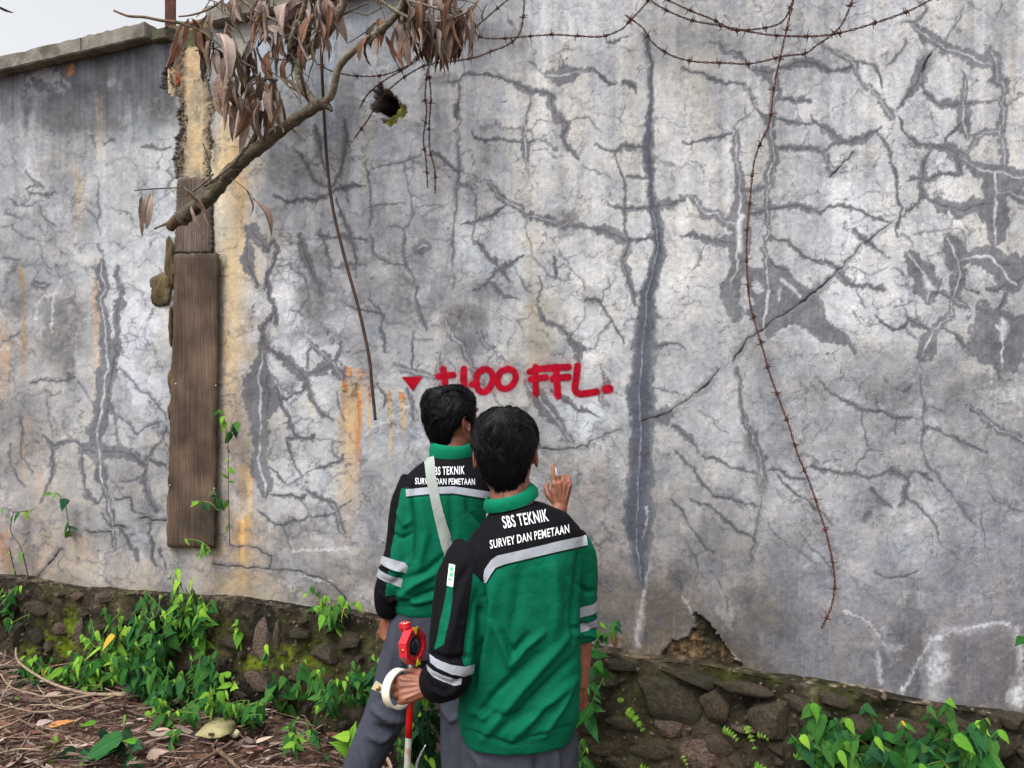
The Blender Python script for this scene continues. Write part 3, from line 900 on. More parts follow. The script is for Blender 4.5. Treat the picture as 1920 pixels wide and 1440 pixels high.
def mixc(mask, col, vary=None):
    c = np.array(col, dtype=np.float32)
    m = mask[..., None]
    v = c if vary is None else c * (1 + vary[..., None])
    RGB[:] = RGB * (1 - m) + v * m

# islands of bluish white plaster left of the middle
cellx = fbm(CH, CW, 30, 28, rs, 3, 0.5)
zone = np.clip(1 - np.hypot((XX - 545) / 130, (YY - 600) / 220), 0, 1) + 0.8 * np.clip(1 - np.hypot((XX - 250) / 90, (YY - 640) / 240), 0, 1)
isl = np.clip((cellx - 0.50) * 14, 0, 1) * np.clip(zone * 2.2, 0, 1)
mixc(isl * 0.55, (192, 195, 205), n_fine * 0.1)
mixc(lite, (178, 183, 188), n_mid * 0.15)

def vstreak(x, y0, y1, w, col, a, soft=0.45, wob=8, taper=True):
    xa, xb = int(max(x - w * 2 - 20 - CX0, 0)), int(min(x + w * 2 + 20 - CX0, CW))
    ya, yb = int(max(y0 - 20 - CY0, 0)), int(min(y1 + 20 - CY0, CH))
    X = XX[ya:yb, xa:xb] + n_fs[ya:yb, xa:xb] * wob * 1.6 + n_str[ya:yb, xa:xb] * wob
    Y = YY[ya:yb, xa:xb] + n_fs[ya:yb, xa:xb] * 60
    t = (Y - y0) / (y1 - y0)
    m = np.clip((w * 0.5 - np.abs(X - x)) / (w * soft) + 0.5, 0, 1) * np.clip(t * 14, 0, 1)
    m *= np.clip((1 - t) * (1.6 if taper else 14), 0, 1)
    m = (m * a * (0.75 + 0.9 * n_fs[ya:yb, xa:xb] + 0.6 * n_mid[ya:yb, xa:xb])).clip(0, 1)[..., None]
    RGB[ya:yb, xa:xb] = RGB[ya:yb, xa:xb] * (1 - m) + np.array(col) * m

# stains: ochre, tan, pale run-off
for a in [(440, 40, 560, 46, (186, 164, 126), .65), (452, 330, 480, 22, (200, 156, 96), .5), (438, 430, 760, 34, (202, 178, 134), .65), (432, 560, 900, 26, (190, 160, 118), .5),
          (470, 60, 420, 18, (150, 160, 178), .5), (1000, 380, 780, 30, (160, 150, 134), .4), (992, 250, 560, 22, (172, 162, 146), .35), (1010, 560, 800, 44, (160, 148, 126), .5),
          (1075, 60, 420, 34, (180, 174, 162), .35), (1180, 60, 420, 30, (178, 172, 160), .3), (1310, 80, 420, 26, (178, 172, 160), .3), (1900, 60, 420, 20, (178, 168, 152), .35),
          (1130, 70, 300, 26, (186, 192, 204), .5), (880, 90, 330, 20, (140, 146, 160), .6), (935, 120, 520, 26, (142, 146, 158), .5), (620, 60, 330, 16, (170, 186, 208), .6),
          (690, 170, 430, 20, (172, 164, 148), .5), (720, 230, 620, 32, (128, 130, 138), .5), (760, 200, 560, 26, (132, 134, 142), .45), (830, 200, 560, 20, (140, 142, 150), .4),
          (666, 250, 500, 14, (166, 172, 186), .5), (41, 505, 740, 7, (160, 112, 54), .75), (182, 480, 790, 13, (168, 128, 84), .6), (150, 320, 460, 12, (190, 160, 116), .6),
          (186, 115, 330, 18, (178, 160, 136), .75), (8, 600, 800, 24, (170, 132, 96), .55), (45, 760, 1000, 14, (168, 138, 112), .45), (6, 990, 1090, 22, (150, 92, 52), .6),
          (75, 800, 1080, 20, (170, 142, 120), .4), (240, 110, 300, 12, (168, 180, 200), .6), (170, 110, 260, 9, (168, 182, 206), .6), (268, 150, 420, 18, (142, 146, 152), .5),
          (218, 300, 480, 14, (140, 142, 146), .5), (462, 860, 1040, 22, (176, 132, 78), .55), (455, 960, 1130, 26, (176, 136, 82), .6), (468, 880, 1000, 6, (214, 170, 110), .8), (456, 970, 1110, 7, (216, 170, 108), .7),
          (182, 660, 790, 12, (190, 150, 100), .6), (648, 880, 1130, 26, (162, 140, 124), .4), (640, 770, 980, 30, (176, 146, 96), .25), (210, 560, 760, 8, (200, 204, 212), .6),
          (90, 1000, 1110, 30, (186, 164, 138), .5), (150, 1010, 1110, 40, (186, 164, 138), .45), (192, 1025, 1090, 9, (196, 190, 182), .8), (1120, 860, 1050, 40, (168, 150, 144), .4)]:
    vstreak(*a)
# rust stubs and the orange runs below them
rust = np.zeros((CH, CW), np.float32)
stub = np.zeros((CH, CW), np.float32)
for (x0, y0, x1, y1, c) in [(643, 685, 651, 730, (104, 48, 22)), (652, 686, 660, 704, (196, 112, 44)), (660, 716, 671, 742, (96, 74, 44)), (671, 735, 675, 760, (150, 66, 22)),
                            (673, 690, 677, 708, (196, 110, 40)), (686, 694, 689, 706, (200, 120, 50)), (691, 726, 694, 746, (150, 66, 26)), (729, 730, 733, 746, (158, 80, 34)), (748, 734, 752, 744, (176, 96, 40)), (753, 735, 758, 752, (160, 76, 26))]:
    sl, m = poly_mask([(x0, y0), (x1, y0 + 1), (x1, y1 + 5), (x0, y1 + 2)], 4.0, True, 14)
    m = m * np.clip(0.75 + 1.5 * n_fine[sl] + n_fs[sl], 0.2, 0.95)
    RGB[sl] = RGB[sl] * (1 - m[..., None]) + np.array(c) * (1 + 0.9 * n_fine[sl][..., None]) * m[..., None]
    stub[sl] = np.maximum(stub[sl], m)
for a in [(647, 700, 900, 12, (168, 118, 66), .7), (657, 700, 960, 16, (182, 150, 104), .65), (665, 735, 1000, 22, (176, 142, 96), .65), (673, 745, 900, 8, (160, 92, 44), .8), (675, 700, 800, 5, (206, 140, 70), .7),
          (645, 700, 740, 8, (150, 80, 34), .8), (688, 700, 790, 6, (206, 160, 104), .6), (693, 740, 860, 6, (200, 140, 70), .7), (731, 740, 880, 6, (204, 150, 76), .7), (756, 745, 840, 7, (200, 140, 64), .7), (750, 740, 800, 4, (206, 150, 80), .6), (582, 720, 780, 8, (206, 170, 110), .6)]:
    vstreak(*a)

# dark algae under the coping at the far left, and scattered black mould
edge = 215 + 60 * (n_mid * 2) + 70 * (fbm(CH, CW, 600, 26, rs, 3, 0.6) - 0.5) - 0.08 * XX
alg = np.clip((edge - YY) / 40 + 0.5, 0, 1) * np.clip((345 - XX) / 30, 0, 1)
alg *= np.clip(0.75 + 2.2 * (fbm(CH, CW, 260, 16, rs, 4, 0.6) - 0.42), 0.2, 1.0)
mixc(alg * 0.88, (68, 69, 74), n_mid * 0.5)
topd = np.clip((95 - (YY + 0.0 * XX)) / 60, 0, 1) * np.clip((XX - 460) / 60, 0, 1) * np.clip((980 - XX) / 250, 0, 1)  # wall darker and streaky towards the top, right of the column
mixc(topd * np.clip(0.4 + 1.6 * n_str + 0.8 * n_mid, 0, 0.75), (84, 86, 92), n_mid * 0.4)
mould = np.zeros((CH, CW), np.float32)
for (x, y, rx, ry, a) in [(120, 232, 50, 18, .8), (180, 235, 60, 14, .5), (310, 205, 40, 34, .7), (1050, 410, 34, 22, .9), (1062, 432, 16, 14, .7), (600, 560, 50, 60, .75), (590, 500, 40, 40, .6), (545, 320, 50, 40, .45),
                          (870, 600, 44, 32, .95), (880, 640, 34, 30, .6), (905, 545, 30, 22, .5), (130, 692, 14, 30, .95), (112, 630, 46, 60, .5), (130, 590, 30, 30, .5), (1785, 465, 26, 30, .6), (1880, 650, 46, 36, .7), (1880, 700, 16, 30, .5),
                          (1840, 715, 40, 16, .5), (1800, 730, 30, 16, .45), (1505, 565, 26, 20, .8), (1240, 782, 24, 16, .7), (1110, 560, 20, 26, .4), (1270, 1080, 24, 30, .5), (700, 440, 60, 60, .3), (760, 560, 70, 60, .35),
                          (1640, 940, 30, 20, .5), (1690, 890, 26, 12, .45), (500, 640, 12, 18, .8), (500, 740, 12, 40, .6), (905, 70, 40, 26, .5), (960, 80, 30, 26, .5), (1430, 900, 16, 30, .5), (1410, 830, 14, 40, .5), (560, 240, 26, 30, .4),
                          (700, 1080, 34, 22, .35), (890, 110, 16, 40, .4), (835, 150, 40, 14, .5), (645, 300, 14, 80, .35), (420, 1140, 60, 14, .5)]:
    m = np.clip(1.15 - np.hypot((XW - x) / rx, (YW - y) / ry), 0, 1)
    m = np.clip(m * 2.2 * (0.5 + 1.4 * (fbm_n := n_mid + n_fine * 0.8) + 0.3), 0, 1) * a
    np.maximum(mould, m, out=mould)
mixc(mould * 0.85, (84, 83, 84), n_fine * 0.8)
# brown damp along the foot of the wall
_foot = np.interp(XX[0], [-80, 0, 320, 700, 1000, 1200, 1400, 1700, 2000], [1075, 1080, 1115, 1135, 1185, 1215, 1255, 1305, 1345])[None, :]
ft = np.clip((YY - (_foot - 34)) / 40 + n_mid * 1.2, 0, 1) * np.clip(0.5 + 0.5 * np.sin(XX * 0.011) + n_big, 0.12, 0.7) * np.where(XX > 1450, 0.5, 1)
mixc(ft * 0.55, (108, 96, 82), n_fine * 0.5)
bd = np.clip(1 - np.abs(XX - 1240) / 130, 0, 1) * np.clip((YY - 1040) / 120, 0, 1)
mixc(bd * np.clip(0.45 + 2 * n_mid, 0, 0.6), (102, 92, 82), n_fine * 0.4)

# fine crazing everywhere: cell borders of a jittered lattice, only showing in patches
def cells(size, seed, warp):
    r = np.random.RandomState(seed)
    gx, gy = int(CW / size) + 4, int(CH / size) + 4
    jx, jy = r.rand(gy, gx), r.rand(gy, gx)
    X = (XX - CX0 + _wA * warp) / size + 1; Y = (YY - CY0 + _wB * warp) / size + 1
    X = np.clip(X, 1, gx - 2.01); Y = np.clip(Y, 1, gy - 2.01)
    xi = X.astype(int); yi = Y.astype(int)
    f1 = np.full((CH, CW), 9.0, np.float32); f2 = np.full((CH, CW), 9.0, np.float32)
    for dy in (-1, 0, 1):
        for dx in (-1, 0, 1):
            cx = xi + dx; cy = yi + dy
            d = np.hypot(cx + jx[cy, cx] - X, cy + jy[cy, cx] - Y)
            f2 = np.minimum(f2, np.maximum(f1, d)); f1 = np.minimum(f1, d)
    return (f2 - f1) * size
e1 = cells(72, 3, 40)
ew = cells(88, 41, 62)
ew2 = cells(44, 53, 44)
e2 = cells(30, 9, 24)
e3 = cells(16, 21, 14)
gate = fbm(CH, CW, 60, 60, rs, 4, 0.6)
gate2 = fbm(CH, CW, 90, 90, rs, 4, 0.6)
cr1 = np.clip((2.6 - e1) / 2.0, 0, 1) * np.clip((gate - 0.41) * 8, 0, 1)
cr2 = np.clip((1.9 - e2) / 1.5, 0, 1) * np.clip((gate2 - 0.52) * 9, 0, 1)
zz = np.clip(2.5 * (1 - np.hypot((XX - 270) / 70, (YY - 635) / 60)), 0, 1) + np.clip(1.6 * (1 - np.hypot((XX - 540) / 110, (YY - 540) / 130)), 0, 1) + np.clip(1.5 * (1 - np.hypot((XX - 430) / 40, (YY - 620) / 180)), 0, 1)
cr3 = np.clip((2.2 - e3 * 0.8) / 1.6, 0, 1) * np.clip(zz, 0, 1) * np.clip((gate - 0.38) * 6, 0, 1)
hair_c = np.maximum(np.maximum(cr1 * 0.7, cr2 * 0.25), cr3 * 0.6)
halo = np.clip((9 - e1) / 8, 0, 1) * np.clip((gate - 0.50) * 6, 0, 1)
wb = np.clip(1.0 + 7.0 * (fbm(CH, CW, 24, 24, rs, 4, 0.7) - 0.46), 0.0, 4.5)
left = np.clip((1130 - XX) / 260, 0.6, 1) * np.clip(0.35 + (YY - 150) / 260, 0.3, 1)
web = np.clip((wb * 1.5 + n_fine * 3 - ew) / 2.0, 0, 1) * np.clip((gate2 - 0.30) * 7, 0, 1) * left
webl = np.clip((1.5 - ew) / 1.2, 0, 1) * np.clip((gate - 0.24) * 6, 0, 1) * np.clip(left + 0.2, 0, 1)
web2 = np.clip((wb * 0.9 + n_fine * 2 - ew2) / 1.6, 0, 1) * np.clip((gate - 0.45) * 8, 0, 1) * left
cellv = np.clip((ew - 4) / 14, 0, 1) * left
RGB *= (1 + 0.07 * cellv - 0.03)[..., None]
mixc(web * 0.78, (112, 112, 118), n_fine * 0.4)
mixc(web2 * 0.65, (112, 112, 118), n_fine * 0.4)
mixc(webl * 0.62, (86, 86, 92))
mixc(hair_c, (92, 92, 98))
flk = np.clip((fbm(CH, CW, 44, 38, rs, 5, 0.7) - 0.56) * 16, 0, 1) * np.clip((gate2 - 0.40) * 4, 0, 1)
mixc(flk * 0.34, (192, 192, 197), n_fine * 0.12)
scr = np.clip((fbm(CH, CW, 70, 4, rs, 3, 0.6) - 0.70) * 10, 0, 1)
mixc(np.clip(scr, 0, 1) * 0.10, (186, 186, 190))

# damp bands, crack cores, efflorescence, open gaps
dcol = np.empty_like(RGB); dcol[:] = np.array([102, 103, 108])
loc = RGB.mean(-1) / 165.0
dcol *= np.clip(0.80 + 0.20 * loc, 0.8, 1.06)[..., None]
dcol *= (1 + 0.34 * n_mid + 0.22 * n_fine + 0.2 * n_fs)[..., None]
m = (damp * 0.92)[..., None]
RGB[:] = RGB * (1 - m) + dcol * m
mixc(deep * 0.85, (74, 78, 88), n_mid * 0.5)
mixc(core * 0.72, (66, 66, 72))
for (x, y, rx, ry, a) in [(1752, 1255, 34, 70, .9), (1655, 1190, 26, 20, .6), (1655, 1210, 50, 14, .35), (1908, 1300, 24, 40, .8), (1800, 1182, 60, 10, .5), (1200, 1165, 14, 46, .6), (690, 1120, 34, 34, .45), (880, 615, 20, 16, .4)]:
    effl = np.maximum(effl, a * np.clip(1.4 * (1.0 - np.hypot((XW - x) / rx, (YW - y) / ry)) , 0, 1) * np.clip(0.75 + 1.6 * n_mid + 1.2 * n_fine, 0.15, 1))
mixc(np.clip(effl * (0.8 + 0.7 * n_fine + 0.5 * n_mid), 0, 1), (198, 200, 204))
mixc(gap * 0.9, (44, 40, 37))
pin = np.clip((vnoise(CH, CW, 3.0, 3.0, rs) - 0.93) * 18, 0, 1) * np.clip((gate2 - 0.42) * 5, 0, 1)
mixc(pin * 0.55, (84, 82, 82))

# broken places: hole with moss, gap at the foot, broken edges either side of the old column
hole = np.zeros((CH, CW), np.float32)
blot(hole, [(704, 170), (711, 160), (718, 170), (733, 174), (742, 188), (748, 204), (738, 216), (724, 220), (714, 212), (700, 208), (696, 198), (708, 190)], 1, 4)
mossm = np.zeros((CH, CW), np.float32)
blot(mossm, [(744, 186), (752, 196), (764, 202), (760, 218), (748, 220), (744, 232), (730, 238), (716, 228), (724, 222), (738, 218), (748, 204)], 0.95, 4)
foot = np.zeros((CH, CW), np.float32)
blot(foot, [(1303, 1150), (1318, 1156), (1336, 1178), (1348, 1200), (1366, 1218), (1392, 1252), (1385, 1275), (1240, 1262), (1236, 1238), (1262, 1204), (1285, 1200), (1294, 1188), (1305, 1178)], 1, 4)
colz = np.zeros((CH, CW), np.float32)
COLPOLY = [(322, 40), (318, 72), (330, 95), (322, 118), (305, 140), (302, 162), (318, 180), (334, 178), (340, 196), (334, 222), (342, 240), (330, 262), (328, 300), (332, 334), (392, 336), (392, 300), (398, 270), (392, 235), (402, 205), (394, 175), (388, 140), (386, 100), (392, 60), (396, 20)]
blot(colz, COLPOLY, 1, 5)
rim = np.clip(1 - np.abs(colz - 0.5) * 2.0, 0, 1)
mixc(np.clip(rim * 1.4, 0, 1), (66, 60, 54), n_fine * 1.6)
mixc(hole, (40, 38, 38))
mixc(mossm, (82, 84, 30), n_fine * 1.2)
fm = foot * np.clip(0.75 + 1.2 * n_mid, 0, 1)
mixc(foot, (74, 62, 44), n_fine * 1.4 + n_mid)
sl, m = poly_mask([(1306, 1152), (1322, 1160), (1340, 1182), (1346, 1210), (1330, 1216), (1312, 1186)], 5)
RGB[sl] = RGB[sl] * (1 - m[..., None]) + np.array([46, 44, 30]) * m[..., None]
for (x0, y0, x1, y1) in [(126, 124, 142, 142)]:
    sl, m = poly_mask([(x0, y0), (x1, y0 - 2), (x1, y1), (x0 + 3, y1)], 3)
    RGB[sl] = RGB[sl] * (1 - m[..., None]) + np.array([138, 92, 64]) * (1 + n_fine[sl][..., None]) * m[..., None]
slm, mm = poly_mask([(310, 118), (330, 120), (330, 158), (314, 160)], 6)
stn = np.clip((fbm(CH, CW, 150, 110, rs, 5, 0.6) - 0.50) * 5, 0, 1) * np.where((XX < 1000) | (YY > 640), 1.0, 0.45)
RGB *= (1 - 0.13 * stn)[..., None]
RGB = RGB + (RGB - 150) * 0.02
RGB = np.clip(RGB, 12, 222)

DISP = 0.006 * n_big + 0.004 * n_mid + 0.0022 * n_fine - 0.0008 * core - 0.005 * gap - 0.0002 * damp - 0.0005 * hair_c + 0.0012 * effl - 0.13 * hole ** 1.3 - 0.012 * mossm - 0.022 * foot + 0.006 * stub
DISP = DISP - 0.028 * np.clip(colz * 1.3 - 0.15, 0, 1) + 0.02 * rim * n_fine + 0.012 * foot * n_mid * 4
DISP = DISP.astype(np.float32)

def sample(a, px, py):
    """bilinear, mirrored outside the chart"""
    x = np.abs(px - CX0); x = np.where(x > CW - 2, 2 * (CW - 2) - x, x); x = np.clip(np.abs(x), 0, CW - 2.001)
    y = np.abs(py - CY0); y = np.where(y > CH - 2, 2 * (CH - 2) - y, y); y = np.clip(np.abs(y), 0, CH - 2.001)
    xi = x.astype(int); yi = y.astype(int); fx = x - xi; fy = y - yi
    if a.ndim == 3: fx = fx[..., None]; fy = fy[..., None]
    return (a[yi, xi] * (1 - fx) + a[yi, xi + 1] * fx) * (1 - fy) + (a[yi + 1, xi] * (1 - fx) + a[yi + 1, xi + 1] * fx) * fy

# ------------------------------------------------------------------ wall geometry
ZTOP = 3.40
_pxc = np.arange(-60, 1981, 2.0)
_uc = np.array([wall_u(p) for p in _pxc])
_uc = np.concatenate([np.linspace(-7.5, _uc[0] - 0.05, 40), _uc, np.linspace(_uc[-1] + 0.03, 4.6, 60)])
_zr = np.arange(0.45, ZTOP + 0.001, 0.004)
UU, ZZ = np.meshgrid(_uc, _zr)
_X = UU * CA; _Y = WY0 - UU * SA
_PX = 960 + F * _X / _Y; _PY = HOR - F * (ZZ - CAMZ) / _Y
_d = sample(DISP, _PX, _PY)
_v = np.stack([_X - SA * _d, _Y - CA * _d, ZZ], -1).reshape(-1, 3)
wall_me = grid_mesh("plaster_render", _v, *UU.shape)
set_col(wall_me, "weather", srgb_np(sample(RGB, _PX, _PY).reshape(-1, 3)))

m, nt, b = new_mat("weathered_render")
N, L = nt.nodes, nt.links
at = N.new('ShaderNodeAttribute'); at.attribute_name = "weather"
tc = N.new('ShaderNodeTexCoord')
n1 = N.new('ShaderNodeTexNoise'); n1.inputs['Scale'].default_value = 60; n1.inputs['Detail'].default_value = 10; n1.inputs['Roughness'].default_value = 0.7
n2 = N.new('ShaderNodeTexNoise'); n2.inputs['Scale'].default_value = 260; n2.inputs['Detail'].default_value = 4
L.new(tc.outputs['Object'], n1.inputs[0]); L.new(tc.outputs['Object'], n2.inputs[0])
mr = N.new('ShaderNodeMapRange'); mr.inputs['From Min'].default_value = 0.25; mr.inputs['From Max'].default_value = 0.75; mr.inputs['To Min'].default_value = 0.86; mr.inputs['To Max'].default_value = 1.14
L.new(n1.outputs['Fac'], mr.inputs[0])
mr2 = N.new('ShaderNodeMapRange'); mr2.inputs['From Min'].default_value = 0.3; mr2.inputs['From Max'].default_value = 0.7; mr2.inputs['To Min'].default_value = 0.88; mr2.inputs['To Max'].default_value = 1.12
L.new(n2.outputs['Fac'], mr2.inputs[0])
mu = N.new('ShaderNodeMath'); mu.operation = 'MULTIPLY'
L.new(mr.outputs[0], mu.inputs[0]); L.new(mr2.outputs[0], mu.inputs[1])
vm = N.new('ShaderNodeVectorMath'); vm.operation = 'SCALE'
L.new(at.outputs['Color'], vm.inputs[0]); L.new(mu.outputs[0], vm.inputs['Scale'])
L.new(vm.outputs[0], b.inputs['Base Color'])
b.inputs['Roughness'].default_value = 0.9
b.inputs['Specular IOR Level'].default_value = 0.2
ad = N.new('ShaderNodeMath'); ad.operation = 'ADD'
L.new(n1.outputs['Fac'], ad.inputs[0]); L.new(n2.outputs['Fac'], ad.inputs[1])
bp = N.new('ShaderNodeBump'); bp.inputs['Strength'].default_value = 0.35; bp.inputs['Distance'].default_value = 0.006
L.new(ad.outputs[0], bp.inputs['Height']); L.new(bp.outputs[0], b.inputs['Normal'])
wall_me.materials.append(m)
WALL = thing("concrete_wall", "tall cracked grey concrete wall with damp stains behind the two workers", "wall", wall_pt(0, 0.45))
part("plaster_render", wall_me, None, WALL)
# core of the wall behind the render, so that it has thickness
mcore = mat_noise("old_masonry", srgb(70, 64, 58), srgb(110, 104, 98), 12, 0.95, 0.5)
mb = MB()
def wall_box(u0, u1, z0, z1, o0, o1):
    V = [wall_pt(u, z, o) for z in (z0, z1) for (u, o) in ((u0, o0), (u1, o0), (u1, o1), (u0, o1))]
    return V, [(0, 3, 2, 1), (4, 5, 6, 7), (0, 1, 5, 4), (1, 2, 6, 5), (2, 3, 7, 6), (3, 0, 4, 7)]
mb.add(*wall_box(-7.5, 4.6, 0.0, 3.398, -0.235, -0.40))
part("masonry_core", mb, mcore, WALL, False)
# exposed column between the two stretches of render: rough yellowish concrete
_pxc2 = np.arange(312, 412, 1.6)
_uc2 = np.array([wall_u(p) for p in _pxc2])
_zr2 = np.arange(2.55, 3.47, 0.005)
U2, Z2 = np.meshgrid(_uc2, _zr2)
r2 = np.random.RandomState(3)
k1 = fbm(*U2.shape, 30, 16, r2, 5, 0.65) - 0.5
k2 = fbm(*U2.shape, 7, 7, r2, 3, 0.7) - 0.5
X2 = U2 * CA; Y2 = WY0 - U2 * SA
PX2 = 960 + F * X2 / Y2; PY2 = HOR - F * (Z2 - CAMZ) / Y2
edge2 = np.clip((18 - np.minimum(np.abs(PX2 - 332), np.abs(PX2 - 394))) / 14, 0, 1)
d2 = -0.010 + 0.010 * k1 + 0.012 * k2 * (0.4 + 2.2 * edge2) - 0.008 * edge2
c2 = np.empty(U2.shape + (3,)); c2[:] = (170, 156, 130)
c2 *= (1 + 0.7 * k1 + 0.5 * k2 - 0.5 * np.clip((k2 - 0.16) * 6, 0, 1))[..., None]
mm = np.clip((k1 + 0.05) * 5, 0, 1)[..., None] * 0.4
c2 = c2 * (1 - mm) + np.array([176, 134, 86]) * mm
mm = np.clip(edge2 * 1.3 * (0.55 + 2.4 * k2 + 0.8 * k1), 0, 0.95)[..., None]
c2 = c2 * (1 - mm) + np.array([84, 76, 66]) * mm
mm = np.clip((95 - PY2) / 60 + k1, 0, 0.75)[..., None]
c2 = c2 * (1 - mm) + np.array([92, 84, 62]) * mm
_v2 = np.stack([X2 - SA * d2, Y2 - CA * d2, Z2], -1).reshape(-1, 3)
me = grid_mesh("concrete_column", _v2, *U2.shape)
set_col(me, "weather", srgb_np(np.clip(c2, 15, 235).reshape(-1, 3)))
me.materials.append(MATS["weathered_render"])
part("concrete_column", me, None, WALL, label="broken yellowish concrete column edge between the two stretches of render")

# lumps of aggregate and brick along the broken edges
def stone_mesh(name, seed, mat, sx=1, sy=1, sz=1, sub=2, rough=0.25):
    bm = bmesh.new()
    bmesh.ops.create_icosphere(bm, subdivisions=sub, radius=1.0)
    r = random.Random(seed)
    planes = [(Vector((r.gauss(0, 1), r.gauss(0, 1), r.gauss(0, 1))).normalized(), r.uniform(0.62, 0.9)) for _ in range(9)]
    ph = [r.uniform(0, 6) for _ in range(6)]
    for v in bm.verts:
        c = v.co.copy()
        for n, d in planes:
            k = c.dot(n)
            if k > d: c -= n * (k - d) * 0.85
        c *= 1 + rough * 0.3 * (math.sin(3.1 * c.x + ph[0]) * math.sin(2.7 * c.y + ph[1]) + math.sin(5.3 * c.z + ph[2]) * math.sin(4.1 * c.x + ph[3]))
        v.co = Vector((c.x * sx, c.y * sy, c.z * sz))
    me = bpy.data.meshes.new(name)
    bm.to_mesh(me); bm.free()
    me.polygons.foreach_set('use_smooth', [True] * len(me.polygons))
    me.materials.append(mat)
    return me
mat_agg = mat_noise("aggregate", srgb(76, 70, 62), srgb(158, 146, 130), 30, 0.95, 0.5, rand=0.35)
mat_brick = mat_noise("brick_bit", srgb(128, 70, 50), srgb(160, 92, 66), 40, 0.95, 0.4)
agg = [stone_mesh("lump_of_aggregate", s, mat_agg, 1, 0.8, 0.9, 1) for s in range(5)]
AGG = MB()
rr = random.Random(4)
for k in range(460):
    side = rr.random() < 0.55
    y = rr.uniform(60, 330)
    x = np.interp(y, [60, 110, 150, 180, 240, 330], [324, 330, 318, 336, 342, 331]) if side else np.interp(y, [60, 140, 200, 260, 330], [390, 388, 400, 395, 392])
    x += rr.gauss(2 if side else -2, 4)
    c = W(x, y, -0.014 + rr.uniform(-0.006, 0.014))
    me_ = rr.choice(agg)
    s = rr.choice((0.003, 0.004, 0.005, 0.006, 0.008)) * rr.uniform(.7, 1.3)
    q = Euler((rr.uniform(0, 6), rr.uniform(0, 6), rr.uniform(0, 6))).to_matrix()
    AGG.add([c + q @ (v.co * s) for v in me_.vertices], [tuple(p.vertices) for p in me_.polygons])
o = part("aggregate_rubble", AGG, mat_agg, WALL, False)
o['kind'] = 'stuff'
me = stone_mesh("brick", 77, mat_brick, 0.020, 0.010, 0.034, 2)
link("brick", me, WALL, W(334, 150, -0.018))

# coping along the top of the wall, in separate cast blocks
mat_cop = mat_noise("coping_concrete", srgb(92, 88, 80), srgb(134, 129, 120), 9, 0.9, 0.5, 60, third=srgb(84, 80, 66), tscale=5)
def rough_block(u0, u1, z0, z1, o0, o1, seed, amp=0.0035, nu=24):
    bm = bmesh.new()
    V, Fc = wall_box(u0, u1, z0, z1, o0, o1)
    vs = [bm.verts.new(v) for v in V]
    for f in Fc: bm.faces.new([vs[i] for i in f])
    bmesh.ops.bevel(bm, geom=bm.edges[:], offset=0.005, segments=2, affect='EDGES')
    bmesh.ops.subdivide_edges(bm, edges=[e for e in bm.edges if e.calc_length() > 0.25], cuts=nu, use_grid_fill=True)
    bmesh.ops.recalc_face_normals(bm, faces=bm.faces[:])
    r = random.Random(seed); ph = [r.uniform(0, 6) for _ in range(6)]
    for v in bm.verts:
        k = math.sin(v.co.x * 31 + ph[0]) * math.sin(v.co.z * 47 + ph[1]) + math.sin(v.co.x * 83 + ph[2]) * math.sin(v.co.y * 71 + ph[3]) 
        v.co += v.normal * amp * k if v.normal.length else Vector()
    me = bpy.data.meshes.new("coping_block"); bm.to_mesh(me); bm.free()
    return me
for i, (a, b_) in enumerate([(-7.4, -5.4), (-5.398, -3.62), (-3.617, -2.32), (-2.317, wall_u(290)), (wall_u(402), wall_u(530)), (wall_u(532), -0.2), (-0.19, 1.2), (1.21, 2.9), (2.91, 4.6)]):
    me = rough_block(a, b_, ZTOP + 0.002, ZTOP + 0.078, 0.06, -0.40, i)
    me.materials.append(mat_cop)
    link("coping_block", me, WALL)
# mossy stump where the coping is broken away
mat_mossy = mat_noise("mossy_concrete", srgb(52, 50, 40), srgb(96, 92, 78), 14, 0.95, 0.6, third=srgb(70, 82, 28), tscale=14)
me = rough_block(wall_u(291), wall_u(322), ZTOP - 0.01, ZTOP + 0.05, 0.035, -0.3, 21, 0.010, 8)
me.materials.append(mat_mossy)
link("coping_block", me, WALL)['label'] = "broken mossy end of the coping beside the rusty post"
me = rough_block(wall_u(324), wall_u(400), ZTOP - 0.06, ZTOP + 0.02, -0.01, -0.3, 22, 0.010, 10)
me.materials.append(mat_mossy)
link("coping_block", me, WALL)

# mortar lumps that stick out left of the board
mat_mortar = mat_noise("mossy_mortar", srgb(50, 42, 28), srgb(116, 102, 76), 30, 0.95, 1.0, 90, third=srgb(74, 64, 38), tscale=16, stretch=(1, 1, 0.3), detail=10)
for (px, py, rx, rz, sd) in [(303, 540, 0.080, 0.085, 5), (320, 490, 0.034, 0.12, 6), (322, 715, 0.020, 0.06, 8), (321, 770, 0.016, 0.05, 9), (322, 610, 0.016, 0.10, 10)]:
    me = stone_mesh("mortar_lump", sd, mat_mortar, rx, 0.017, rz, 4, 0.5)
    r_ = random.Random(sd)
    for v in me.vertices: v.co *= 1 + r_.uniform(-.07, .07)
    link("mortar_lump", me, WALL, W(px, py, 0.008), (0, 0, -AW))

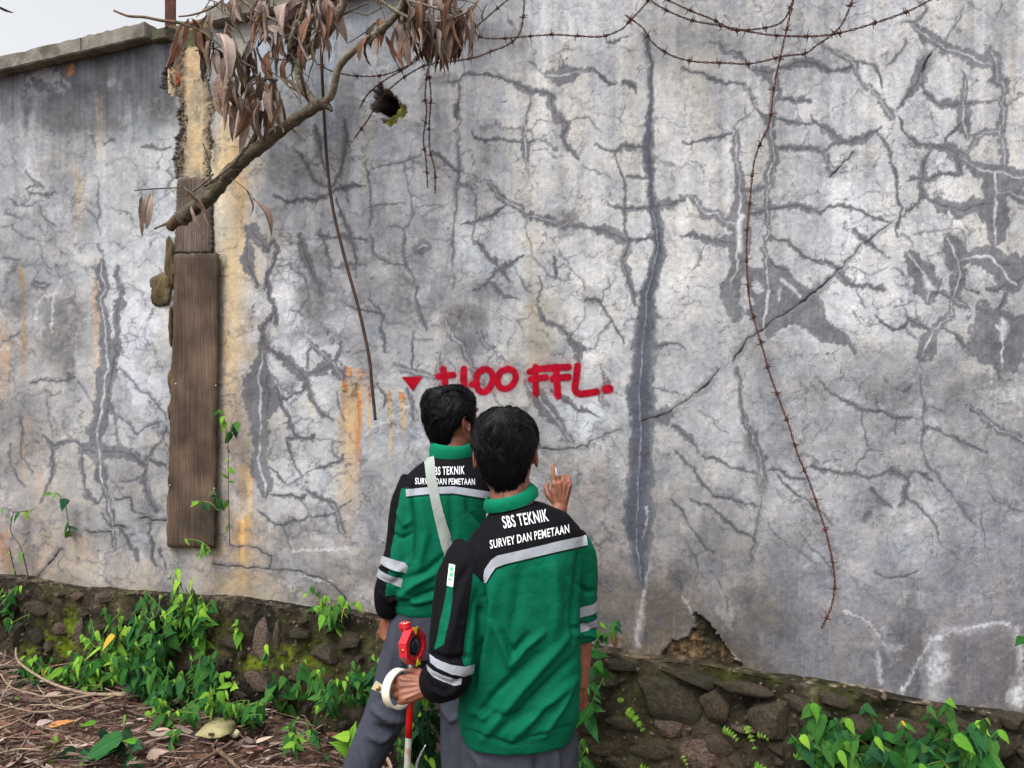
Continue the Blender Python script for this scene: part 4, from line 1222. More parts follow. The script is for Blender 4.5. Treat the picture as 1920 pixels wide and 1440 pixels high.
# boards nailed over the joint
def wood_mat(name, c1, c2, c3):
    m, nt, b = new_mat(name)
    N, L = nt.nodes, nt.links
    tc = N.new('ShaderNodeTexCoord'); mp = N.new('ShaderNodeMapping'); mp.inputs['Scale'].default_value = (70, 70, 1.6)
    L.new(tc.outputs['Object'], mp.inputs[0])
    n = N.new('ShaderNodeTexNoise'); n.inputs['Scale'].default_value = 2.2; n.inputs['Detail'].default_value = 9; n.inputs['Roughness'].default_value = 0.7; n.inputs['Distortion'].default_value = 0.5
    L.new(mp.outputs[0], n.inputs[0])
    cr = N.new('ShaderNodeValToRGB')
    cr.color_ramp.elements[0].position = 0.3; cr.color_ramp.elements[0].color = (*c1, 1)
    cr.color_ramp.elements[1].position = 0.72; cr.color_ramp.elements[1].color = (*c3, 1)
    e = cr.color_ramp.elements.new(0.5); e.color = (*c2, 1)
    L.new(n.outputs['Fac'], cr.inputs[0])
    n2 = N.new('ShaderNodeTexNoise'); n2.inputs['Scale'].default_value = 6; n2.inputs['Detail'].default_value = 6
    L.new(tc.outputs['Object'], n2.inputs[0])
    mr = N.new('ShaderNodeMapRange'); mr.inputs['From Min'].default_value = 0.3; mr.inputs['From Max'].default_value = 0.7; mr.inputs['To Min'].default_value = 0.42; mr.inputs['To Max'].default_value = 1.4
    L.new(n2.outputs['Fac'], mr.inputs[0])
    vm = N.new('ShaderNodeVectorMath'); vm.operation = 'SCALE'
    L.new(cr.outputs[0], vm.inputs[0]); L.new(mr.outputs[0], vm.inputs['Scale'])
    L.new(vm.outputs[0], b.inputs['Base Color'])
    b.inputs['Roughness'].default_value = 0.85; b.inputs['Specular IOR Level'].default_value = 0.25
    bp = N.new('ShaderNodeBump'); bp.inputs['Strength'].default_value = 0.6; bp.inputs['Distance'].default_value = 0.006
    L.new(n.outputs['Fac'], bp.inputs['Height']); L.new(bp.outputs[0], b.inputs['Normal'])
    return m
mat_wood = wood_mat("old_plank", srgb(52, 42, 36), srgb(84, 69, 57), srgb(106, 90, 75))
def board(name, label, corners, off, th, seed):
    """corners: 4 photo points tl tr br bl; slab with slightly worn edges"""
    r = random.Random(seed)
    tl, tr, br, bl = corners
    nr, nc = 60, 10
    mb = MB()
    ring = []
    front, back = [], []
    for i in range(nr + 1):
        t = i / nr
        for j in range(nc + 1):
            s = j / nc
            x = (tl[0] * (1 - s) + tr[0] * s) * (1 - t) + (bl[0] * (1 - s) + br[0] * s) * t
            y = (tl[1] * (1 - s) + tr[1] * s) * (1 - t) + (bl[1] * (1 - s) + br[1] * s) * t
            if j in (0, nc): x += r.uniform(-1.8, 1.8)
            if i in (0, nr): y += r.uniform(-2.0, 2.0)
            e = 0.004 if (j in (0, nc) or i in (0, nr)) else 0
            front.append(W(x, y, off + th - e + 0.0012 * math.sin(s * 9 + t * 5) + r.uniform(-.0005, .0005)))
            back.append(W(x, y, off))
    idx = lambda i, j: i * (nc + 1) + j
    Fc = []
    for i in range(nr):
        for j in range(nc):
            Fc.append((idx(i, j), idx(i + 1, j), idx(i + 1, j + 1), idx(i, j + 1)))
    k = len(front)
    for i in range(nr):
        Fc.append((idx(i, 0), idx(i, 0) + k, idx(i + 1, 0) + k, idx(i + 1, 0)))
        Fc.append((idx(i, nc), idx(i + 1, nc), idx(i + 1, nc) + k, idx(i, nc) + k))
    for j in range(nc):
        Fc.append((idx(0, j), idx(0, j + 1), idx(0, j + 1) + k, idx(0, j) + k))
        Fc.append((idx(nr, j), idx(nr, j) + k, idx(nr, j + 1) + k, idx(nr, j + 1)))
    for i in range(nr):
        for j in range(nc):
            Fc.append((idx(i, j) + k, idx(i, j + 1) + k, idx(i + 1, j + 1) + k, idx(i + 1, j) + k))
    mb.add(front + back, Fc)
    return mb
bt = thing("wooden_board", "long dark brown wooden board fixed upright over the wall joint", "board", W(362, 1025, 0))
mb = board("plank", "", [(327, 476), (411, 475), (404, 1028), (312, 1025)], 0.012, 0.026, 1)
part("plank", mb, mat_wood, bt, True)
mat_nail = mat_noise("nail_steel", srgb(120, 118, 112), srgb(190, 188, 182), 60, 0.4, metallic=0.6)
for (x, y) in [(405, 723), (319, 910), (402, 916), (330, 720)]:
    mb = MB(); c = W(x, y, 0.0385)
    mb.add(*tube([c, c + WN * 0.003], 0.004, 8)); part("nail", mb, mat_nail, bt)
mat_wood2 = wood_mat("grey_plank", srgb(48, 40, 36), srgb(92, 80, 72), srgb(128, 116, 106))
bt2 = thing("wooden_board", "short weathered grey board above the long brown board, under the branch end", "board", W(365, 474, 0))
part("plank", board("plank", "", [(333, 334), (397, 332), (400, 474), (326, 474)], 0.0, 0.014, 2), mat_wood2, bt2)
# rusty angle-iron post on the wall top
mat_rust = mat_noise("rusty_iron", srgb(48, 28, 24), srgb(104, 58, 42), 24, 0.9, 0.5, third=srgb(70, 38, 32), tscale=6)
pt = thing("rusty_post", "rusty angle iron post standing on the wall top beside the broken coping", "post", W(320, 72, -0.06))
mb = MB()
b0 = W(320, 76, -0.06); top = b0 + Vector((0, 0, 0.75))
for (a0, a1, o0, o1) in [(-0.032, 0.032, 0.0, 0.006), (-0.032, -0.026, -0.06, -0.0005)]:
    V = []
    for z in (b0.z - 0.08, top.z):
        for (u, o) in ((a0, o1), (a1, o1), (a1, o0), (a0, o0)):
            p = b0 + WU * u + WN * o; V.append((p.x, p.y, z))
    mb.add(V, [(0, 1, 5, 4), (1, 2, 6, 5), (2, 3, 7, 6), (3, 0, 4, 7), (4, 5, 6, 7), (3, 2, 1, 0)])
part("angle_iron", mb, mat_rust, pt, False)

# ------------------------------------------------------------------ spray-painted level mark
m, nt, b = new_mat("red_spray_paint")
N, L = nt.nodes, nt.links
at = N.new('ShaderNodeAttribute'); at.attribute_name = "cover"
no = N.new('ShaderNodeTexNoise'); no.inputs['Scale'].default_value = 420; no.inputs['Detail'].default_value = 3
n2 = N.new('ShaderNodeTexNoise'); n2.inputs['Scale'].default_value = 22; n2.inputs['Detail'].default_value = 5
tc = N.new('ShaderNodeTexCoord'); L.new(tc.outputs['Object'], no.inputs[0]); L.new(tc.outputs['Object'], n2.inputs[0])
cr = N.new('ShaderNodeValToRGB'); cr.color_ramp.elements[0].position = .3; cr.color_ramp.elements[1].position = .7
cr.color_ramp.elements[0].color = (*srgb(120, 0, 24), 1); cr.color_ramp.elements[1].color = (*srgb(160, 2, 32), 1)
L.new(n2.outputs['Fac'], cr.inputs[0]); L.new(cr.outputs[0], b.inputs['Base Color'])
b.inputs['Roughness'].default_value = 0.7; b.inputs['Specular IOR Level'].default_value = 0.1
a1 = N.new('ShaderNodeMath'); a1.operation = 'SUBTRACT'; a1.inputs[1].default_value = 0.5; L.new(no.outputs['Fac'], a1.inputs[0])
sc_ = N.new('ShaderNodeMath'); sc_.operation = 'MULTIPLY'; sc_.inputs[1].default_value = 0.55; L.new(a1.outputs[0], sc_.inputs[0])
a2 = N.new('ShaderNodeMath'); a2.operation = 'ADD'; mg = N.new('ShaderNodeMath'); mg.operation = 'MULTIPLY'; mg.inputs[1].default_value = 1.5; L.new(at.outputs['Fac'], mg.inputs[0]); L.new(mg.outputs[0], a2.inputs[0]); L.new(sc_.outputs[0], a2.inputs[1])
om = N.new('ShaderNodeMath'); om.operation = 'MULTIPLY'; L.new(at.outputs['Fac'], om.inputs[0])
a3 = N.new('ShaderNodeMath'); a3.operation = 'MULTIPLY'; a3.inputs[1].default_value = 1.0; a3.use_clamp = True; L.new(a2.outputs[0], a3.inputs[0])
L.new(a3.outputs[0], b.inputs['Alpha'])
mat_paint = m
def glyph(strokes, w, soft=3.0, poly=None, haze=0.10, hz=22):
    pts = [p for s in strokes for p in s] if poly is None else poly
    x0 = min(p[0] for p in pts) - 26; x1 = max(p[0] for p in pts) + 26
    y0 = min(p[1] for p in pts) - 26; y1 = max(p[1] for p in pts) + 26
    st = 1.3
    xs = np.arange(x0, x1, st); ys = np.arange(y0, y1, st)
    gx, gy = np.meshgrid(xs, ys)
    if poly is not None:
        d = poly_sd(gx, gy, poly)
        cov = np.clip(0.5 - d / 2.2, 0, 1); hzv = 0.0 * d
    else:
        d = np.full(gx.shape, 1e9)
        for s in strokes:
            sp = smooth_path([Vector((p[0], p[1], 0)) for p in s], 6)
            for i in range(len(sp) - 1):
                ax, ay = sp[i].x, sp[i].y; bx, by = sp[i + 1].x, sp[i + 1].y
                dx, dy = bx - ax, by - ay
                t = np.clip(((gx - ax) * dx + (gy - ay) * dy) / (dx * dx + dy * dy + 1e-9), 0, 1)
                d = np.minimum(d, np.hypot(gx - ax - t * dx, gy - ay - t * dy))
        d = d - w / 2
        cov = np.clip(0.5 - d / soft, 0, 1)
        hzv = haze * np.clip(1 - d / hz, 0, 1) ** 2
    cov = np.maximum(cov, hzv)
    ii = {}; V = []; C = []; Fc = []
    pxs = sample(DISP, gx.ravel(), gy.ravel()).reshape(gx.shape)
    for r_ in range(len(ys) - 1):
        for c_ in range(len(xs) - 1):
            if cov[r_:r_ + 2, c_:c_ + 2].max() > 0.012:
                f = []
                for (a, b2) in ((r_, c_), (r_ + 1, c_), (r_ + 1, c_ + 1), (r_, c_ + 1)):
                    if (a, b2) not in ii:
                        ii[(a, b2)] = len(V)
                        V.append(W(gx[a, b2], gy[a, b2], pxs[a, b2] + 0.0022)); C.append(cov[a, b2])
                    f.append(ii[(a, b2)])
                Fc.append(tuple(f))
    mb = MB(); mb.add(V, Fc)
    me = mb.mesh("painted_mark", mat_paint)
    set_attr(me, "cover", C)
    return me
GR = thing("spray_paint_marking", "red sprayed triangle and level note on the wall above the workers' heads", "graffiti", W(960, 745, 0))
def gl(name, *a, **k):
    link(name, glyph(*a, **k), GR)
gl("painted_triangle", None, 0, poly=[(754, 707), (792, 706), (774, 733)])
gl("painted_plus_sign", [[(831, 692), (834, 710), (834, 728), (833, 744)], [(822, 706), (836, 704), (850, 703)]], 11)
gl("painted_digit", [[(870, 692), (869, 710), (872, 733)]], 12)
gl("painted_point", [[(884, 720), (887, 720)]], 10)
gl("painted_digit", [[(907, 692), (896, 700), (893, 715), (897, 730), (906, 735), (917, 728), (924, 712), (921, 698), (912, 692)]], 11)
gl("painted_digit", [[(955, 692), (940, 696), (933, 710), (936, 724), (947, 729), (960, 722), (967, 708), (963, 696), (952, 691)]], 11)
gl("painted_letter", [[(993, 697), (1010, 692), (1030, 690)], [(1004, 688), (1004, 715), (1005, 738)], [(995, 711), (1010, 709), (1023, 707)]], 11)
gl("painted_letter", [[(1030, 690), (1050, 689), (1066, 688)], [(1042, 688), (1044, 715), (1046, 742)], [(1037, 710), (1052, 708), (1066, 707)]], 12)
gl("painted_letter", [[(1083, 686), (1080, 712), (1078, 730), (1086, 738), (1102, 737), (1118, 734)]], 12)
gl("painted_dot", [[(1137, 730), (1142, 729)]], 15)
# ------------------------------------------------------------------ rubble-stone foundation under the wall
def foot_z(u):
    px = np.clip(960 + F * (u * CA) / (WY0 - u * SA), -400, 2300)
    py = np.interp(px, [-400, -80, 0, 60, 130, 230, 320, 430, 560, 700, 900, 1000, 1100, 1200, 1260, 1400, 1500, 1600, 1700, 1920, 2300], [1060, 1078, 1080, 1084, 1095, 1108, 1112, 1122, 1134, 1150, 1180, 1196, 1212, 1228, 1236, 1252, 1268, 1286, 1306, 1336, 1400])
    return CAMZ - (py - HOR) / F * (WY0 - u * SA)
_uf = np.concatenate([np.linspace(-7.5, -3.3, 60), np.arange(-3.28, 2.3, 0.0075), np.linspace(2.32, 4.6, 30)])
prof_n = 150
r3 = np.random.RandomState(17)
FU = np.repeat(_uf[None, :], prof_n, 0)
sN = fbm(prof_n, len(_uf), 26, 24, r3, 5, 0.62) - 0.5
sB = fbm(prof_n, len(_uf), 60, 70, r3, 3, 0.5) - 0.5
sF = fbm(prof_n, len(_uf), 5, 5, r3, 3, 0.7) - 0.5
zt = foot_z(_uf) + 0.018 * (fbm(1, len(_uf), 1.5, 26, r3, 1)[0] - 0.5)
s_ = np.linspace(0, 1, prof_n)[:, None]
led = np.clip(s_ / 0.10, 0, 1)
OFF = -0.05 + 0.105 * np.sin(led * math.pi / 2) + np.clip(s_ - 0.10, 0, 1) * 0.06
ZF = np.where(s_ < 0.10, zt[None, :] + 0.012 * (1 - led), zt[None, :] - (s_ - 0.10) / 0.90 * (zt[None, :] + 0.25))
ZF = ZF + np.where(s_ < 0.1, 0.02 * sN, 0.0)
dd = (0.05 * sB + 0.055 * sN + 0.016 * sF) * np.clip(s_ * 9, 0.1, 1)
OFF = OFF + dd
XF = FU * CA - SA * OFF; YF = WY0 - FU * SA - CA * OFF
me = grid_mesh("rubble_mortar", np.stack([XF, YF, ZF], -1)[::-1].reshape(-1, 3), *FU.shape)
PXF = 960 + F * XF / YF; PYF = HOR - F * (ZF - CAMZ) / YF
cf = np.empty(FU.shape + (3,)); cf[:] = (48, 43, 34)
cf *= (1 + 1.1 * sN + 0.9 * sF)[..., None]
def mixf(mask, col):
    global cf
    mk = np.clip(mask, 0, 1)[..., None]
    cf = cf * (1 - mk) + np.array(col) * (1 + 0.8 * sF[..., None]) * mk
mixf((fbm(prof_n, len(_uf), 22, 30, r3, 5, 0.6) - 0.54) * 8 * 0.6, (82, 70, 57))
mixf((fbm(prof_n, len(_uf), 18, 30, r3, 5, 0.6) - 0.56) * 9 * 0.7, (28, 24, 20))
mixf((fbm(prof_n, len(_uf), 30, 40, r3, 5, 0.6) - 0.50) * 7 * 0.45, (60, 62, 30))
mossn = fbm(prof_n, len(_uf), 14, 26, r3, 4, 0.6)
mz = np.zeros(FU.shape)
for (x, y, rx, ry, a) in [(130, 1165, 22, 30, 1.), (95, 1185, 34, 26, 1.), (60, 1225, 26, 22, .9), (120, 1215, 24, 30, 1.), (480, 1245, 34, 20, 1.), (535, 1230, 26, 24, .8), (590, 1250, 44, 50, .55), (400, 1190, 50, 40, .35), (1380, 1270, 90, 26, .25), (630, 1300, 40, 60, .3)]:
    mz = np.maximum(mz, a * np.clip(1.3 - np.hypot((PXF - x) / rx, (PYF - y) / ry), 0, 1))
mixf(mz * np.clip((mossn - 0.36) * 8, 0, 1), (92, 108, 18))
mixf(np.clip((0.14 - s_) * 14, 0, 1) * np.clip((sF + 0.6 * sN - 0.02) * 6, 0, 1) * np.where(PXF > 1380, 0.75, 0.3), (132, 122, 110))
mixf((vnoise(prof_n, len(_uf), 2.2, 2.2, r3) - 0.93) * 16 * 0.8, (140, 130, 116))
set_col(me, "weather", srgb_np(np.clip(cf, 10, 220))[::-1].reshape(-1, 3))
mat_mortar_w, nt, b = new_mat("mortar_rough")
N, L = nt.nodes, nt.links
at = N.new('ShaderNodeAttribute'); at.attribute_name = "weather"
tc = N.new('ShaderNodeTexCoord')
n1 = N.new('ShaderNodeTexNoise'); n1.inputs['Scale'].default_value = 36; n1.inputs['Detail'].default_value = 12; n1.inputs['Roughness'].default_value = 0.75
L.new(tc.outputs['Object'], n1.inputs[0])
mr = N.new('ShaderNodeMapRange'); mr.inputs['From Min'].default_value = 0.3; mr.inputs['From Max'].default_value = 0.7; mr.inputs['To Min'].default_value = 0.45; mr.inputs['To Max'].default_value = 1.6
L.new(n1.outputs['Fac'], mr.inputs[0])
vm = N.new('ShaderNodeVectorMath'); vm.operation = 'SCALE'
L.new(at.outputs['Color'], vm.inputs[0]); L.new(mr.outputs[0], vm.inputs['Scale']); L.new(vm.outputs[0], b.inputs['Base Color'])
b.inputs['Roughness'].default_value = 0.95; b.inputs['Specular IOR Level'].default_value = 0.15
bp = N.new('ShaderNodeBump'); bp.inputs['Strength'].default_value = 0.9; bp.inputs['Distance'].default_value = 0.02
L.new(n1.outputs['Fac'], bp.inputs['Height']); L.new(bp.outputs[0], b.inputs['Normal'])
me.materials.append(mat_mortar_w)
def block_mesh(seed, mat):
    """an angular rubble block: boxy, chipped, rough"""
    bm = bmesh.new(); bmesh.ops.create_icosphere(bm, subdivisions=3, radius=1.0)
    r = random.Random(seed)
    planes = [(Vector((r.gauss(0, 1), r.gauss(-.3, .5), r.gauss(0, 1))).normalized(), r.uniform(0.52, 0.80)) for _ in range(11)]
    ph = [r.uniform(0, 6) for _ in range(8)]
    ex = r.uniform(2.6, 4.2)
    for v in bm.verts:
        c = v.co.copy()
        l = (abs(c.x) ** ex + abs(c.y) ** ex + abs(c.z) ** ex) ** (1 / ex)
        c = c / l * 0.86
        for n, d in planes:
            k = c.dot(n)
            if k > d: c -= n * (k - d)
        w = math.sin(4.3 * c.x + ph[0]) * math.sin(3.7 * c.z + ph[1]) + 0.6 * math.sin(9.1 * c.z + ph[2]) * math.sin(8.3 * c.x + ph[3]) + 0.5 * math.sin(15 * c.x + ph[4]) * math.sin(14 * c.z + ph[5])
        c *= 1 + 0.03 * w + r.uniform(-.016, .016)
        v.co = c
    me = bpy.data.meshes.new("stone"); bm.to_mesh(me); bm.free()
    me.polygons.foreach_set('use_smooth', [True] * len(me.polygons))
    me.set_sharp_from_angle(angle=R(24))
    me.materials.append(mat)
    return me
FOUND = thing("stone_foundation", "dark mossy rubble stone footing that the concrete wall stands on", "foundation", wall_pt(0, 0.0, 0.1))
part("rubble_mortar", me, None, FOUND)
mat_stone = mat_noise("foundation_stone", srgb(40, 34, 28), srgb(88, 76, 63), 7, 0.92, 0.9, 40, rand=0.30, third=srgb(54, 58, 28), tscale=6, detail=10)
mat_stone_l = mat_noise("foundation_stone_pale", srgb(58, 48, 40), srgb(122, 104, 90), 7, 0.92, 0.9, 40, rand=0.2, third=srgb(62, 52, 40), tscale=12, detail=10)
stones = [block_mesh(s + 100, mat_stone) for s in range(9)]
stones_l = [block_mesh(s + 140, mat_stone_l) for s in range(5)]
SL = [(1252, 1306, 128, 88, 0, 1), (1256, 1365, 64, 40, 0, 2), (1338, 1322, 52, 64, 0, 1), (1172, 1352, 80, 36, 0, 1), (1222, 1403, 92, 34, 0, 1), (1318, 1418, 86, 60, 0, 2), (1135, 1275, 70, 44, 0, 0), (1250, 1432, 44, 30, 0, 1), (1436, 1345, 92, 78, 0, 1),
      (1345, 1392, 60, 44, 0, 0), (1402, 1366, 52, 16, 0, 2), (1455, 1398, 50, 30, 0, 0), (1432, 1428, 36, 26, 0, 1), (1130, 1402, 70, 34, 0, 0), (1110, 1330, 44, 40, 0, 0), (1165, 1425, 60, 30, 0, 0), (1380, 1425, 46, 34, 0, 0), (1290, 1268, 120, 24, 0, 0), (1390, 1290, 110, 26, 0, 0), (1160, 1245, 60, 26, 0, 0),
      (492, 1196, 46, 78, 0, 2), (522, 1192, 20, 52, 0, 2), (560, 1186, 54, 24, 0, 1), (430, 1202, 52, 26, 0, 1), (484, 1276, 66, 44, 0, 2), (456, 1226, 24, 22, 0, 1), (610, 1224, 66, 44, 0, 0), (455, 1300, 60, 20, 0, 1), (370, 1180, 60, 34, 0, 0), (385, 1240, 46, 36, 0, 0), (560, 1260, 44, 50, 0, 0), (655, 1200, 46, 36, 0, 0), (668, 1280, 46, 60, 0, 0),
      (114, 1178, 34, 28, 0, 2), (152, 1184, 28, 52, 0, 2), (72, 1192, 24, 40, 0, 1), (96, 1214, 18, 26, 0, 2), (62, 1244, 34, 28, 0, 0), (138, 1232, 26, 36, 0, 1), (118, 1112, 18, 22, 0, 2), (146, 1118, 26, 18, 0, 2), (192, 1120, 26, 22, 0, 2), (30, 1188, 34, 60, 0, 0), (20, 1130, 40, 34, 0, 0), (228, 1236, 36, 40, 0, 0), (262, 1262, 36, 30, 0, 1), (70, 1140, 50, 30, 0, 0), (240, 1160, 50, 36, 0, 0),
      (190, 1180, 40, 30, 0, 0), (300, 1150, 50, 26, 0, 0), (1500, 1320, 60, 36, 0, 0), (1560, 1310, 60, 30, 0, 0), (1520, 1390, 60, 40, 0, 0), (1600, 1360, 60, 40, 0, 0), (1700, 1370, 70, 44, 0, 0), (1790, 1360, 70, 40, 0, 0), (1870, 1395, 60, 44, 0, 1), (1640, 1420, 60, 40, 0, 0), (1895, 1350, 50, 30, 0, 0), (760, 1250, 60, 44, 0, 0), (800, 1320, 60, 44, 0, 0), (840, 1250, 60, 40, 0, 0), (930, 1290, 70, 50, 0, 0), (1000, 1250, 70, 50, 0, 0), (1040, 1330, 60, 50, 0, 0), (720, 1320, 50, 40, 0, 0), (900, 1370, 60, 40, 0, 0), (820, 1400, 60, 40, 0, 0), (1000, 1400, 70, 40, 0, 0)]
rr = random.Random(12)
for _t in range(900):
    x = rr.uniform(0, 1920); y = np.interp(x, [0, 320, 700, 1200, 1500, 1920], [1108, 1140, 1175, 1262, 1300, 1372]) + rr.random() ** 0.8 * 260
    w = rr.choice((16, 22, 30, 40)) * rr.uniform(.8, 1.3) * (0.7 + 0.5 * x / 1920); h = w * rr.uniform(.4, .85)
    if y + h / 2 > 1440: continue
    if all(abs(x - q[0]) > (w + q[2]) * 0.47 or abs(y - q[1]) > (h + q[3]) * 0.47 for q in SL):
        SL.append((x, y, w, h, 0, rr.choice((0, 0, 0, 1))))
    if len(SL) > 215: break
for (x, y, w, h, _, kind) in SL:
    c = W(x, y, 0.056 + 0.018 * rr.random())
    k = (c.y) / F
    me = rr.choice(stones_l if kind == 2 else stones)
    o = link("stone", me, FOUND, c, (rr.gauss(0, .1), rr.gauss(0, 0.10), -AW + rr.gauss(0, .08)))
    o.scale = (w * 0.60 * k / CA, 0.034 + 0.014 * rr.random(), h * 0.60 * k)

# crumbs and pebbles bedded in the mortar: too many to pick apart
mat_crumb = mat_noise("mortar_crumbs", srgb(44, 37, 30), srgb(104, 90, 76), 25, 0.95, 0.6)
crumb = [stone_mesh("crumb", s + 300, mat_crumb, 1, .7, .8, 1) for s in range(6)]
CR = MB(); rr = random.Random(91)
_fi = OFF
for k in range(2600):
    j = rr.randrange(60, len(_uf) - 30)
    i = int(prof_n * (0.06 + 0.9 * rr.random() ** 1.25))
    c = Vector((XF[i, j], YF[i, j], ZF[i, j]))
    s0 = 0.0035 + 0.011 * rr.random() ** 2.5
    q = Euler((rr.uniform(0, 6), rr.uniform(0, 6), rr.uniform(0, 6))).to_matrix()
    me_ = rr.choice(crumb)
    CR.add([c + q @ (v.co * s0) for v in me_.vertices], [tuple(p.vertices) for p in me_.polygons])
part("crumbs", CR, mat_crumb, FOUND)['kind'] = 'stuff'
# ------------------------------------------------------------------ ground
def ground_z(x, y):
    D = (WY0 - TA * x - y) * CA
    u = x / CA
    hl = 0.25 / (1 + np.exp((u + 0.55) * 5)) + 0.02
    return hl * np.exp(-np.clip(D, 0, 9) ** 2 / 1.1) + 0.012 * np.sin(x * 3.1 + 1) * np.sin(y * 2.7)
gx = np.concatenate([np.linspace(-150, -8, 14), np.linspace(-7, -3.6, 18), np.arange(-3.5, 2.6, 0.03), np.linspace(2.8, 8, 18), np.linspace(10, 150, 14)])
gy = np.concatenate([np.linspace(-150, -4, 16), np.linspace(-3, 1.2, 20), np.arange(1.25, 4.8, 0.03), np.linspace(5, 12, 10), np.linspace(15, 150, 14)])
GX, GY = np.meshgrid(gx, gy)
r4 = np.random.RandomState(8)
gn = fbm(*GX.shape, 12, 12, r4, 4, 0.6) - 0.5
GZ = ground_z(GX, GY) + 0.05 * gn
me = grid_mesh("ground", np.stack([GX, GY, GZ], -1).reshape(-1, 3), *GX.shape)
mat_soil = mat_noise("soil", srgb(58, 42, 34), srgb(98, 74, 60), 30, 0.95, 0.8, 90, third=srgb(120, 98, 84), tscale=40)
me.materials.append(mat_soil)
tag(link("ground", me), kind='structure')

# dead leaf litter: too much of it to count
def lmat(name, hexes):
    m, nt, b = new_mat(name)
    N, L = nt.nodes, nt.links
    at = N.new('ShaderNodeAttribute'); at.attribute_name = "tint"
    L.new(at.outputs['Color'], b.inputs['Base Color'])
    b.inputs['Roughness'].default_value = 0.75
    b.inputs['Specular IOR Level'].default_value = 0.3
    return m
mat_litter = lmat("dry_litter", None)
LC = [srgb(112, 88, 76), srgb(150, 126, 112), srgb(84, 62, 52), srgb(176, 154, 140), srgb(116, 78, 62), srgb(100, 82, 74), srgb(136, 108, 92), srgb(60, 46, 40), srgb(160, 140, 128), srgb(128, 108, 98)]
def litter(n, xr, dr, seed):
    r = random.Random(seed)
    V, Fc, C = [], [], []
    for _ in range(n):
        x = r.uniform(*xr); D = dr[0] + (dr[1] - dr[0]) * r.random() ** 0.8
        y = WY0 - TA * x - D / CA
        z = float(ground_z(x, y)) + r.uniform(0.004, 0.045)
        a = r.uniform(0, 2 * math.pi) if r.random() < 0.45 else r.gauss(0.15, 0.4)
        tl = r.gauss(0, 0.28); rl = r.gauss(0, 0.5)
        stick = r.random() < 0.28
        L_ = (0.012 + 0.045 * r.random() ** 1.8) if not stick else r.uniform(0.03, 0.13)
        w = L_ * r.uniform(0.14, 0.32) if not stick else r.uniform(0.0015, 0.0035)
        q = Euler((rl, tl, a)).to_matrix()
        c = Vector((x, y, z)); cu = r.uniform(-0.5, 1.0) * L_ * 0.3
        col = np.array(r.choice(LC)) * r.uniform(0.45, 1.05)
        k = len(V)
        if stick:
            pts = [(-L_, 0), (0, r.gauss(0, 0.004)), (L_, 0)]
            for (px_, py_) in pts:
                V += [c + q @ Vector((px_, py_ - w, 0)), c + q @ Vector((px_, py_ + w, 0)), c + q @ Vector((px_, py_, w * 1.6))]
            for i in range(2):
                for j in range(3):
                    Fc.append((k + 3 * i + j, k + 3 * i + (j + 1) % 3, k + 3 * i + 3 + (j + 1) % 3, k + 3 * i + 3 + j))
            C += [col] * 9
        else:
            prof = [(-1, 0.1), (-0.45, 0.9), (0.2, 1.0), (0.75, 0.5), (1, 0.04)]
            for (t, ww) in prof:
                zz = cu * (t * t) ; sg = w * ww
                V += [c + q @ Vector((t * L_, -sg, zz + sg * 0.5)), c + q @ Vector((t * L_, 0, zz)), c + q @ Vector((t * L_, sg, zz + sg * 0.5))]
            for i in range(4):
                for j in range(2):
                    Fc.append((k + 3 * i + j, k + 3 * i + j + 1, k + 3 * i + 4 + j, k + 3 * i + 3 + j))
            C += [col] * 15
    mb = MB(); mb.add(V, Fc)
    me = mb.mesh("leaf_litter", mat_litter)
    set_col(me, "tint", np.array(C))
    return me
tag(link("leaf_litter", litter(16000, (-4.4, 0.6), (0.05, 1.95), 3)), "brown dead leaves and chips covering the ground below the footing", "leaf litter", kind='stuff')

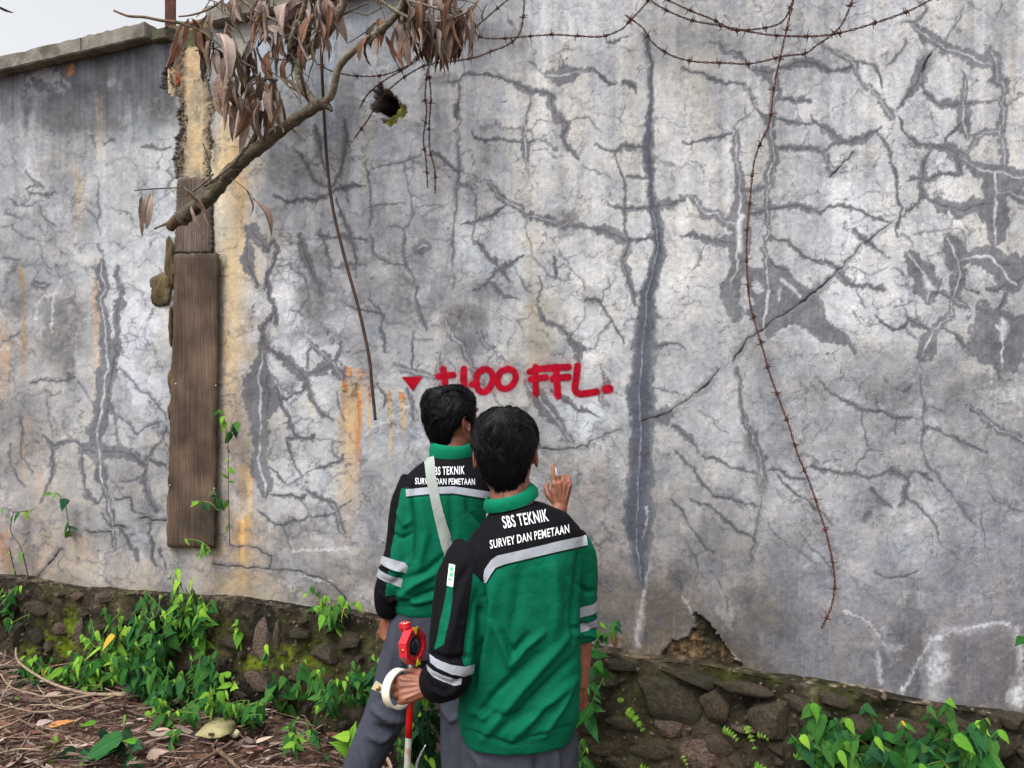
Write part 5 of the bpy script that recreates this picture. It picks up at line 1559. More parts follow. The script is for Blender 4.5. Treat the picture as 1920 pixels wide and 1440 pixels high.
# ------------------------------------------------------------------ leaves and plants
def leaf_mat(name, c_dark, c_light, rand=0.3, rough=0.78, hue=0.04):
    m, nt, b = new_mat(name)
    N, L = nt.nodes, nt.links
    tc = N.new('ShaderNodeTexCoord'); sp = N.new('ShaderNodeSeparateXYZ'); L.new(tc.outputs['Object'], sp.inputs[0])
    ab = N.new('ShaderNodeMath'); ab.operation = 'ABSOLUTE'; L.new(sp.outputs['X'], ab.inputs[0])
    mr = N.new('ShaderNodeMapRange'); mr.inputs['From Min'].default_value = 0.0; mr.inputs['From Max'].default_value = 0.035; mr.inputs['To Min'].default_value = 1; mr.inputs['To Max'].default_value = 0
    L.new(ab.outputs[0], mr.inputs[0])
    # side veins
    m1 = N.new('ShaderNodeMath'); m1.operation = 'MULTIPLY'; m1.inputs[1].default_value = 46; L.new(ab.outputs[0], m1.inputs[0])
    m2 = N.new('ShaderNodeMath'); m2.operation = 'MULTIPLY'; m2.inputs[1].default_value = 58; L.new(sp.outputs['Y'], m2.inputs[0])
    m3 = N.new('ShaderNodeMath'); m3.operation = 'SUBTRACT'; L.new(m2.outputs[0], m3.inputs[0]); L.new(m1.outputs[0], m3.inputs[1])
    m4 = N.new('ShaderNodeMath'); m4.operation = 'SINE'; L.new(m3.outputs[0], m4.inputs[0])
    m5 = N.new('ShaderNodeMapRange'); m5.inputs['From Min'].default_value = 0.75; m5.inputs['From Max'].default_value = 1.0; m5.inputs['To Max'].default_value = 0.5; L.new(m4.outputs[0], m5.inputs[0])
    mx = N.new('ShaderNodeMath'); mx.operation = 'MAXIMUM'; L.new(mr.outputs[0], mx.inputs[0]); L.new(m5.outputs[0], mx.inputs[1])
    no = N.new('ShaderNodeTexNoise'); no.inputs['Scale'].default_value = 5; no.inputs['Detail'].default_value = 4; L.new(tc.outputs['Object'], no.inputs[0])
    c1 = N.new('ShaderNodeMixRGB'); c1.inputs[1].default_value = (*c_dark, 1); c1.inputs[2].default_value = (*c_light, 1); L.new(no.outputs['Fac'], c1.inputs[0])
    c2 = N.new('ShaderNodeMixRGB'); c2.inputs[2].default_value = tuple(min(1, q * 1.7 + 0.02) for q in c_light) + (1,)
    ms = N.new('ShaderNodeMath'); ms.operation = 'MULTIPLY'; ms.inputs[1].default_value = 0.4; L.new(mx.outputs[0], ms.inputs[0])
    L.new(ms.outputs[0], c2.inputs[0]); L.new(c1.outputs[0], c2.inputs[1])
    oi = N.new('ShaderNodeObjectInfo')
    hs = N.new('ShaderNodeHueSaturation')
    r1 = N.new('ShaderNodeMapRange'); r1.inputs['To Min'].default_value = 1 - rand; r1.inputs['To Max'].default_value = 1 + rand; L.new(oi.outputs['Random'], r1.inputs[0]); L.new(r1.outputs[0], hs.inputs['Value'])
    r2_ = N.new('ShaderNodeMapRange'); r2_.inputs['To Min'].default_value = 0.5 + hue * 0.4; r2_.inputs['To Max'].default_value = 0.5 - hue * 0.6; L.new(oi.outputs['Random'], r2_.inputs[0]); L.new(r2_.outputs[0], hs.inputs['Hue'])
    L.new(c2.outputs[0], hs.inputs['Color'])
    L.new(hs.outputs[0], b.inputs['Base Color'])
    b.inputs['Roughness'].default_value = rough; b.inputs['Specular IOR Level'].default_value = 0.16
    bp = N.new('ShaderNodeBump'); bp.inputs['Strength'].default_value = 0.5; bp.inputs['Distance'].default_value = 0.02; bp.invert = True
    L.new(mx.outputs[0], bp.inputs['Height']); L.new(bp.outputs[0], b.inputs['Normal'])
    tr = N.new('ShaderNodeBsdfTranslucent'); L.new(hs.outputs[0], tr.inputs['Color'])
    mxs = N.new('ShaderNodeMixShader'); mxs.inputs[0].default_value = 0.22
    out = N['Material Output']
    L.new(b.outputs[0], mxs.inputs[1]); L.new(tr.outputs[0], mxs.inputs[2]); L.new(mxs.outputs[0], out.inputs['Surface'])
    return m
LM = {
    'mid': leaf_mat("leaf_green", srgb(30, 74, 32), srgb(62, 116, 44)),
    'lime': leaf_mat("leaf_lime", srgb(84, 138, 38), srgb(124, 172, 58)),
    'dark': leaf_mat("leaf_dark", srgb(26, 66, 40), srgb(48, 100, 58)),
    'yel': leaf_mat("leaf_yellow", srgb(150, 132, 44), srgb(190, 170, 60)),
    'dry': leaf_mat("leaf_dry", srgb(120, 84, 54), srgb(164, 124, 84)),
    'deep': leaf_mat("leaf_deep", srgb(18, 42, 26), srgb(34, 66, 38), 0.2),
}
def leaf_mesh(seed, mat, wid=0.46, fold=0.30, droop=0.35, wave=0.03, rows=8, heart=False):
    r = random.Random(seed)
    V, Fc = [], []
    for i in range(rows + 1):
        t = i / rows
        w = wid * 0.5 * (math.sin(math.pi * min(t ** (0.62 if not heart else 0.45), 1.0)) ** 0.9) * (1 - 0.25 * t)
        if t > 0.78: w *= (1 - (t - 0.78) / 0.22 * 0.45)
        if i == 0: w = 0.012
        if i == rows: w = 0.003
        ser = 1 + (0.07 if i % 2 else -0.05)
        z = -droop * t * t
        for j, s in enumerate((-1, -0.5, 0, 0.5, 1)):
            zz = z + abs(s) * w * fold - (abs(s) ** 2) * w * 0.25 + r.uniform(-wave, wave) * abs(s) * w * 2
            V.append((s * w * ser, t - 0.02 * abs(s) * (1 if not heart or i > 1 else 3), zz))
    for i in range(rows):
        for j in range(4):
            a = i * 5 + j
            Fc.append((a, a + 1, a + 6, a + 5))
    mb = MB(); mb.add(V, Fc)
    return mb.mesh("leaf", mat)
LEAF = {}
for k, mm_ in LM.items():
    LEAF[k] = [leaf_mesh(i * 7 + 1, mm_, 0.40 + 0.07 * (i % 3), 0.25 + 0.15 * (i % 2), 0.15 + 0.22 * (i % 3)) for i in range(5)] + [leaf_mesh(50 + i, mm_, 0.62, 0.3, 0.25, heart=True) for i in range(2)] + [leaf_mesh(70 + i, mm_, 0.27 + 0.03 * i, 0.3, 0.3 + 0.1 * i) for i in range(3)] + [leaf_mesh(80 + i, mm_, 0.56 + 0.04 * i, 0.35, 0.1 + 0.15 * i, wave=.07) for i in range(3)]
mat_stem = mat_noise("green_stem", srgb(84, 104, 48), srgb(112, 126, 66), 30, 0.7, 0.2)
mat_stem_b = mat_noise("brown_stem", srgb(78, 62, 46), srgb(112, 92, 68), 30, 0.8, 0.3)

def leaf_quat(d, n):
    y = d.normalized()
    z = (n - y * n.dot(y))
    z = z.normalized() if z.length > 1e-4 else Vector((0, 0, 1))
    x = y.cross(z)
    m = Matrix((x, y, z)).transposed()
    return m.to_quaternion()

def put_leaf(root, base, d, n, size, key, r, heart=False, name="leaf", sp=0):
    me = LEAF[key][5 + r.randrange(2)] if heart else LEAF[key][r.choice(((0, 1, 2, 3, 4), (0, 2, 7, 8, 9), (10, 11, 12, 1, 4))[sp])]
    o = bpy.data.objects.new(name, me)
    COL.objects.link(o)
    o.parent = root
    o.matrix_parent_inverse = Matrix.Translation(-root.location)
    o.location = base
    o.rotation_mode = 'QUATERNION'
    o.rotation_quaternion = leaf_quat(d, n)
    o.scale = (size, size, size)
    return o

def plant(label, root_px, box_, off, nst, nlv, lpx, keys, seed, cat="plant", name="leafy_plant", group=None, up=0.0, stems=None, heart=0.12, stem_px=2.2, brown=False, rosette=True):
    """stems from root_px to points inside the photo-box; leaves hang from the stems in pairs"""
    r = random.Random(seed)
    base = W(root_px[0], root_px[1], off[0])
    T = thing(name, label, cat, base, group)
    if nst >= 4 and not stems: nst = int(nst * 1.5); nlv = int(nlv * 1.2)
    paths = []
    if stems:
        for s in stems:
            paths.append([W(p[0], p[1], off[0] + (off[1] - off[0]) * i / max(len(s) - 1, 1)) for i, p in enumerate(s)])
    else:
        x0, y0, x1, y1 = box_
        for k in range(nst):
            tx = x0 + (x1 - x0) * ((k + r.random()) / nst); ty = r.uniform(y0, y0 + (y1 - y0) * 0.8)
            o1 = off[0] + (off[1] - off[0]) * r.random()
            tip = W(tx, ty, o1)
            mid = base.lerp(tip, 0.5) + WN * r.uniform(0.0, 0.06) + Vector((0, 0, r.uniform(0.0, 0.05)))
            paths.append([base + WU * r.gauss(0, .02), mid, tip])
    for pth in paths:
        sp = smooth_path(pth, 6)
        k = sp[-1].y / F
        n = len(sp)
        mb = MB(); mb.add(*tube(sp, [stem_px * k * 0.5 * (1.15 - 0.7 * i / n) for i in range(n)], 5))
        o = part("stem", mb, mat_stem_b if brown else mat_stem, T)
        size0 = lpx * k * 0.98
        for q in range(nlv):
            t = 1 - 0.95 * (q / max(nlv, 1)) ** 0.8 * r.uniform(0.8, 1.1)
            i = min(max(int(t * (n - 1)), 0), n - 2)
            b_ = sp[i].lerp(sp[i + 1], r.random())
            side = 1 if q % 2 else -1
            if q < 5 and rosette:
                a = q * 2.4 + r.random()
                d = WU * math.cos(a) * 0.8 + WN * (0.35 + 0.4 * math.sin(a)) + Vector((0, 0, -0.75 - up * -1.3 + r.gauss(0, .25)))
            else:
                d = WU * side * r.uniform(0.15, 1.25) + WN * r.uniform(0.0, 0.9) + Vector((0, 0, r.gauss(-0.65 + up, 0.45)))
            nn = WN * r.uniform(0.4, 1.1) + Vector((0, 0, r.uniform(0.3, 1.1))) + WU * r.gauss(0, 0.55)
            s = size0 * (0.42 + 0.9 * r.random() ** 1.3) * (0.7 if q < 2 else 1.0)
            put_leaf(T, b_, d, nn, s, ('yel' if (r.random() < 0.005 and lpx < 50 and nst >= 4) else r.choice(keys)) if q > 0 or r.random() < .5 else 'lime', r, r.random() < heart, sp=seed % 3)
    return T

M_ = ['mid', 'mid', 'mid', 'dark']
ML = ['mid', 'mid', 'lime']
G1 = "green weeds growing on and below the footing"
plant("tall leafy climber reaching up to the foot of the long brown board", (385, 1215), (300, 1060, 400, 1180), (0.07, 0.16), 6, 11, 34, ML, 1, group=G1)
plant("bushy weed with the two largest hanging leaves, left of the tall climber", (310, 1250), (225, 1115, 330, 1230), (0.08, 0.22), 6, 9, 40, ['mid', 'mid', 'dark'], 2, group=G1)
plant("pale green weed spreading over the mossy stones at left", (250, 1270), (150, 1130, 275, 1265), (0.08, 0.26), 8, 10, 33, ML, 3, group=G1)
plant("dense dark weed at the ground in the middle of the left thicket", (340, 1330), (230, 1225, 350, 1320), (0.16, 0.34), 7, 10, 34, M_, 4, group=G1)
plant("broad leaved weed on the right side of the left thicket", (400, 1320), (330, 1205, 425, 1310), (0.12, 0.28), 6, 10, 36, M_, 5, group=G1)
plant("lower fringe of weed hanging over the dead leaves by the flat pale leaf", (330, 1350), (260, 1290, 420, 1355), (0.26, 0.42), 6, 8, 32, ML, 6, group=G1)
for _k, _a in enumerate([("trailing weed across the mortar between the mossy stones and the thicket", (190, 1290), (120, 1200, 240, 1285), (0.10, 0.28), 7, 10, 32, ML, 70), ("weed clinging to the footing under the long board", (330, 1200), (255, 1105, 345, 1170), (0.06, 0.14), 5, 8, 28, M_, 71),
              ("broad weed low in the middle of the thicket with drooping tips", (290, 1300), (210, 1180, 300, 1280), (0.14, 0.30), 6, 9, 36, M_, 72), ("straggling weed at the right foot of the thicket above the litter", (420, 1345), (385, 1270, 500, 1340), (0.18, 0.34), 5, 8, 32, ML, 73),
              ("low weed between the thicket and the heart leaves", (480, 1350), (430, 1300, 520, 1350), (0.22, 0.36), 4, 7, 30, M_, 74), ("weed in front of the footing left of the worker's shin", (620, 1330), (600, 1270, 660, 1330), (0.16, 0.30), 4, 8, 30, M_, 75),
              ("small leaved weed on the far left behind the dry branch", (70, 1290), (20, 1225, 120, 1290), (0.10, 0.28), 7, 9, 30, ML, 76), ("thin weed along the ground at the far left edge", (30, 1350), (0, 1300, 60, 1345), (0.3, 0.45), 3, 6, 26, M_, 77)]):
    plant(*_a[:8], _a[8], group=G1)
plant("weed with light tips low at the left beside the dry branch", (120, 1300), (50, 1225, 195, 1300), (0.14, 0.34), 9, 9, 34, ML, 7, group=G1)
plant("small round leaved weed at the far left edge below the mossy stones", (20, 1300), (0, 1225, 80, 1315), (0.14, 0.30), 6, 9, 34, M_, 8, group=G1)
plant("small weed at the top of the footing in the left corner", (22, 1160), (2, 1085, 45, 1140), (0.05, 0.12), 4, 6, 22, ML, 9, group=G1)
plant("little weed halfway up the footing at the left edge", (20, 1190), (0, 1150, 56, 1180), (0.06, 0.14), 3, 5, 22, M_, 10, group=G1)
plant("single small sprig on bare mortar right of the left thicket", (450, 1195), None, (0.07, 0.12), 1, 8, 26, ML, 11, stems=[[(452, 1205), (446, 1180), (444, 1160)]], group=G1)
plant("single sprig hanging in front of the large pale stone", (500, 1235), None, (0.09, 0.14), 1, 7, 28, ['mid'], 12, stems=[[(500, 1240), (500, 1220), (498, 1208)]], group=G1)
plant("heart leaved weed hanging below the large pale stone", (545, 1290), None, (0.08, 0.2), 3, 8, 36, M_, 13, stems=[[(540, 1330), (535, 1280), (528, 1245)], [(560, 1330), (560, 1270), (572, 1235)], [(520, 1320), (512, 1290), (512, 1262)]], heart=0.5, group=G1)
plant("weed with drooping leaves left of the worker's knee", (590, 1310), (560, 1240, 625, 1300), (0.08, 0.2), 3, 7, 32, ML, 14, group=G1)
plant("three bright lime leaves on a thin stalk right of the thicket", (432, 1300), None, (0.16, 0.20), 1, 4, 30, ['lime'], 15, stems=[[(430, 1305), (436, 1280), (432, 1266)]], up=0.9, group=G1, rosette=False)
plant("sprig at the wall foot right of the long crack", (640, 1180), (585, 1115, 672, 1170), (0.05, 0.12), 4, 7, 26, ML, 16, group=G1)
plant("thin seedling against the wall above the footing", (600, 1140), None, (0.03, 0.06), 3, 4, 20, ['lime', 'mid'], 17, stems=[[(612, 1150), (598, 1125), (548, 1100)], [(612, 1150), (596, 1112), (582, 1098)], [(608, 1150), (606, 1128), (612, 1118)]], group=G1)
plant("shiny upright weed on the dead leaves near the worker's shin", (560, 1400), (535, 1330, 585, 1390), (0.3, 0.46), 3, 6, 34, ML, 18, up=0.35, group=G1)
plant("broken stemmed weed leaning over the litter below the heart leaves", (620, 1400), None, (0.3, 0.42), 2, 6, 32, M_, 19, stems=[[(615, 1425), (592, 1380), (574, 1352)], [(600, 1400), (590, 1360), (596, 1320)]], group=G1)
plant("weed behind the leg of the worker in front of the wall", (690, 1320), (640, 1215, 712, 1310), (0.08, 0.24), 5, 8, 30, M_, 20, group=G1)
plant("bright broad lime leaf low beside the worker's shin", (650, 1410), None, (0.36, 0.42), 2, 3, 62, ['lime'], 21, stems=[[(668, 1430), (662, 1400), (655, 1380)], [(668, 1430), (672, 1400), (668, 1372)]], up=0.5, heart=1.0, group=G1, rosette=False)
plant("small weed at the bottom left among the dead leaves", (110, 1420), (84, 1370, 150, 1425), (0.55, 0.66), 3, 6, 28, ML, 22, group=G1)
plant("small hanging weed low on the litter left of the stick", (335, 1420), (310, 1360, 350, 1410), (0.4, 0.5), 3, 6, 28, M_, 23, group=G1)
plant("dark strap leaved plant standing in the litter at lower left", (205, 1440), None, (0.55, 0.62), 5, 4, 84, ['deep', 'dark'], 24, stems=[[(205, 1440), (196, 1390), (180, 1352)], [(205, 1440), (230, 1385), (236, 1340)], [(205, 1440), (160, 1420), (140, 1400)], [(205, 1440), (240, 1410), (262, 1388)], [(205, 1440), (190, 1420), (178, 1410)]], up=0.45, heart=0.0, rosette=False, group=G1)
plant("leafy sprig on the bare wall low at the left", (133, 1005), None, (0.02, 0.05), 1, 7, 32, M_, 25, stems=[[(133, 1006), (127, 975), (122, 935)]], group="sprigs climbing on the wall face")
plant("two leaf tuft at the end of a thin wall sprig", (98, 925), None, (0.02, 0.04), 1, 3, 20, ML, 26, stems=[[(118, 940), (108, 925), (94, 926)]], group="sprigs climbing on the wall face", rosette=False)
plant("tall bare stemmed weed at the left edge of the wall", (52, 1085), None, (0.03, 0.08), 3, 4, 24, ['lime', 'mid', 'lime'], 27, stems=[[(54, 1085), (40, 1030), (20, 995), (24, 960), (4, 952)], [(24, 960), (50, 958), (70, 952)], [(30, 1080), (20, 1040), (18, 1028)]], brown=True, group="sprigs climbing on the wall face")
plant("slender climber hanging along the right edge of the long board", (430, 1020), None, (0.05, 0.07), 1, 13, 30, ['mid', 'lime', 'mid'], 28, stems=[[(431, 1022), (428, 920), (427, 830), (418, 775), (412, 768)]], brown=True, group="sprigs climbing on the wall face", stem_px=2.0)
plant("small tuft at the top of the slender climber by the board", (445, 800), None, (0.05, 0.08), 1, 5, 28, ['mid', 'dark'], 29, stems=[[(428, 830), (436, 800), (446, 790)]], group="sprigs climbing on the wall face")
plant("sprig lying across the lower part of the long board", (405, 940), None, (0.06, 0.08), 2, 6, 22, ['mid', 'dark', 'lime'], 30, stems=[[(410, 958), (392, 942), (358, 940)], [(408, 940), (402, 925), (400, 918)]], group="sprigs climbing on the wall face")
plant("sprig in front of the bottom end of the long board", (375, 1045), None, (0.06, 0.09), 2, 7, 22, ['lime', 'mid'], 31, stems=[[(395, 1030), (375, 1015), (345, 1010)], [(395, 1030), (378, 1030), (372, 1042)]], group="sprigs climbing on the wall face")
plant("vine with drooping leaves beside the rolled sleeve", (1098, 1290), None, (0.10, 0.2), 3, 7, 32, ['mid', 'dark', 'mid'], 32, stems=[[(1096, 1262), (1104, 1225), (1124, 1195), (1126, 1165)], [(1124, 1195), (1150, 1180), (1156, 1162)], [(1096, 1262), (1112, 1252), (1120, 1240)]], group="weeds on the footing right of the workers")
put_leaf(bpy.data.objects["leafy_plant.031"], W(1152, 1188, 0.17), Vector((0.0, 0, -1)), WN, 34 * 2.9 / F, 'dry', random.Random(3))
plant("dark leaves hanging in front of the footing right of the worker's arm", (1100, 1360), (1085, 1255, 1140, 1300), (0.10, 0.2), 3, 6, 44, ['dark', 'mid'], 33, group="weeds on the footing right of the workers")
plant("dark weed low beside the front worker's hip", (1085, 1440), (1075, 1370, 1110, 1430), (0.12, 0.25), 3, 6, 36, ['dark', 'mid'], 34, group="weeds on the footing right of the workers")
plant("leafy weed at the left end of the lower right thicket", (1560, 1440), (1475, 1310, 1600, 1420), (0.10, 0.24), 6, 10, 42, M_, 35, group="weeds on the footing right of the workers")
put_leaf(bpy.data.objects["leafy_plant.034"], W(1512, 1370, 0.2), Vector((0.2, 0, -1)), WN, 30 * 2.6 / F, 'yel', random.Random(3))
plant("weed with long arching stem in the middle of the lower right thicket", (1660, 1440), None, (0.12, 0.26), 5, 10, 46, M_, 36, stems=[[(1690, 1440), (1650, 1370), (1620, 1320)], [(1660, 1440), (1630, 1400), (1580, 1370)], [(1660, 1440), (1700, 1380), (1690, 1350)], [(1640, 1440), (1660, 1410), (1640, 1380)], [(1620, 1440), (1600, 1420), (1570, 1405)]], group="weeds on the footing right of the workers")
plant("tall upright flowering weed in the lower right thicket", (1780, 1440), None, (0.12, 0.24), 4, 11, 46, M_, 37, stems=[[(1778, 1440), (1778, 1370), (1776, 1305)], [(1778, 1440), (1750, 1380), (1740, 1325)], [(1790, 1440), (1820, 1370), (1850, 1345)], [(1770, 1440), (1720, 1400), (1712, 1385)]], group="weeds on the footing right of the workers")
plant("weed with the large leaf at the right end of the thicket", (1830, 1440), (1780, 1350, 1880, 1430), (0.14, 0.28), 5, 9, 52, ['mid', 'dark', 'mid'], 38, group="weeds on the footing right of the workers")
plant("low weed filling the gap under the lower right thicket", (1700, 1460), (1600, 1395, 1800, 1450), (0.16, 0.3), 6, 9, 46, ['mid', 'dark'], 39, group="weeds on the footing right of the workers")
plant("lone dark leaf reaching in at the right edge of the wall", (1935, 1215), None, (0.05, 0.08), 1, 3, 50, ['mid', 'dark'], 40, stems=[[(1960, 1230), (1940, 1210), (1924, 1196)]], group="weeds on the footing right of the workers", rosette=False)
plant("dark fine weed in the gap between the far worker's legs", (795, 1420), (765, 1290, 830, 1400), (0.25, 0.45), 7, 11, 36, ['deep', 'dark', 'deep'], 41, group="weeds behind the workers' legs")
plant("dark weed low behind the survey pole", (790, 1480), (740, 1380, 830, 1460), (0.3, 0.5), 6, 9, 34, ['deep', 'dark'], 42, group="weeds behind the workers' legs")
plant("single lime leaf on a stalk beside the pole", (745, 1420), None, (0.42, 0.45), 1, 2, 26, ['lime'], 43, stems=[[(748, 1430), (746, 1400), (747, 1376)]], up=0.5, group="weeds behind the workers' legs", rosette=False)

# ferns in the joints of the stones
def fern(label, px, py, ang, npair, ln, seed):
    r = random.Random(seed)
    b0 = W(px, py, 0.11)
    k = b0.y / F
    T = thing("small_fern", label, "fern", b0, "little ferns growing from the stone joints")
    d = WU * math.cos(ang) + Vector((0, 0, math.sin(ang))) + WN * 0.35
    pts = [b0 + d * (ln * k * t) + Vector((0, 0, -0.5 * ln * k * t * t)) for t in (0, .25, .5, .75, 1)]
    sp = smooth_path(pts, 3)
    mb = MB(); mb.add(*tube(sp, 0.6 * k, 4)); part("stem", mb, mat_stem, T)
    for i in range(npair):
        t = (i + 0.6) / npair
        c = sp[min(int(t * (len(sp) - 1)), len(sp) - 1)]
        tn = (sp[min(int(t * (len(sp) - 1)) + 1, len(sp) - 1)] - sp[max(int(t * (len(sp) - 1)) - 1, 0)]).normalized()
        sd = tn.cross(WN).normalized()
        for s in (-1, 1):
            put_leaf(T, c, sd * s + tn * 0.35, WN + Vector((0, 0, .3)), ln * k * 0.36 * (1 - 0.45 * t), 'lime', r, True, name="leaflet")
for i, a in enumerate([("bright little fern frond arching over the stones right of the hand", 1176, 1334, -0.3, 8, 34), ("pale fern on the dark joint left of the arching frond", 1112, 1330, 0.9, 5, 24), ("tiny fern above the arching frond", 1160, 1315, 0.9, 4, 18), ("fern with round leaflets under the big square stone", 1355, 1368, 0.1, 6, 28),
                       ("small fern beside the flat pale stone under the mortar", 1398, 1362, -0.9, 5, 28), ("bright fern tuft on the right of the stones", 1420, 1378, 0.3, 4, 22), ("fern at the bottom between the lowest stones", 1415, 1436, 0.2, 7, 30), ("tiny fern at the bottom left of the lowest stones", 1278, 1418, -0.7, 4, 20),
                       ("bottom fern fringe under the long flat stone", 1200, 1440, 0.2, 6, 30), ("round leaflets on the mortar left of the lower right thicket", 1490, 1420, 0.8, 4, 22), ("tiny fern on bare mortar under the drooping weed", 632, 1282, 0.8, 3, 14)]):
    fern(*a, 60 + i)

# larger pieces lying on the litter
def on_ground(px, py, lift=0.0):
    d = ray(px, py); t = 2.0
    for _ in range(60):
        p = CAM + d * t
        g = float(ground_z(p.x, p.y)) + lift
        t += (p.z - g) / max(-d.z, 0.05) * 0.6
    return CAM + d * t
mat_bark = mat_noise("twig_bark", srgb(104, 88, 72), srgb(152, 134, 112), 40, 0.85, 0.5, 120)
mat_bark_d = mat_noise("stick_bark", srgb(70, 54, 42), srgb(112, 90, 70), 30, 0.85, 0.6, 90)
T = thing("fallen_branch", "dry forked grey branch lying across the weeds at the left", "branch", on_ground(225, 1303, .1))
for pts, w in [([(30, 1215), (36, 1242), (90, 1278), (150, 1298), (190, 1302), (236, 1303)], 5.0), ([(100, 1326), (130, 1312), (175, 1303), (236, 1300)], 4.5), ([(55, 1322), (95, 1322), (140, 1326), (190, 1312), (215, 1305)], 3.4), ([(0, 1262), (20, 1288), (60, 1300), (85, 1306), (140, 1302)], 3.0),
               ([(92, 1310), (100, 1322), (125, 1330), (170, 1322)], 2.6), ([(70, 1285), (85, 1306)], 2.4), ([(115, 1316), (116, 1324), (124, 1328)], 2.0), ([(196, 1290), (225, 1303)], 2.2), ([(0, 1320), (40, 1330), (70, 1335), (110, 1332)], 2.6)]:
    P3 = smooth_path([on_ground(x, y, 0.10) for x, y in pts], 5)
    k = P3[0].y / F
    mb = MB(); mb.add(*tube(P3, [w * 0.5 * k * (0.75 + 0.5 * i / len(P3)) for i in range(len(P3))], 6)); part("twig", mb, mat_bark, T)
def stick(label, pts, w, mat=mat_bark_d):
    P3 = smooth_path([on_ground(x, y, 0.05) for x, y in pts], 5)
    k = P3[0].y / F
    mb = MB(); mb.add(*tube(P3, [w * 0.5 * k * (1.1 - 0.4 * i / len(P3)) for i in range(len(P3))], 7))
    o = link("stick", mb.mesh("stick", mat)); tag(o, label, "stick", "sticks lying on the litter")
stick("thick brown stick at the bottom pointing at the bent twig", [(365, 1440), (385, 1422), (410, 1408), (436, 1390)], 9)
stick("grey stick running down to the lower edge right of the brown stick", [(408, 1406), (430, 1424), (452, 1445)], 9)
stick("bent dark twig standing on the flat pale leaf", [(398, 1402), (408, 1388), (416, 1370), (420, 1360)], 6)
stick("long thin pale stick left of the flat pale leaf", [(270, 1395), (300, 1385), (335, 1378)], 4, mat_bark)
stick("thin stick at the bottom left corner among the litter", [(0, 1412), (40, 1404), (80, 1408)], 4, mat_bark)
stick("pale stick at the left edge under the dry branch", [(0, 1365), (20, 1358), (36, 1350)], 5, mat_bark)
mat_flat = mat_noise("flat_dead_leaf", srgb(128, 122, 84), srgb(160, 150, 110), 20, 0.7, 0.4)
T = thing("large_fallen_leaf", "large flat olive dead leaf with a dark hole on the litter", "dead leaf", on_ground(405, 1362, .05))
V, Fc = [], []
outl = [(365, 1378), (385, 1358), (405, 1346), (425, 1344), (440, 1352), (444, 1362), (432, 1374), (412, 1382), (392, 1384), (376, 1380)]
cen = on_ground(405, 1364, 0.085)
V = [cen] + [on_ground(x, y, 0.06 + 0.012 * math.sin(i * 2.1)) for i, (x, y) in enumerate(outl)]
V += [cen - Vector((0, 0, 0.004))] + [v - Vector((0, 0, 0.004)) for v in V[1:11]]
for i in range(10):
    a, b_ = 1 + i, 1 + (i + 1) % 10
    Fc += [(0, a, b_), (11, b_ + 11, a + 11), (a, a + 11, b_ + 11, b_)]
mb = MB(); mb.add(V, Fc); part("leaf_blade", mb, mat_flat, T)
mat_hole = mat_noise("rot_spot", srgb(40, 34, 26), srgb(60, 50, 38), 30, 0.9)
mb = MB(); cc = on_ground(396, 1376, 0.072)
mb.add([cc + Vector((0.012 * math.cos(a), 0.012 * math.sin(a), 0)) for a in np.linspace(0, 6.28, 9)[:-1]] + [cc + Vector((0.012 * math.cos(a), 0.012 * math.sin(a), -0.003)) for a in np.linspace(0, 6.28, 9)[:-1]], [tuple(range(8))] + [(i, (i + 1) % 8, 8 + (i + 1) % 8, 8 + i) for i in range(8)]); part("rot_hole", mb, mat_hole, T)
mat_pale = mat_noise("pale_stone", srgb(150, 136, 110), srgb(190, 178, 150), 26, 0.9, 0.4)
me = stone_mesh("pale_stone", 61, mat_pale, 0.026, 0.02, 0.02, 3)
tag(link("pale_stone", me, None, on_ground(440, 1376, 0.03)), "small cream stone beside the large flat leaf", "stone")
mat_or = mat_noise("orange_leaf", srgb(150, 96, 50), srgb(190, 138, 80), 20, 0.7, 0.4)
def flat_leaf(label, px, py, ang, ln, wd, mat):
    me = leaf_mesh(int(px), mat, wd, 0.5, 0.1, 0.08)
    c = on_ground(px, py, 0.05); k = c.y / F
    o = link("fallen_leaf", me, None, c, leaf_quat(Vector((math.cos(ang), 0.5 * math.sin(ang), 0.35 * math.sin(ang))), Vector((0, -0.6, 1))))
    o.scale = (ln * k,) * 3
    tag(o, label, "dead leaf", "single dead leaves lying on the litter")
flat_leaf("curled orange dead leaf below the dry branch", 92, 1362, 0.55, 46, 0.3, mat_or)
flat_leaf("pinkish grey dead leaf left of the orange one", 68, 1358, 0.5, 30, 0.5, mat_noise("pink_leaf", srgb(130, 110, 108), srgb(176, 156, 150), 20, .7, .3))
flat_leaf("pale pointed dead leaf at the bottom right of the litter", 275, 1420, 0.6, 40, 0.6, mat_noise("pale_leaf", srgb(140, 118, 104), srgb(176, 154, 138), 20, .7, .3))
flat_leaf("cream dead leaf chip in the middle of the litter", 480, 1392, 0.7, 34, 0.28, mat_noise("cream_leaf", srgb(160, 138, 120), srgb(196, 174, 156), 20, .7, .3))
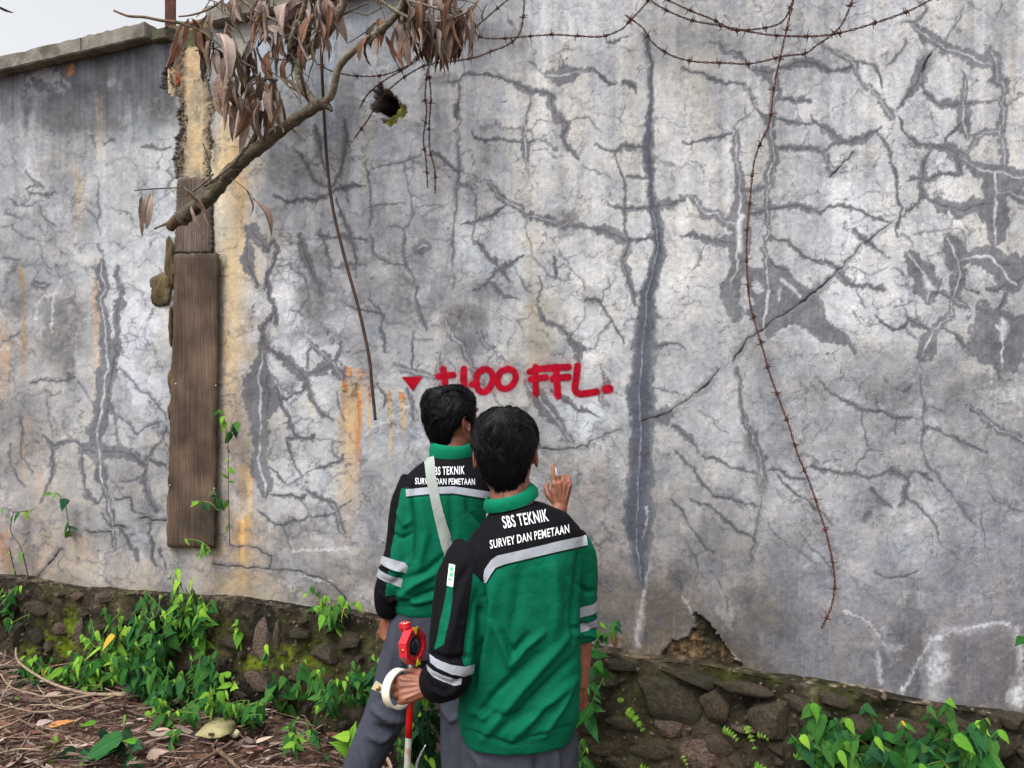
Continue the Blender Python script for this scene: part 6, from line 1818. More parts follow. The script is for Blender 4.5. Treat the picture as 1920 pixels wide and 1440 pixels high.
# ------------------------------------------------------------------ dead branch hanging over the wall, with curled leaves
mat_limb = mat_noise("limb_bark", srgb(50, 43, 35), srgb(108, 98, 82), 22, 0.95, 1.0, 90, third=srgb(72, 74, 54), tscale=9, stretch=(1, 1, 1))
mat_limb_l = mat_noise("limb_bark_pale", srgb(70, 62, 52), srgb(136, 126, 108), 26, 0.95, 0.9, 90, third=srgb(92, 94, 76), tscale=12)
mat_cut = mat_noise("broken_wood", srgb(66, 50, 38), srgb(104, 82, 62), 30, 0.9, 0.6, stretch=(1, 1, 0.3))
BR = thing("dead_branch", "dead grey branch with curled brown leaves hanging over the top of the wall", "branch", W(600, 195, 0.25))
OB = 0.24
def limb(pts, w0, w1, mat, off=OB, seg=10, off1=None, name="limb", bump=0.10, sd=1):
    n0 = len(pts)
    P3 = smooth_path([W(x, y, off + ((off1 if off1 is not None else off) - off) * i / (n0 - 1)) for i, (x, y) in enumerate(pts)], 7)
    k = P3[0].y / F
    r = random.Random(sd + int(pts[0][0]))
    n = len(P3)
    rad = [(w0 + (w1 - w0) * i / n) * 0.5 * k * (1 + r.uniform(-bump, bump)) for i in range(n)]
    mb = MB(); mb.add(*tube(P3, rad, seg))
    return part(name, mb, mat, BR)
limb([(338, 412), (362, 392), (400, 362), (430, 325), (462, 295), (500, 266), (545, 231), (585, 205), (606, 193)], 28, 17, mat_limb, seg=14, bump=.14)
limb([(318, 430), (326, 418), (340, 408), (352, 402)], 15, 30, mat_cut, name="broken_end")
limb([(289, 429), (315, 418), (338, 408)], 3, 9, mat_limb_l, name="splinter")
limb([(604, 196), (616, 200), (622, 208)], 20, 5, mat_limb, name="stub", seg=8)
limb([(598, 200), (582, 182), (565, 158), (560, 132), (568, 106), (590, 84), (614, 62), (630, 36), (645, 4), (655, -30)], 17, 13, mat_limb_l, 0.24, off1=0.32)
limb([(600, 196), (620, 180), (627, 158), (636, 126), (660, 98), (692, 72), (722, 50), (744, 26), (758, 0), (770, -30)], 14, 11, mat_limb_l, 0.24, off1=0.34)
limb([(556, 122), (548, 110), (544, 88), (552, 60), (566, 30), (575, -10)], 14, 9, mat_limb_l, 0.26, off1=0.34)
limb([(446, 320), (460, 290), (476, 262), (484, 240), (488, 222)], 14, 7, mat_limb)
limb([(384, 350), (410, 330), (440, 305), (458, 276)], 3.5, 2.5, mat_limb, 0.27, name="twig")
limb([(396, 322), (388, 290), (380, 268)], 3, 2, mat_limb, 0.26, name="twig")
limb([(346, 366), (372, 352), (400, 326)], 3, 4, mat_limb_l, 0.27, name="twig")
limb([(252, 357), (290, 354), (345, 351)], 2.2, 2.6, mat_limb, 0.25, name="twig")
limb([(430, 332), (450, 346), (466, 360), (478, 378)], 1.6, 1.4, mat_limb, 0.25, name="twig")
limb([(690, 82), (706, 66), (722, 56)], 6, 9, mat_limb_l, 0.30, name="twig")
limb([(500, 130), (530, 150), (560, 185)], 3, 2, mat_limb_l, 0.27, name="twig")
limb([(520, 150), (500, 148), (470, 160)], 5, 3, mat_limb, 0.27, name="twig")
limb([(700, -10), (760, 30), (830, 40), (880, 20)], 7, 4, mat_limb_l, 0.33, name="twig")
limb([(640, -20), (720, -8), (800, 10), (860, 30)], 6, 3, mat_limb_l, 0.33, name="twig")
limb([(430, -20), (480, 20), (520, 40), (560, 60)], 6, 4, mat_limb_l, 0.3, name="twig")
limb([(560, 110), (600, 60), (640, 30), (690, 5)], 4, 3, mat_limb_l, 0.29, name="twig")
limb([(330, 40), (380, 60), (430, 100), (480, 130)], 4, 3, mat_limb, 0.3, name="twig")

mat_dead = [leaf_mat("dead_leaf_brown", srgb(96, 76, 66), srgb(140, 120, 106), 0.3, 0.75, 0.006), leaf_mat("dead_leaf_grey", srgb(124, 108, 100), srgb(168, 152, 140), 0.2, 0.75, 0.006), leaf_mat("dead_leaf_rust", srgb(96, 68, 54), srgb(138, 104, 84), 0.25, 0.75, 0.006), leaf_mat("dead_leaf_dark", srgb(54, 45, 42), srgb(88, 76, 70), 0.25, 0.75, 0.006)]
def dead_leaf_mesh(seed, mat, curl, wid, bend, twist):
    r = random.Random(seed)
    V, Fc = [], []
    rows, cols = 9, 6
    for i in range(rows + 1):
        t = i / rows
        w = wid * (math.sin(math.pi * min(t ** 0.75, 1)) ** 0.8) * (1 - 0.15 * t) + 0.008
        if i == rows: w = 0.004
        ph = r.uniform(-0.12, 0.12)
        tw = twist * t
        for j in range(cols + 1):
            s = j / cols * 2 - 1
            a = s * curl * (0.6 + 0.6 * t) + ph
            rad = w / max(curl, 0.3)
            x = rad * math.sin(a); z = rad * (1 - math.cos(a)) + r.uniform(-.014, .014)
            xx = x * math.cos(tw) - z * math.sin(tw); zz = x * math.sin(tw) + z * math.cos(tw)
            V.append((xx, t + r.uniform(-.03, .03) * abs(s), zz + bend * math.sin(t * math.pi) * 0.5 + bend * 0.4 * t * t))
    for i in range(rows):
        for j in range(cols):
            a = i * (cols + 1) + j
            Fc.append((a, a + 1, a + cols + 2, a + cols + 1))
    mb = MB(); mb.add(V, Fc)
    return mb.mesh("dead_leaf", mat)
DL = [[dead_leaf_mesh(k * 10 + i, mt, [0.8, 1.9, 2.7, 1.4, 2.3, 1.2, 2.9, 1.7][i], [0.19, 0.15, 0.12, 0.17, 0.14, 0.20, 0.10, 0.13][i], [0.25, -0.22, 0.32, -0.35, 0.15, 0.4, -0.5, 0.5][i], [0.8, -1.2, 1.7, 0.6, -1.8, 1.1, 2.2, -0.7][i]) for i in range(8)] for k, mt in enumerate(mat_dead)]
rl = random.Random(44)
def dleaf(x, y, lpx, ang=0.0, off=None, kind=None, var=None):
    o_ = OB + rl.uniform(-0.03, 0.10) if off is None else off
    b0 = W(x, y, o_)
    k = b0.y / F
    d = Vector((math.sin(ang), rl.gauss(0, 0.22), -math.cos(ang)))
    az = rl.uniform(-1.5, 1.5)
    n = WN * math.cos(az) + WU * math.sin(az)
    if kind is None: kind = rl.choices([0, 1, 2, 3], [5, 4, 2, 2])[0]
    me = DL[kind][rl.randrange(8) if var is None else var]
    o = bpy.data.objects.new("dead_leaf", me); COL.objects.link(o)
    o.parent = BR; o.matrix_parent_inverse = Matrix.Translation(-BR.location)
    o.location = b0; o.rotation_mode = 'QUATERNION'; o.rotation_quaternion = leaf_quat(d, n)
    s = lpx * k; o.scale = (s, s, s)
def in_poly(x, y, pts):
    ins = False
    for i in range(len(pts)):
        x0, y0 = pts[i]; x1, y1 = pts[(i + 1) % len(pts)]
        if (y0 > y) != (y1 > y) and x < (x1 - x0) * (y - y0) / (y1 - y0) + x0: ins = not ins
    return ins
def cluster(pts, n, l0, l1, sp=0.22, bias=0):
    c = 0
    xs = [p[0] for p in pts]; ys = [p[1] for p in pts]
    while c < n:
        x = rl.uniform(min(xs), max(xs)); y = rl.uniform(min(ys), max(ys))
        if in_poly(x, y, pts):
            dleaf(x, y, rl.uniform(l0, l1), rl.gauss(bias, sp)); c += 1
for a in [(358, 34, 118, .30, 2), (388, 28, 80, .10, 2), (392, 82, 120, .45, 0), (412, 62, 130, .25, 1), (424, 42, 110, .05, 0), (430, 110, 110, .2, 0), (405, 110, 120, .25, 1), (480, 50, 76, -.35, 1), (485, 48, 80, .1, 0), (500, 48, 90, .85, 1), (492, 60, 110, .3, 3), (505, 95, 70, .2, 2), (535, 100, 60, .1, 2),
          (470, 130, 80, .0, 3), (478, 140, 76, .15, 3), (455, 160, 80, .75, 3), (440, 150, 80, .3, 0), (425, 170, 60, .6, 2), (410, 165, 60, .3, 0), (500, 155, 90, .2, 0), (510, 160, 90, .1, 1), (520, 145, 70, .6, 1), (540, 160, 60, .6, 0), (495, 180, 90, -.1, 2), (510, 200, 70, .8, 1), (488, 190, 70, .05, 0), (562, 132, 62, .2, 3), (500, 170, 70, .4, 0)]:
    dleaf(a[0], a[1], a[2], a[3], None, a[4])
cluster([(350, 30), (420, 20), (470, 60), (500, 130), (560, 150), (540, 190), (470, 200), (420, 160), (385, 100)], 44, 55, 100)
cluster([(430, -20), (640, -20), (640, 20), (580, 50), (520, 60), (450, 30)], 48, 50, 88)
cluster([(560, 0), (610, 0), (600, 60), (560, 80), (545, 50)], 20, 45, 78)
cluster([(740, -20), (890, -20), (880, 30), (840, 50), (780, 50), (750, 30)], 60, 54, 96, 0.18)
cluster([(770, 20), (870, 20), (850, 60), (790, 60)], 22, 50, 78, 0.15)
for a in [(712, 34, 62, .05, 2), (708, 40, 55, -.1, 3), (694, 62, 56, -.3, 2), (698, 64, 62, .15, 3), (716, 40, 80, .0, 2), (722, 66, 50, .6, 2), (735, 45, 40, -.1, 2), (765, 66, 60, .0, 2), (757, 60, 40, .1, 3), (640, -8, 40, .1, 2), (708, -10, 24, 0, 2), (898, 0, 40, -.5, 2), (888, 10, 30, -.4, 2), (915, 5, 36, -.2, 3), (265, 366, 78, .03, 0), (284, 362, 70, -.1, 1), (462, 356, 52, -.1, 2), (476, 372, 80, .3, 0), (344, 350, 90, .45, 0), (362, 400, 60, .5, 0), (358, 385, 50, .5, 1)]:
    dleaf(a[0], a[1], a[2], a[3], None, a[4])

for _k in range(34):
    x = rl.choice((rl.uniform(360, 600), rl.uniform(700, 890))); y = rl.uniform(-10, 110 if x < 620 else 40)
    pts = [(x, y)]
    a = rl.uniform(-0.6, 2.2)
    for _j in range(4):
        a += rl.gauss(0, .4); pts.append((pts[-1][0] + 18 * math.cos(a), pts[-1][1] + 18 * math.sin(a)))
    limb(pts, rl.uniform(2, 4), 1.3, rl.choice((mat_limb, mat_limb_l)), rl.uniform(.24, .33), seg=5, name="twig", sd=_k)
# thin dark twig over the coping at left, and a scrap of leaf in the top corner
T = thing("bare_twig", "bare dark twig reaching over the coping past the rusty post", "twig", W(330, 42, 0.1))
for pts, w in [([(214, 20), (240, 30), (270, 32), (300, 38), (330, 42), (362, 46)], 6), ([(335, 31), (360, 28), (390, 18), (415, 2), (440, -20)], 4), ([(368, 32), (385, 14), (398, -8)], 2), ([(418, 2), (422, 20)], 3)]:
    P3 = smooth_path([W(x, y, 0.12) for x, y in pts], 5); k = P3[0].y / F
    mb = MB(); mb.add(*tube(P3, [w * .5 * k * (0.7 + 0.4 * i / len(P3)) for i in range(len(P3))], 6)); part("twig", mb, mat_bark_d, T)
me = DL[3][1]
o = link("hanging_leaf", me, None, W(-6, 12, 0.1), leaf_quat(Vector((1, 0, -0.35)), WN)); o.scale = (0.09,) * 3
tag(o, "single dark dead leaf against the sky in the top left corner", "dead leaf")

# ------------------------------------------------------------------ barbed wire
mat_wire = mat_noise("rusty_wire", srgb(48, 34, 32), srgb(88, 56, 46), 60, 0.85, 0.3)
mat_wire_r = mat_noise("rusty_wire_red", srgb(62, 36, 30), srgb(100, 58, 44), 60, 0.85, 0.3)
def barb_mesh(mat):
    mb = MB()
    # two short wires wrapped round the strand, four points sticking out; strand runs along local Y
    for s, a in ((-1, 0.3), (1, 1.7)):
        coil = [(0.0042 * math.cos(t), s * 0.003 + 0.0012 * (t - 3) * 0.6, 0.0042 * math.sin(t)) for t in np.linspace(a, a + 6.8, 10)]
        e0 = Vector((math.cos(a - 1.5), 0.15 * s, math.sin(a - 1.5))); e1 = Vector((math.cos(a + 6.8 + 1.5), -0.15 * s, math.sin(a + 6.8 + 1.5)))
        pts = [Vector(coil[0]) + e0 * 0.020] + [Vector(c) for c in coil] + [Vector(coil[-1]) + e1 * 0.020]
        mb.add(*tube(pts, [0.0010] + [0.0020] * 10 + [0.0010], 5))
    return mb.mesh("barb", mat)
BARB = {0: barb_mesh(mat_wire), 1: barb_mesh(mat_wire_r)}
def wire(label, pts, offs, red=0, step=0.098, seed=0, group="rusty barbed wire strands hanging on the wall"):
    r = random.Random(seed)
    n0 = len(pts)
    P3 = smooth_path([W(p[0], p[1], offs[0] + (offs[1] - offs[0]) * i / max(n0 - 1, 1) + 0.006 * math.sin(i * 1.7)) for i, p in enumerate(pts)], 8)
    T = thing("barbed_wire", label, "barbed wire", P3[0], group)
    # resample evenly
    L_ = [0.0]
    for a, b_ in zip(P3[:-1], P3[1:]): L_.append(L_[-1] + (b_ - a).length)
    tot = L_[-1]
    def at(s):
        i = int(np.searchsorted(L_, s)) - 1; i = max(0, min(i, len(P3) - 2))
        return P3[i].lerp(P3[i + 1], (s - L_[i]) / max(L_[i + 1] - L_[i], 1e-9))
    N_ = int(tot / 0.006) + 2
    R_ = [at(tot * i / (N_ - 1)) for i in range(N_)]
    fr = frames(R_)
    mt = mat_wire_r if red else mat_wire
    for ph in (0, math.pi):
        mb = MB()
        pp = [p + u * (0.0024 * math.cos(i * 0.62 + ph)) + w * (0.0024 * math.sin(i * 0.62 + ph)) for i, (p, t, u, w) in enumerate(fr)]
        mb.add(*tube(pp, 0.0018, 5)); part("strand", mb, mt, T)
    s = r.uniform(0.02, 0.06)
    while s < tot - 0.004:
        p = at(s); q = at(min(s + 0.004, tot)); d = (q - p).normalized() if (q - p).length > 1e-6 else Vector((0, 0, 1))
        o = bpy.data.objects.new("barb", BARB[red]); COL.objects.link(o)
        o.parent = T; o.matrix_parent_inverse = Matrix.Translation(-T.location)
        o.location = p; o.rotation_mode = 'QUATERNION'
        ref = Quaternion(d, r.uniform(0, 6.28)) @ (d.cross(WN) if abs(d.dot(WN)) < 0.9 else WU)
        o.rotation_quaternion = leaf_quat(d, ref)
        s += step * r.uniform(0.9, 1.12)
wire("long rusty strand dangling down the right part of the wall to the footing", [(1493, -20), (1483, 20), (1465, 100), (1452, 160), (1443, 230), (1425, 270), (1413, 310), (1406, 380), (1402, 420), (1400, 480), (1405, 560), (1420, 620), (1432, 660), (1443, 700), (1465, 760), (1480, 800), (1495, 850), (1512, 890), (1527, 930), (1540, 970), (1552, 1010), (1562, 1060), (1565, 1100), (1558, 1140), (1540, 1178)], (0.07, 0.03), 1, seed=1)
wire("long sagging strand that rises to the upper right corner", [(1196, -24), (1230, 8), (1290, 36), (1340, 46), (1400, 58), (1440, 65), (1490, 68), (1540, 67), (1590, 58), (1650, 40), (1710, 18), (1765, -12)], (0.06, 0.05), 0, seed=2)
wire("short strand sagging from the top and back up beside the dangling one", [(1240, -6), (1290, 18), (1340, 38), (1370, 55), (1400, 56), (1440, 51), (1465, 42), (1480, 20), (1490, -14)], (0.05, 0.04), 0, seed=3)
wire("strand looping below the others across the dangling wire", [(1172, 28), (1205, 52), (1222, 78), (1255, 102), (1300, 115), (1360, 118), (1400, 120), (1430, 115), (1470, 105), (1510, 100), (1530, 86), (1560, 65), (1582, 40), (1602, -10)], (0.05, 0.06), 0, seed=4)
wire("nearly level strand running right from the hanging leaves", [(888, 56), (902, 70), (940, 72), (990, 68), (1040, 65), (1090, 68), (1130, 68), (1165, 55), (1180, 40), (1210, 8), (1226, -16)], (0.07, 0.05), 0, seed=5)
wire("strand ending in the air below the hole after passing under the leaves", [(664, 260), (690, 224), (716, 182), (748, 152), (778, 132), (806, 120), (850, 115), (890, 108), (922, 96), (952, 84), (972, 66), (980, 40), (984, -10)], (0.08, 0.06), 0, seed=6)
wire("short strand curling left over the hole", [(675, 202), (690, 176), (722, 150), (760, 128), (784, 110), (800, 84)], (0.09, 0.10), 0, seed=7)
wire("strand with a free end crossing behind the forked branch", [(596, 120), (625, 134), (665, 142), (710, 142), (745, 132), (770, 118), (796, 90)], (0.09, 0.09), 0, seed=8)
wire("left one of the two strands dangling side by side under the leaves", [(802, 128), (797, 180), (800, 210), (794, 260), (799, 300), (802, 352)], (0.07, 0.05), 0, seed=9)
wire("right one of the two strands dangling side by side under the leaves", [(803, 126), (808, 180), (805, 230), (806, 280), (815, 318), (816, 362)], (0.07, 0.05), 0, seed=10)
wire("short bit of strand beside the hanging leaves at the top", [(878, 62), (900, 44), (930, 18), (964, -10)], (0.08, 0.07), 0, seed=11)

# dark rod hanging down the wall through the branch fork
mat_rod = mat_noise("rusty_rod", srgb(44, 34, 32), srgb(76, 54, 46), 30, 0.8, 0.3)
P3 = smooth_path([W(x, y, 0.10) for x, y in [(602, -30), (602, 60), (604, 140), (608, 220), (613, 300), (624, 390), (648, 490), (674, 585), (692, 670), (697, 720), (704, 788)]], 6)
mb = MB(); mb.add(*tube(P3, 0.0068, 8))
tag(link("steel_rod", mb.mesh("steel_rod", mat_rod)), "long thin dark steel rod hanging down the wall through the branch fork", "rod")
# ------------------------------------------------------------------ people
def V3(*a): return Vector(a)
def loft(rings, seg=28):
    """rings: (center, u, w, n): closed superellipse sections, capped"""
    V, Fc = [], []
    for (c, u, w, n) in rings:
        for k in range(seg):
            a = 2 * math.pi * k / seg
            ca, sa = math.cos(a), math.sin(a)
            x = math.copysign(abs(ca) ** (2.0 / n), ca); y = math.copysign(abs(sa) ** (2.0 / n), sa)
            V.append(c + u * x + w * y)
    m = len(rings)
    for i in range(m - 1):
        for k in range(seg):
            a = i * seg + k; b = i * seg + (k + 1) % seg
            Fc.append((a, b, b + seg, a + seg))
    Fc.append(tuple(range(seg - 1, -1, -1)))
    Fc.append(tuple(range((m - 1) * seg, m * seg)))
    return V, Fc

def remesh(mb, voxel, smooth_it=6, factor=0.5):
    me = mb.mesh("tmp", None, False)
    bm = bmesh.new(); bm.from_mesh(me)
    bmesh.ops.recalc_face_normals(bm, faces=bm.faces[:])
    bm.to_mesh(me); bm.free()
    o = bpy.data.objects.new("tmp", me); COL.objects.link(o)
    r = o.modifiers.new("r", 'REMESH'); r.mode = 'VOXEL'; r.voxel_size = voxel; r.use_smooth_shade = True
    s = o.modifiers.new("s", 'SMOOTH'); s.factor = factor; s.iterations = smooth_it
    dg = bpy.context.evaluated_depsgraph_get()
    out = bpy.data.meshes.new_from_object(o.evaluated_get(dg))
    bpy.data.objects.remove(o); bpy.data.meshes.remove(me)
    return out

def co_no(me):
    n = len(me.vertices)
    co = np.empty(n * 3, np.float32); me.vertices.foreach_get('co', co)
    no = np.empty(n * 3, np.float32); me.vertices.foreach_get('normal', no)
    return co.reshape(-1, 3), no.reshape(-1, 3)

def torso_rings(spec):
    out = []
    for (z, x, y, hw, hd, roll, yaw, n) in spec:
        r_, q = R(roll), R(yaw)
        u = V3(math.cos(q) * math.cos(r_), math.sin(q) * math.cos(r_), math.sin(r_)) * hw
        w = V3(-math.sin(q), math.cos(q), 0) * hd
        out.append((V3(x, y, z), u, w, n))
    return out

def seg_dist(co, pts):
    """distance of vertices to a polyline and the position along it"""
    best = np.full(len(co), 9e9); par = np.zeros(len(co))
    for i in range(len(pts) - 1):
        a = np.array(pts[i]); b = np.array(pts[i + 1]); d = b - a
        t = np.clip(((co - a) @ d) / (d @ d), 0, 1)
        q = np.linalg.norm(co - a - t[:, None] * d, axis=1)
        m = q < best
        best = np.where(m, q, best); par = np.where(m, i + t, par)
    return best, par

def fold(co, no, strokes):
    """cloth folds: ridges (+) and valleys (-) along chart lines, pushed along the normal on the side that faces them"""
    px = 960 + F * co[:, 0] / co[:, 1]; py = HOR - F * (co[:, 2] - CAMZ) / co[:, 1]
    vd = co - np.array(CAM); vd /= np.linalg.norm(vd, axis=1)[:, None]
    face = np.clip(-(no * vd).sum(1) * 2.2, 0, 1)
    d = np.zeros(len(co))
    for pts, w, amp in strokes:
        best = np.full(len(co), 9e9); par = np.zeros(len(co))
        for i in range(len(pts) - 1):
            x0, y0 = pts[i]; x1, y1 = pts[i + 1]
            dx, dy = x1 - x0, y1 - y0
            t = np.clip(((px - x0) * dx + (py - y0) * dy) / (dx * dx + dy * dy + 1e-9), 0, 1)
            q = np.hypot(px - x0 - t * dx, py - y0 - t * dy)
            m = q < best; best = np.where(m, q, best); par = np.where(m, (i + t) / (len(pts) - 1), par)
        d += 2.3 * amp * np.exp(-(best / (w * 0.72)) ** 2) * np.sin(np.clip(par * 0.9 + 0.05, 0, 1) * math.pi) ** 0.5
    return co + no * (d * face)[:, None]

def noise3(co, sc, seed):
    """cheap smooth 3-D noise from sums of sines"""
    r = np.random.RandomState(seed); out = np.zeros(len(co))
    for i in range(7):
        k = r.normal(size=3) * sc * (0.6 + 0.3 * i); out += np.sin(co @ k + r.uniform(0, 6.28)) / (1 + 0.35 * i)
    return out / 3.0

ROT = np.array(Matrix.Rotation(R(38), 3, 'Y'))
def cloth_mat(name, base, dark=None, rough=0.8):
    m, nt, b = new_mat(name)
    N, L = nt.nodes, nt.links
    tc = N.new('ShaderNodeTexCoord')
    no = N.new('ShaderNodeTexNoise'); no.inputs['Scale'].default_value = 9; no.inputs['Detail'].default_value = 5
    L.new(tc.outputs['Object'], no.inputs[0])
    mr = N.new('ShaderNodeMapRange'); mr.inputs['From Min'].default_value = .3; mr.inputs['From Max'].default_value = .7; mr.inputs['To Min'].default_value = 0.88; mr.inputs['To Max'].default_value = 1.12
    L.new(no.outputs['Fac'], mr.inputs[0])
    if dark is not None:
        at = N.new('ShaderNodeAttribute'); at.attribute_name = "panel"
        st = N.new('ShaderNodeMapRange'); st.inputs['From Min'].default_value = -0.7; st.inputs['From Max'].default_value = 0.7
        L.new(at.outputs['Fac'], st.inputs[0])
        mx = N.new('ShaderNodeMixRGB'); mx.inputs[1].default_value = (*base, 1); mx.inputs[2].default_value = (*dark, 1)
        L.new(st.outputs[0], mx.inputs[0]); src = mx.outputs[0]
    else:
        rgb = N.new('ShaderNodeRGB'); rgb.outputs[0].default_value = (*base, 1); src = rgb.outputs[0]
    vm = N.new('ShaderNodeVectorMath'); vm.operation = 'SCALE'
    L.new(src, vm.inputs[0]); L.new(mr.outputs[0], vm.inputs['Scale']); L.new(vm.outputs[0], b.inputs['Base Color'])
    b.inputs['Roughness'].default_value = rough; b.inputs['Specular IOR Level'].default_value = 0.12
    b.inputs['Sheen Weight'].default_value = 0.0
    w1 = N.new('ShaderNodeTexNoise'); w1.inputs['Scale'].default_value = 700; w1.inputs['Detail'].default_value = 2
    L.new(tc.outputs['Object'], w1.inputs[0])
    w2 = N.new('ShaderNodeTexNoise'); w2.inputs['Scale'].default_value = 26; w2.inputs['Detail'].default_value = 4; w2.inputs['Distortion'].default_value = 1.2
    L.new(tc.outputs['Object'], w2.inputs[0])
    b1 = N.new('ShaderNodeBump'); b1.inputs['Strength'].default_value = 0.25; b1.inputs['Distance'].default_value = 0.0015; L.new(w1.outputs['Fac'], b1.inputs['Height'])
    b2 = N.new('ShaderNodeBump'); b2.inputs['Strength'].default_value = 0.35; b2.inputs['Distance'].default_value = 0.01; L.new(w2.outputs['Fac'], b2.inputs['Height']); L.new(b1.outputs[0], b2.inputs['Normal'])
    L.new(b2.outputs[0], b.inputs['Normal'])
    return m
GREEN = srgb(0, 90, 65); BLACK = srgb(10, 10, 15)
mat_jacket = cloth_mat("jacket_cloth", GREEN, BLACK)
mat_collar = cloth_mat("collar_cloth", srgb(3, 108, 78))
mat_trouser = cloth_mat("trouser_cloth", srgb(60, 63, 73))
mat_refl = cloth_mat("reflective_tape", srgb(146, 150, 158), rough=0.45)
mat_white = mat_noise("white_thread", srgb(210, 210, 216), srgb(232, 232, 236), 90, 0.8, 0.2)
mat_patch = mat_noise("patch_white", srgb(190, 206, 200), srgb(214, 226, 220), 60, 0.6)
mat_patch_g = mat_noise("patch_green", srgb(60, 150, 110), srgb(90, 170, 130), 60, 0.6)
mat_strap = cloth_mat("strap_webbing", srgb(142, 148, 144), rough=0.7)
m, nt, b = new_mat("skin")
N, L = nt.nodes, nt.links
tc = N.new('ShaderNodeTexCoord'); no = N.new('ShaderNodeTexNoise'); no.inputs['Scale'].default_value = 24; no.inputs['Detail'].default_value = 5; L.new(tc.outputs['Object'], no.inputs[0])
cr = N.new('ShaderNodeValToRGB'); cr.color_ramp.elements[0].position = .3; cr.color_ramp.elements[1].position = .7
cr.color_ramp.elements[0].color = (*srgb(104, 60, 42), 1); cr.color_ramp.elements[1].color = (*srgb(144, 90, 66), 1)
L.new(no.outputs['Fac'], cr.inputs[0]); L.new(cr.outputs[0], b.inputs['Base Color'])
b.inputs['Roughness'].default_value = 0.55; b.inputs['Subsurface Weight'].default_value = 0.12; b.inputs['Subsurface Radius'].default_value = (0.012, 0.005, 0.003); b.inputs['Subsurface Scale'].default_value = 1.0
n2 = N.new('ShaderNodeTexNoise'); n2.inputs['Scale'].default_value = 160; n2.inputs['Detail'].default_value = 3; L.new(tc.outputs['Object'], n2.inputs[0])
bp = N.new('ShaderNodeBump'); bp.inputs['Strength'].default_value = 0.25; bp.inputs['Distance'].default_value = 0.002; L.new(n2.outputs['Fac'], bp.inputs['Height']); L.new(bp.outputs[0], b.inputs['Normal'])
mat_skin = m
m, nt, b = new_mat("black_hair")
N, L = nt.nodes, nt.links
b.inputs['Base Color'].default_value = (*srgb(9, 9, 12), 1)
b.inputs['Roughness'].default_value = 0.5; b.inputs['Specular IOR Level'].default_value = 0.13
mat_hair = m
mat_eye = mat_noise("eye_white", srgb(215, 212, 205), srgb(225, 222, 215), 10, 0.3)

def hand(mb, w, d, n, side, curl, thumb, sc=1.0, spread=0.06, fold_thumb=True):
    """palm, five bent fingers and a thumb as closed tubes. w wrist, d towards knuckles, n back of the hand, side +1/-1 thumb side = side*(d x n)"""
    d = d.normalized(); n = (n - d * n.dot(d)).normalized(); s = d.cross(n) * side
    rings = []
    for (t, hw, ht, sh) in [(-0.03, .024, .020, 0), (0.0, .026, .019, 0), (.02, .032, .017, .002), (.05, .039, .015, .002), (.075, .040, .0135, 0), (.088, .038, .011, 0)]:
        rings.append((w + d * (t * sc) + s * (sh * sc), s * (hw * sc), n * (ht * sc), 2.6))
    mb.add(*loft(rings, 18))
    for i, (o, ln, rad) in enumerate([(.0295, .074, .0088), (.0100, .081, .0090), (-.0100, .075, .0086), (-.0285, .060, .0078)]):
        c = curl[i] if isinstance(curl[0], (tuple, list)) else curl
        p = w + d * ((.080 - 0.004 * abs(i - 1.2)) * sc) + s * (o * sc) - n * (.001 * sc)
        dirv = (d + s * (spread * (1.5 - i))).normalized()
        mb.add(*loft([(p + n * (.0065 * sc) + dirv * (x_ * sc), s * (rad * 1.12 * k_ * sc), n * (rad * 1.25 * k_ * sc), 2) for x_, k_ in ((-.012, .4), (-.006, .85), (0, 1), (.006, .85), (.011, .4))], 12))
        pts = [p - dirv * (.022 * sc), p]; rr_ = [rad * sc * 0.95, rad * sc * 1.08]
        ang = 0
        for j, fr_ in enumerate((.46, .30, .24)):
            ang += R(c[j])
            dv = dirv * math.cos(ang) - n * math.sin(ang)
            q = pts[-1]
            pts.append(q + dv * (ln * fr_ * 0.5 * sc)); rr_.append(rad * sc * (0.98 - 0.10 * j))
            pts.append(q + dv * (ln * fr_ * sc)); rr_.append(rad * sc * (1.02 - 0.13 * j))
        rr_[-1] *= 0.62
        mb.add(*tube(pts, rr_, 10))
    for o in (.0270, .0092, -.0092, -.0262):      # tendons on the back of the hand
        mb.add(*tube([w + d * (.012 * sc) + s * (o * .45 * sc) + n * (.0155 * sc), w + d * (.045 * sc) + s * (o * .75 * sc) + n * (.0150 * sc), w + d * (.078 * sc) + s * (o * sc) + n * (.0125 * sc)], [.0028 * sc, .0036 * sc, .0042 * sc], 8))
    tb = w + d * (.016 * sc) + s * (.022 * sc) - n * (.004 * sc)
    pts = [tb]; rr_ = [.014 * sc]
    for dv, ln, rad in thumb(d, n, s):
        pts.append(pts[-1] + dv.normalized() * (ln * sc)); rr_.append(rad * sc)
    mb.add(*tube(pts, rr_, 10))

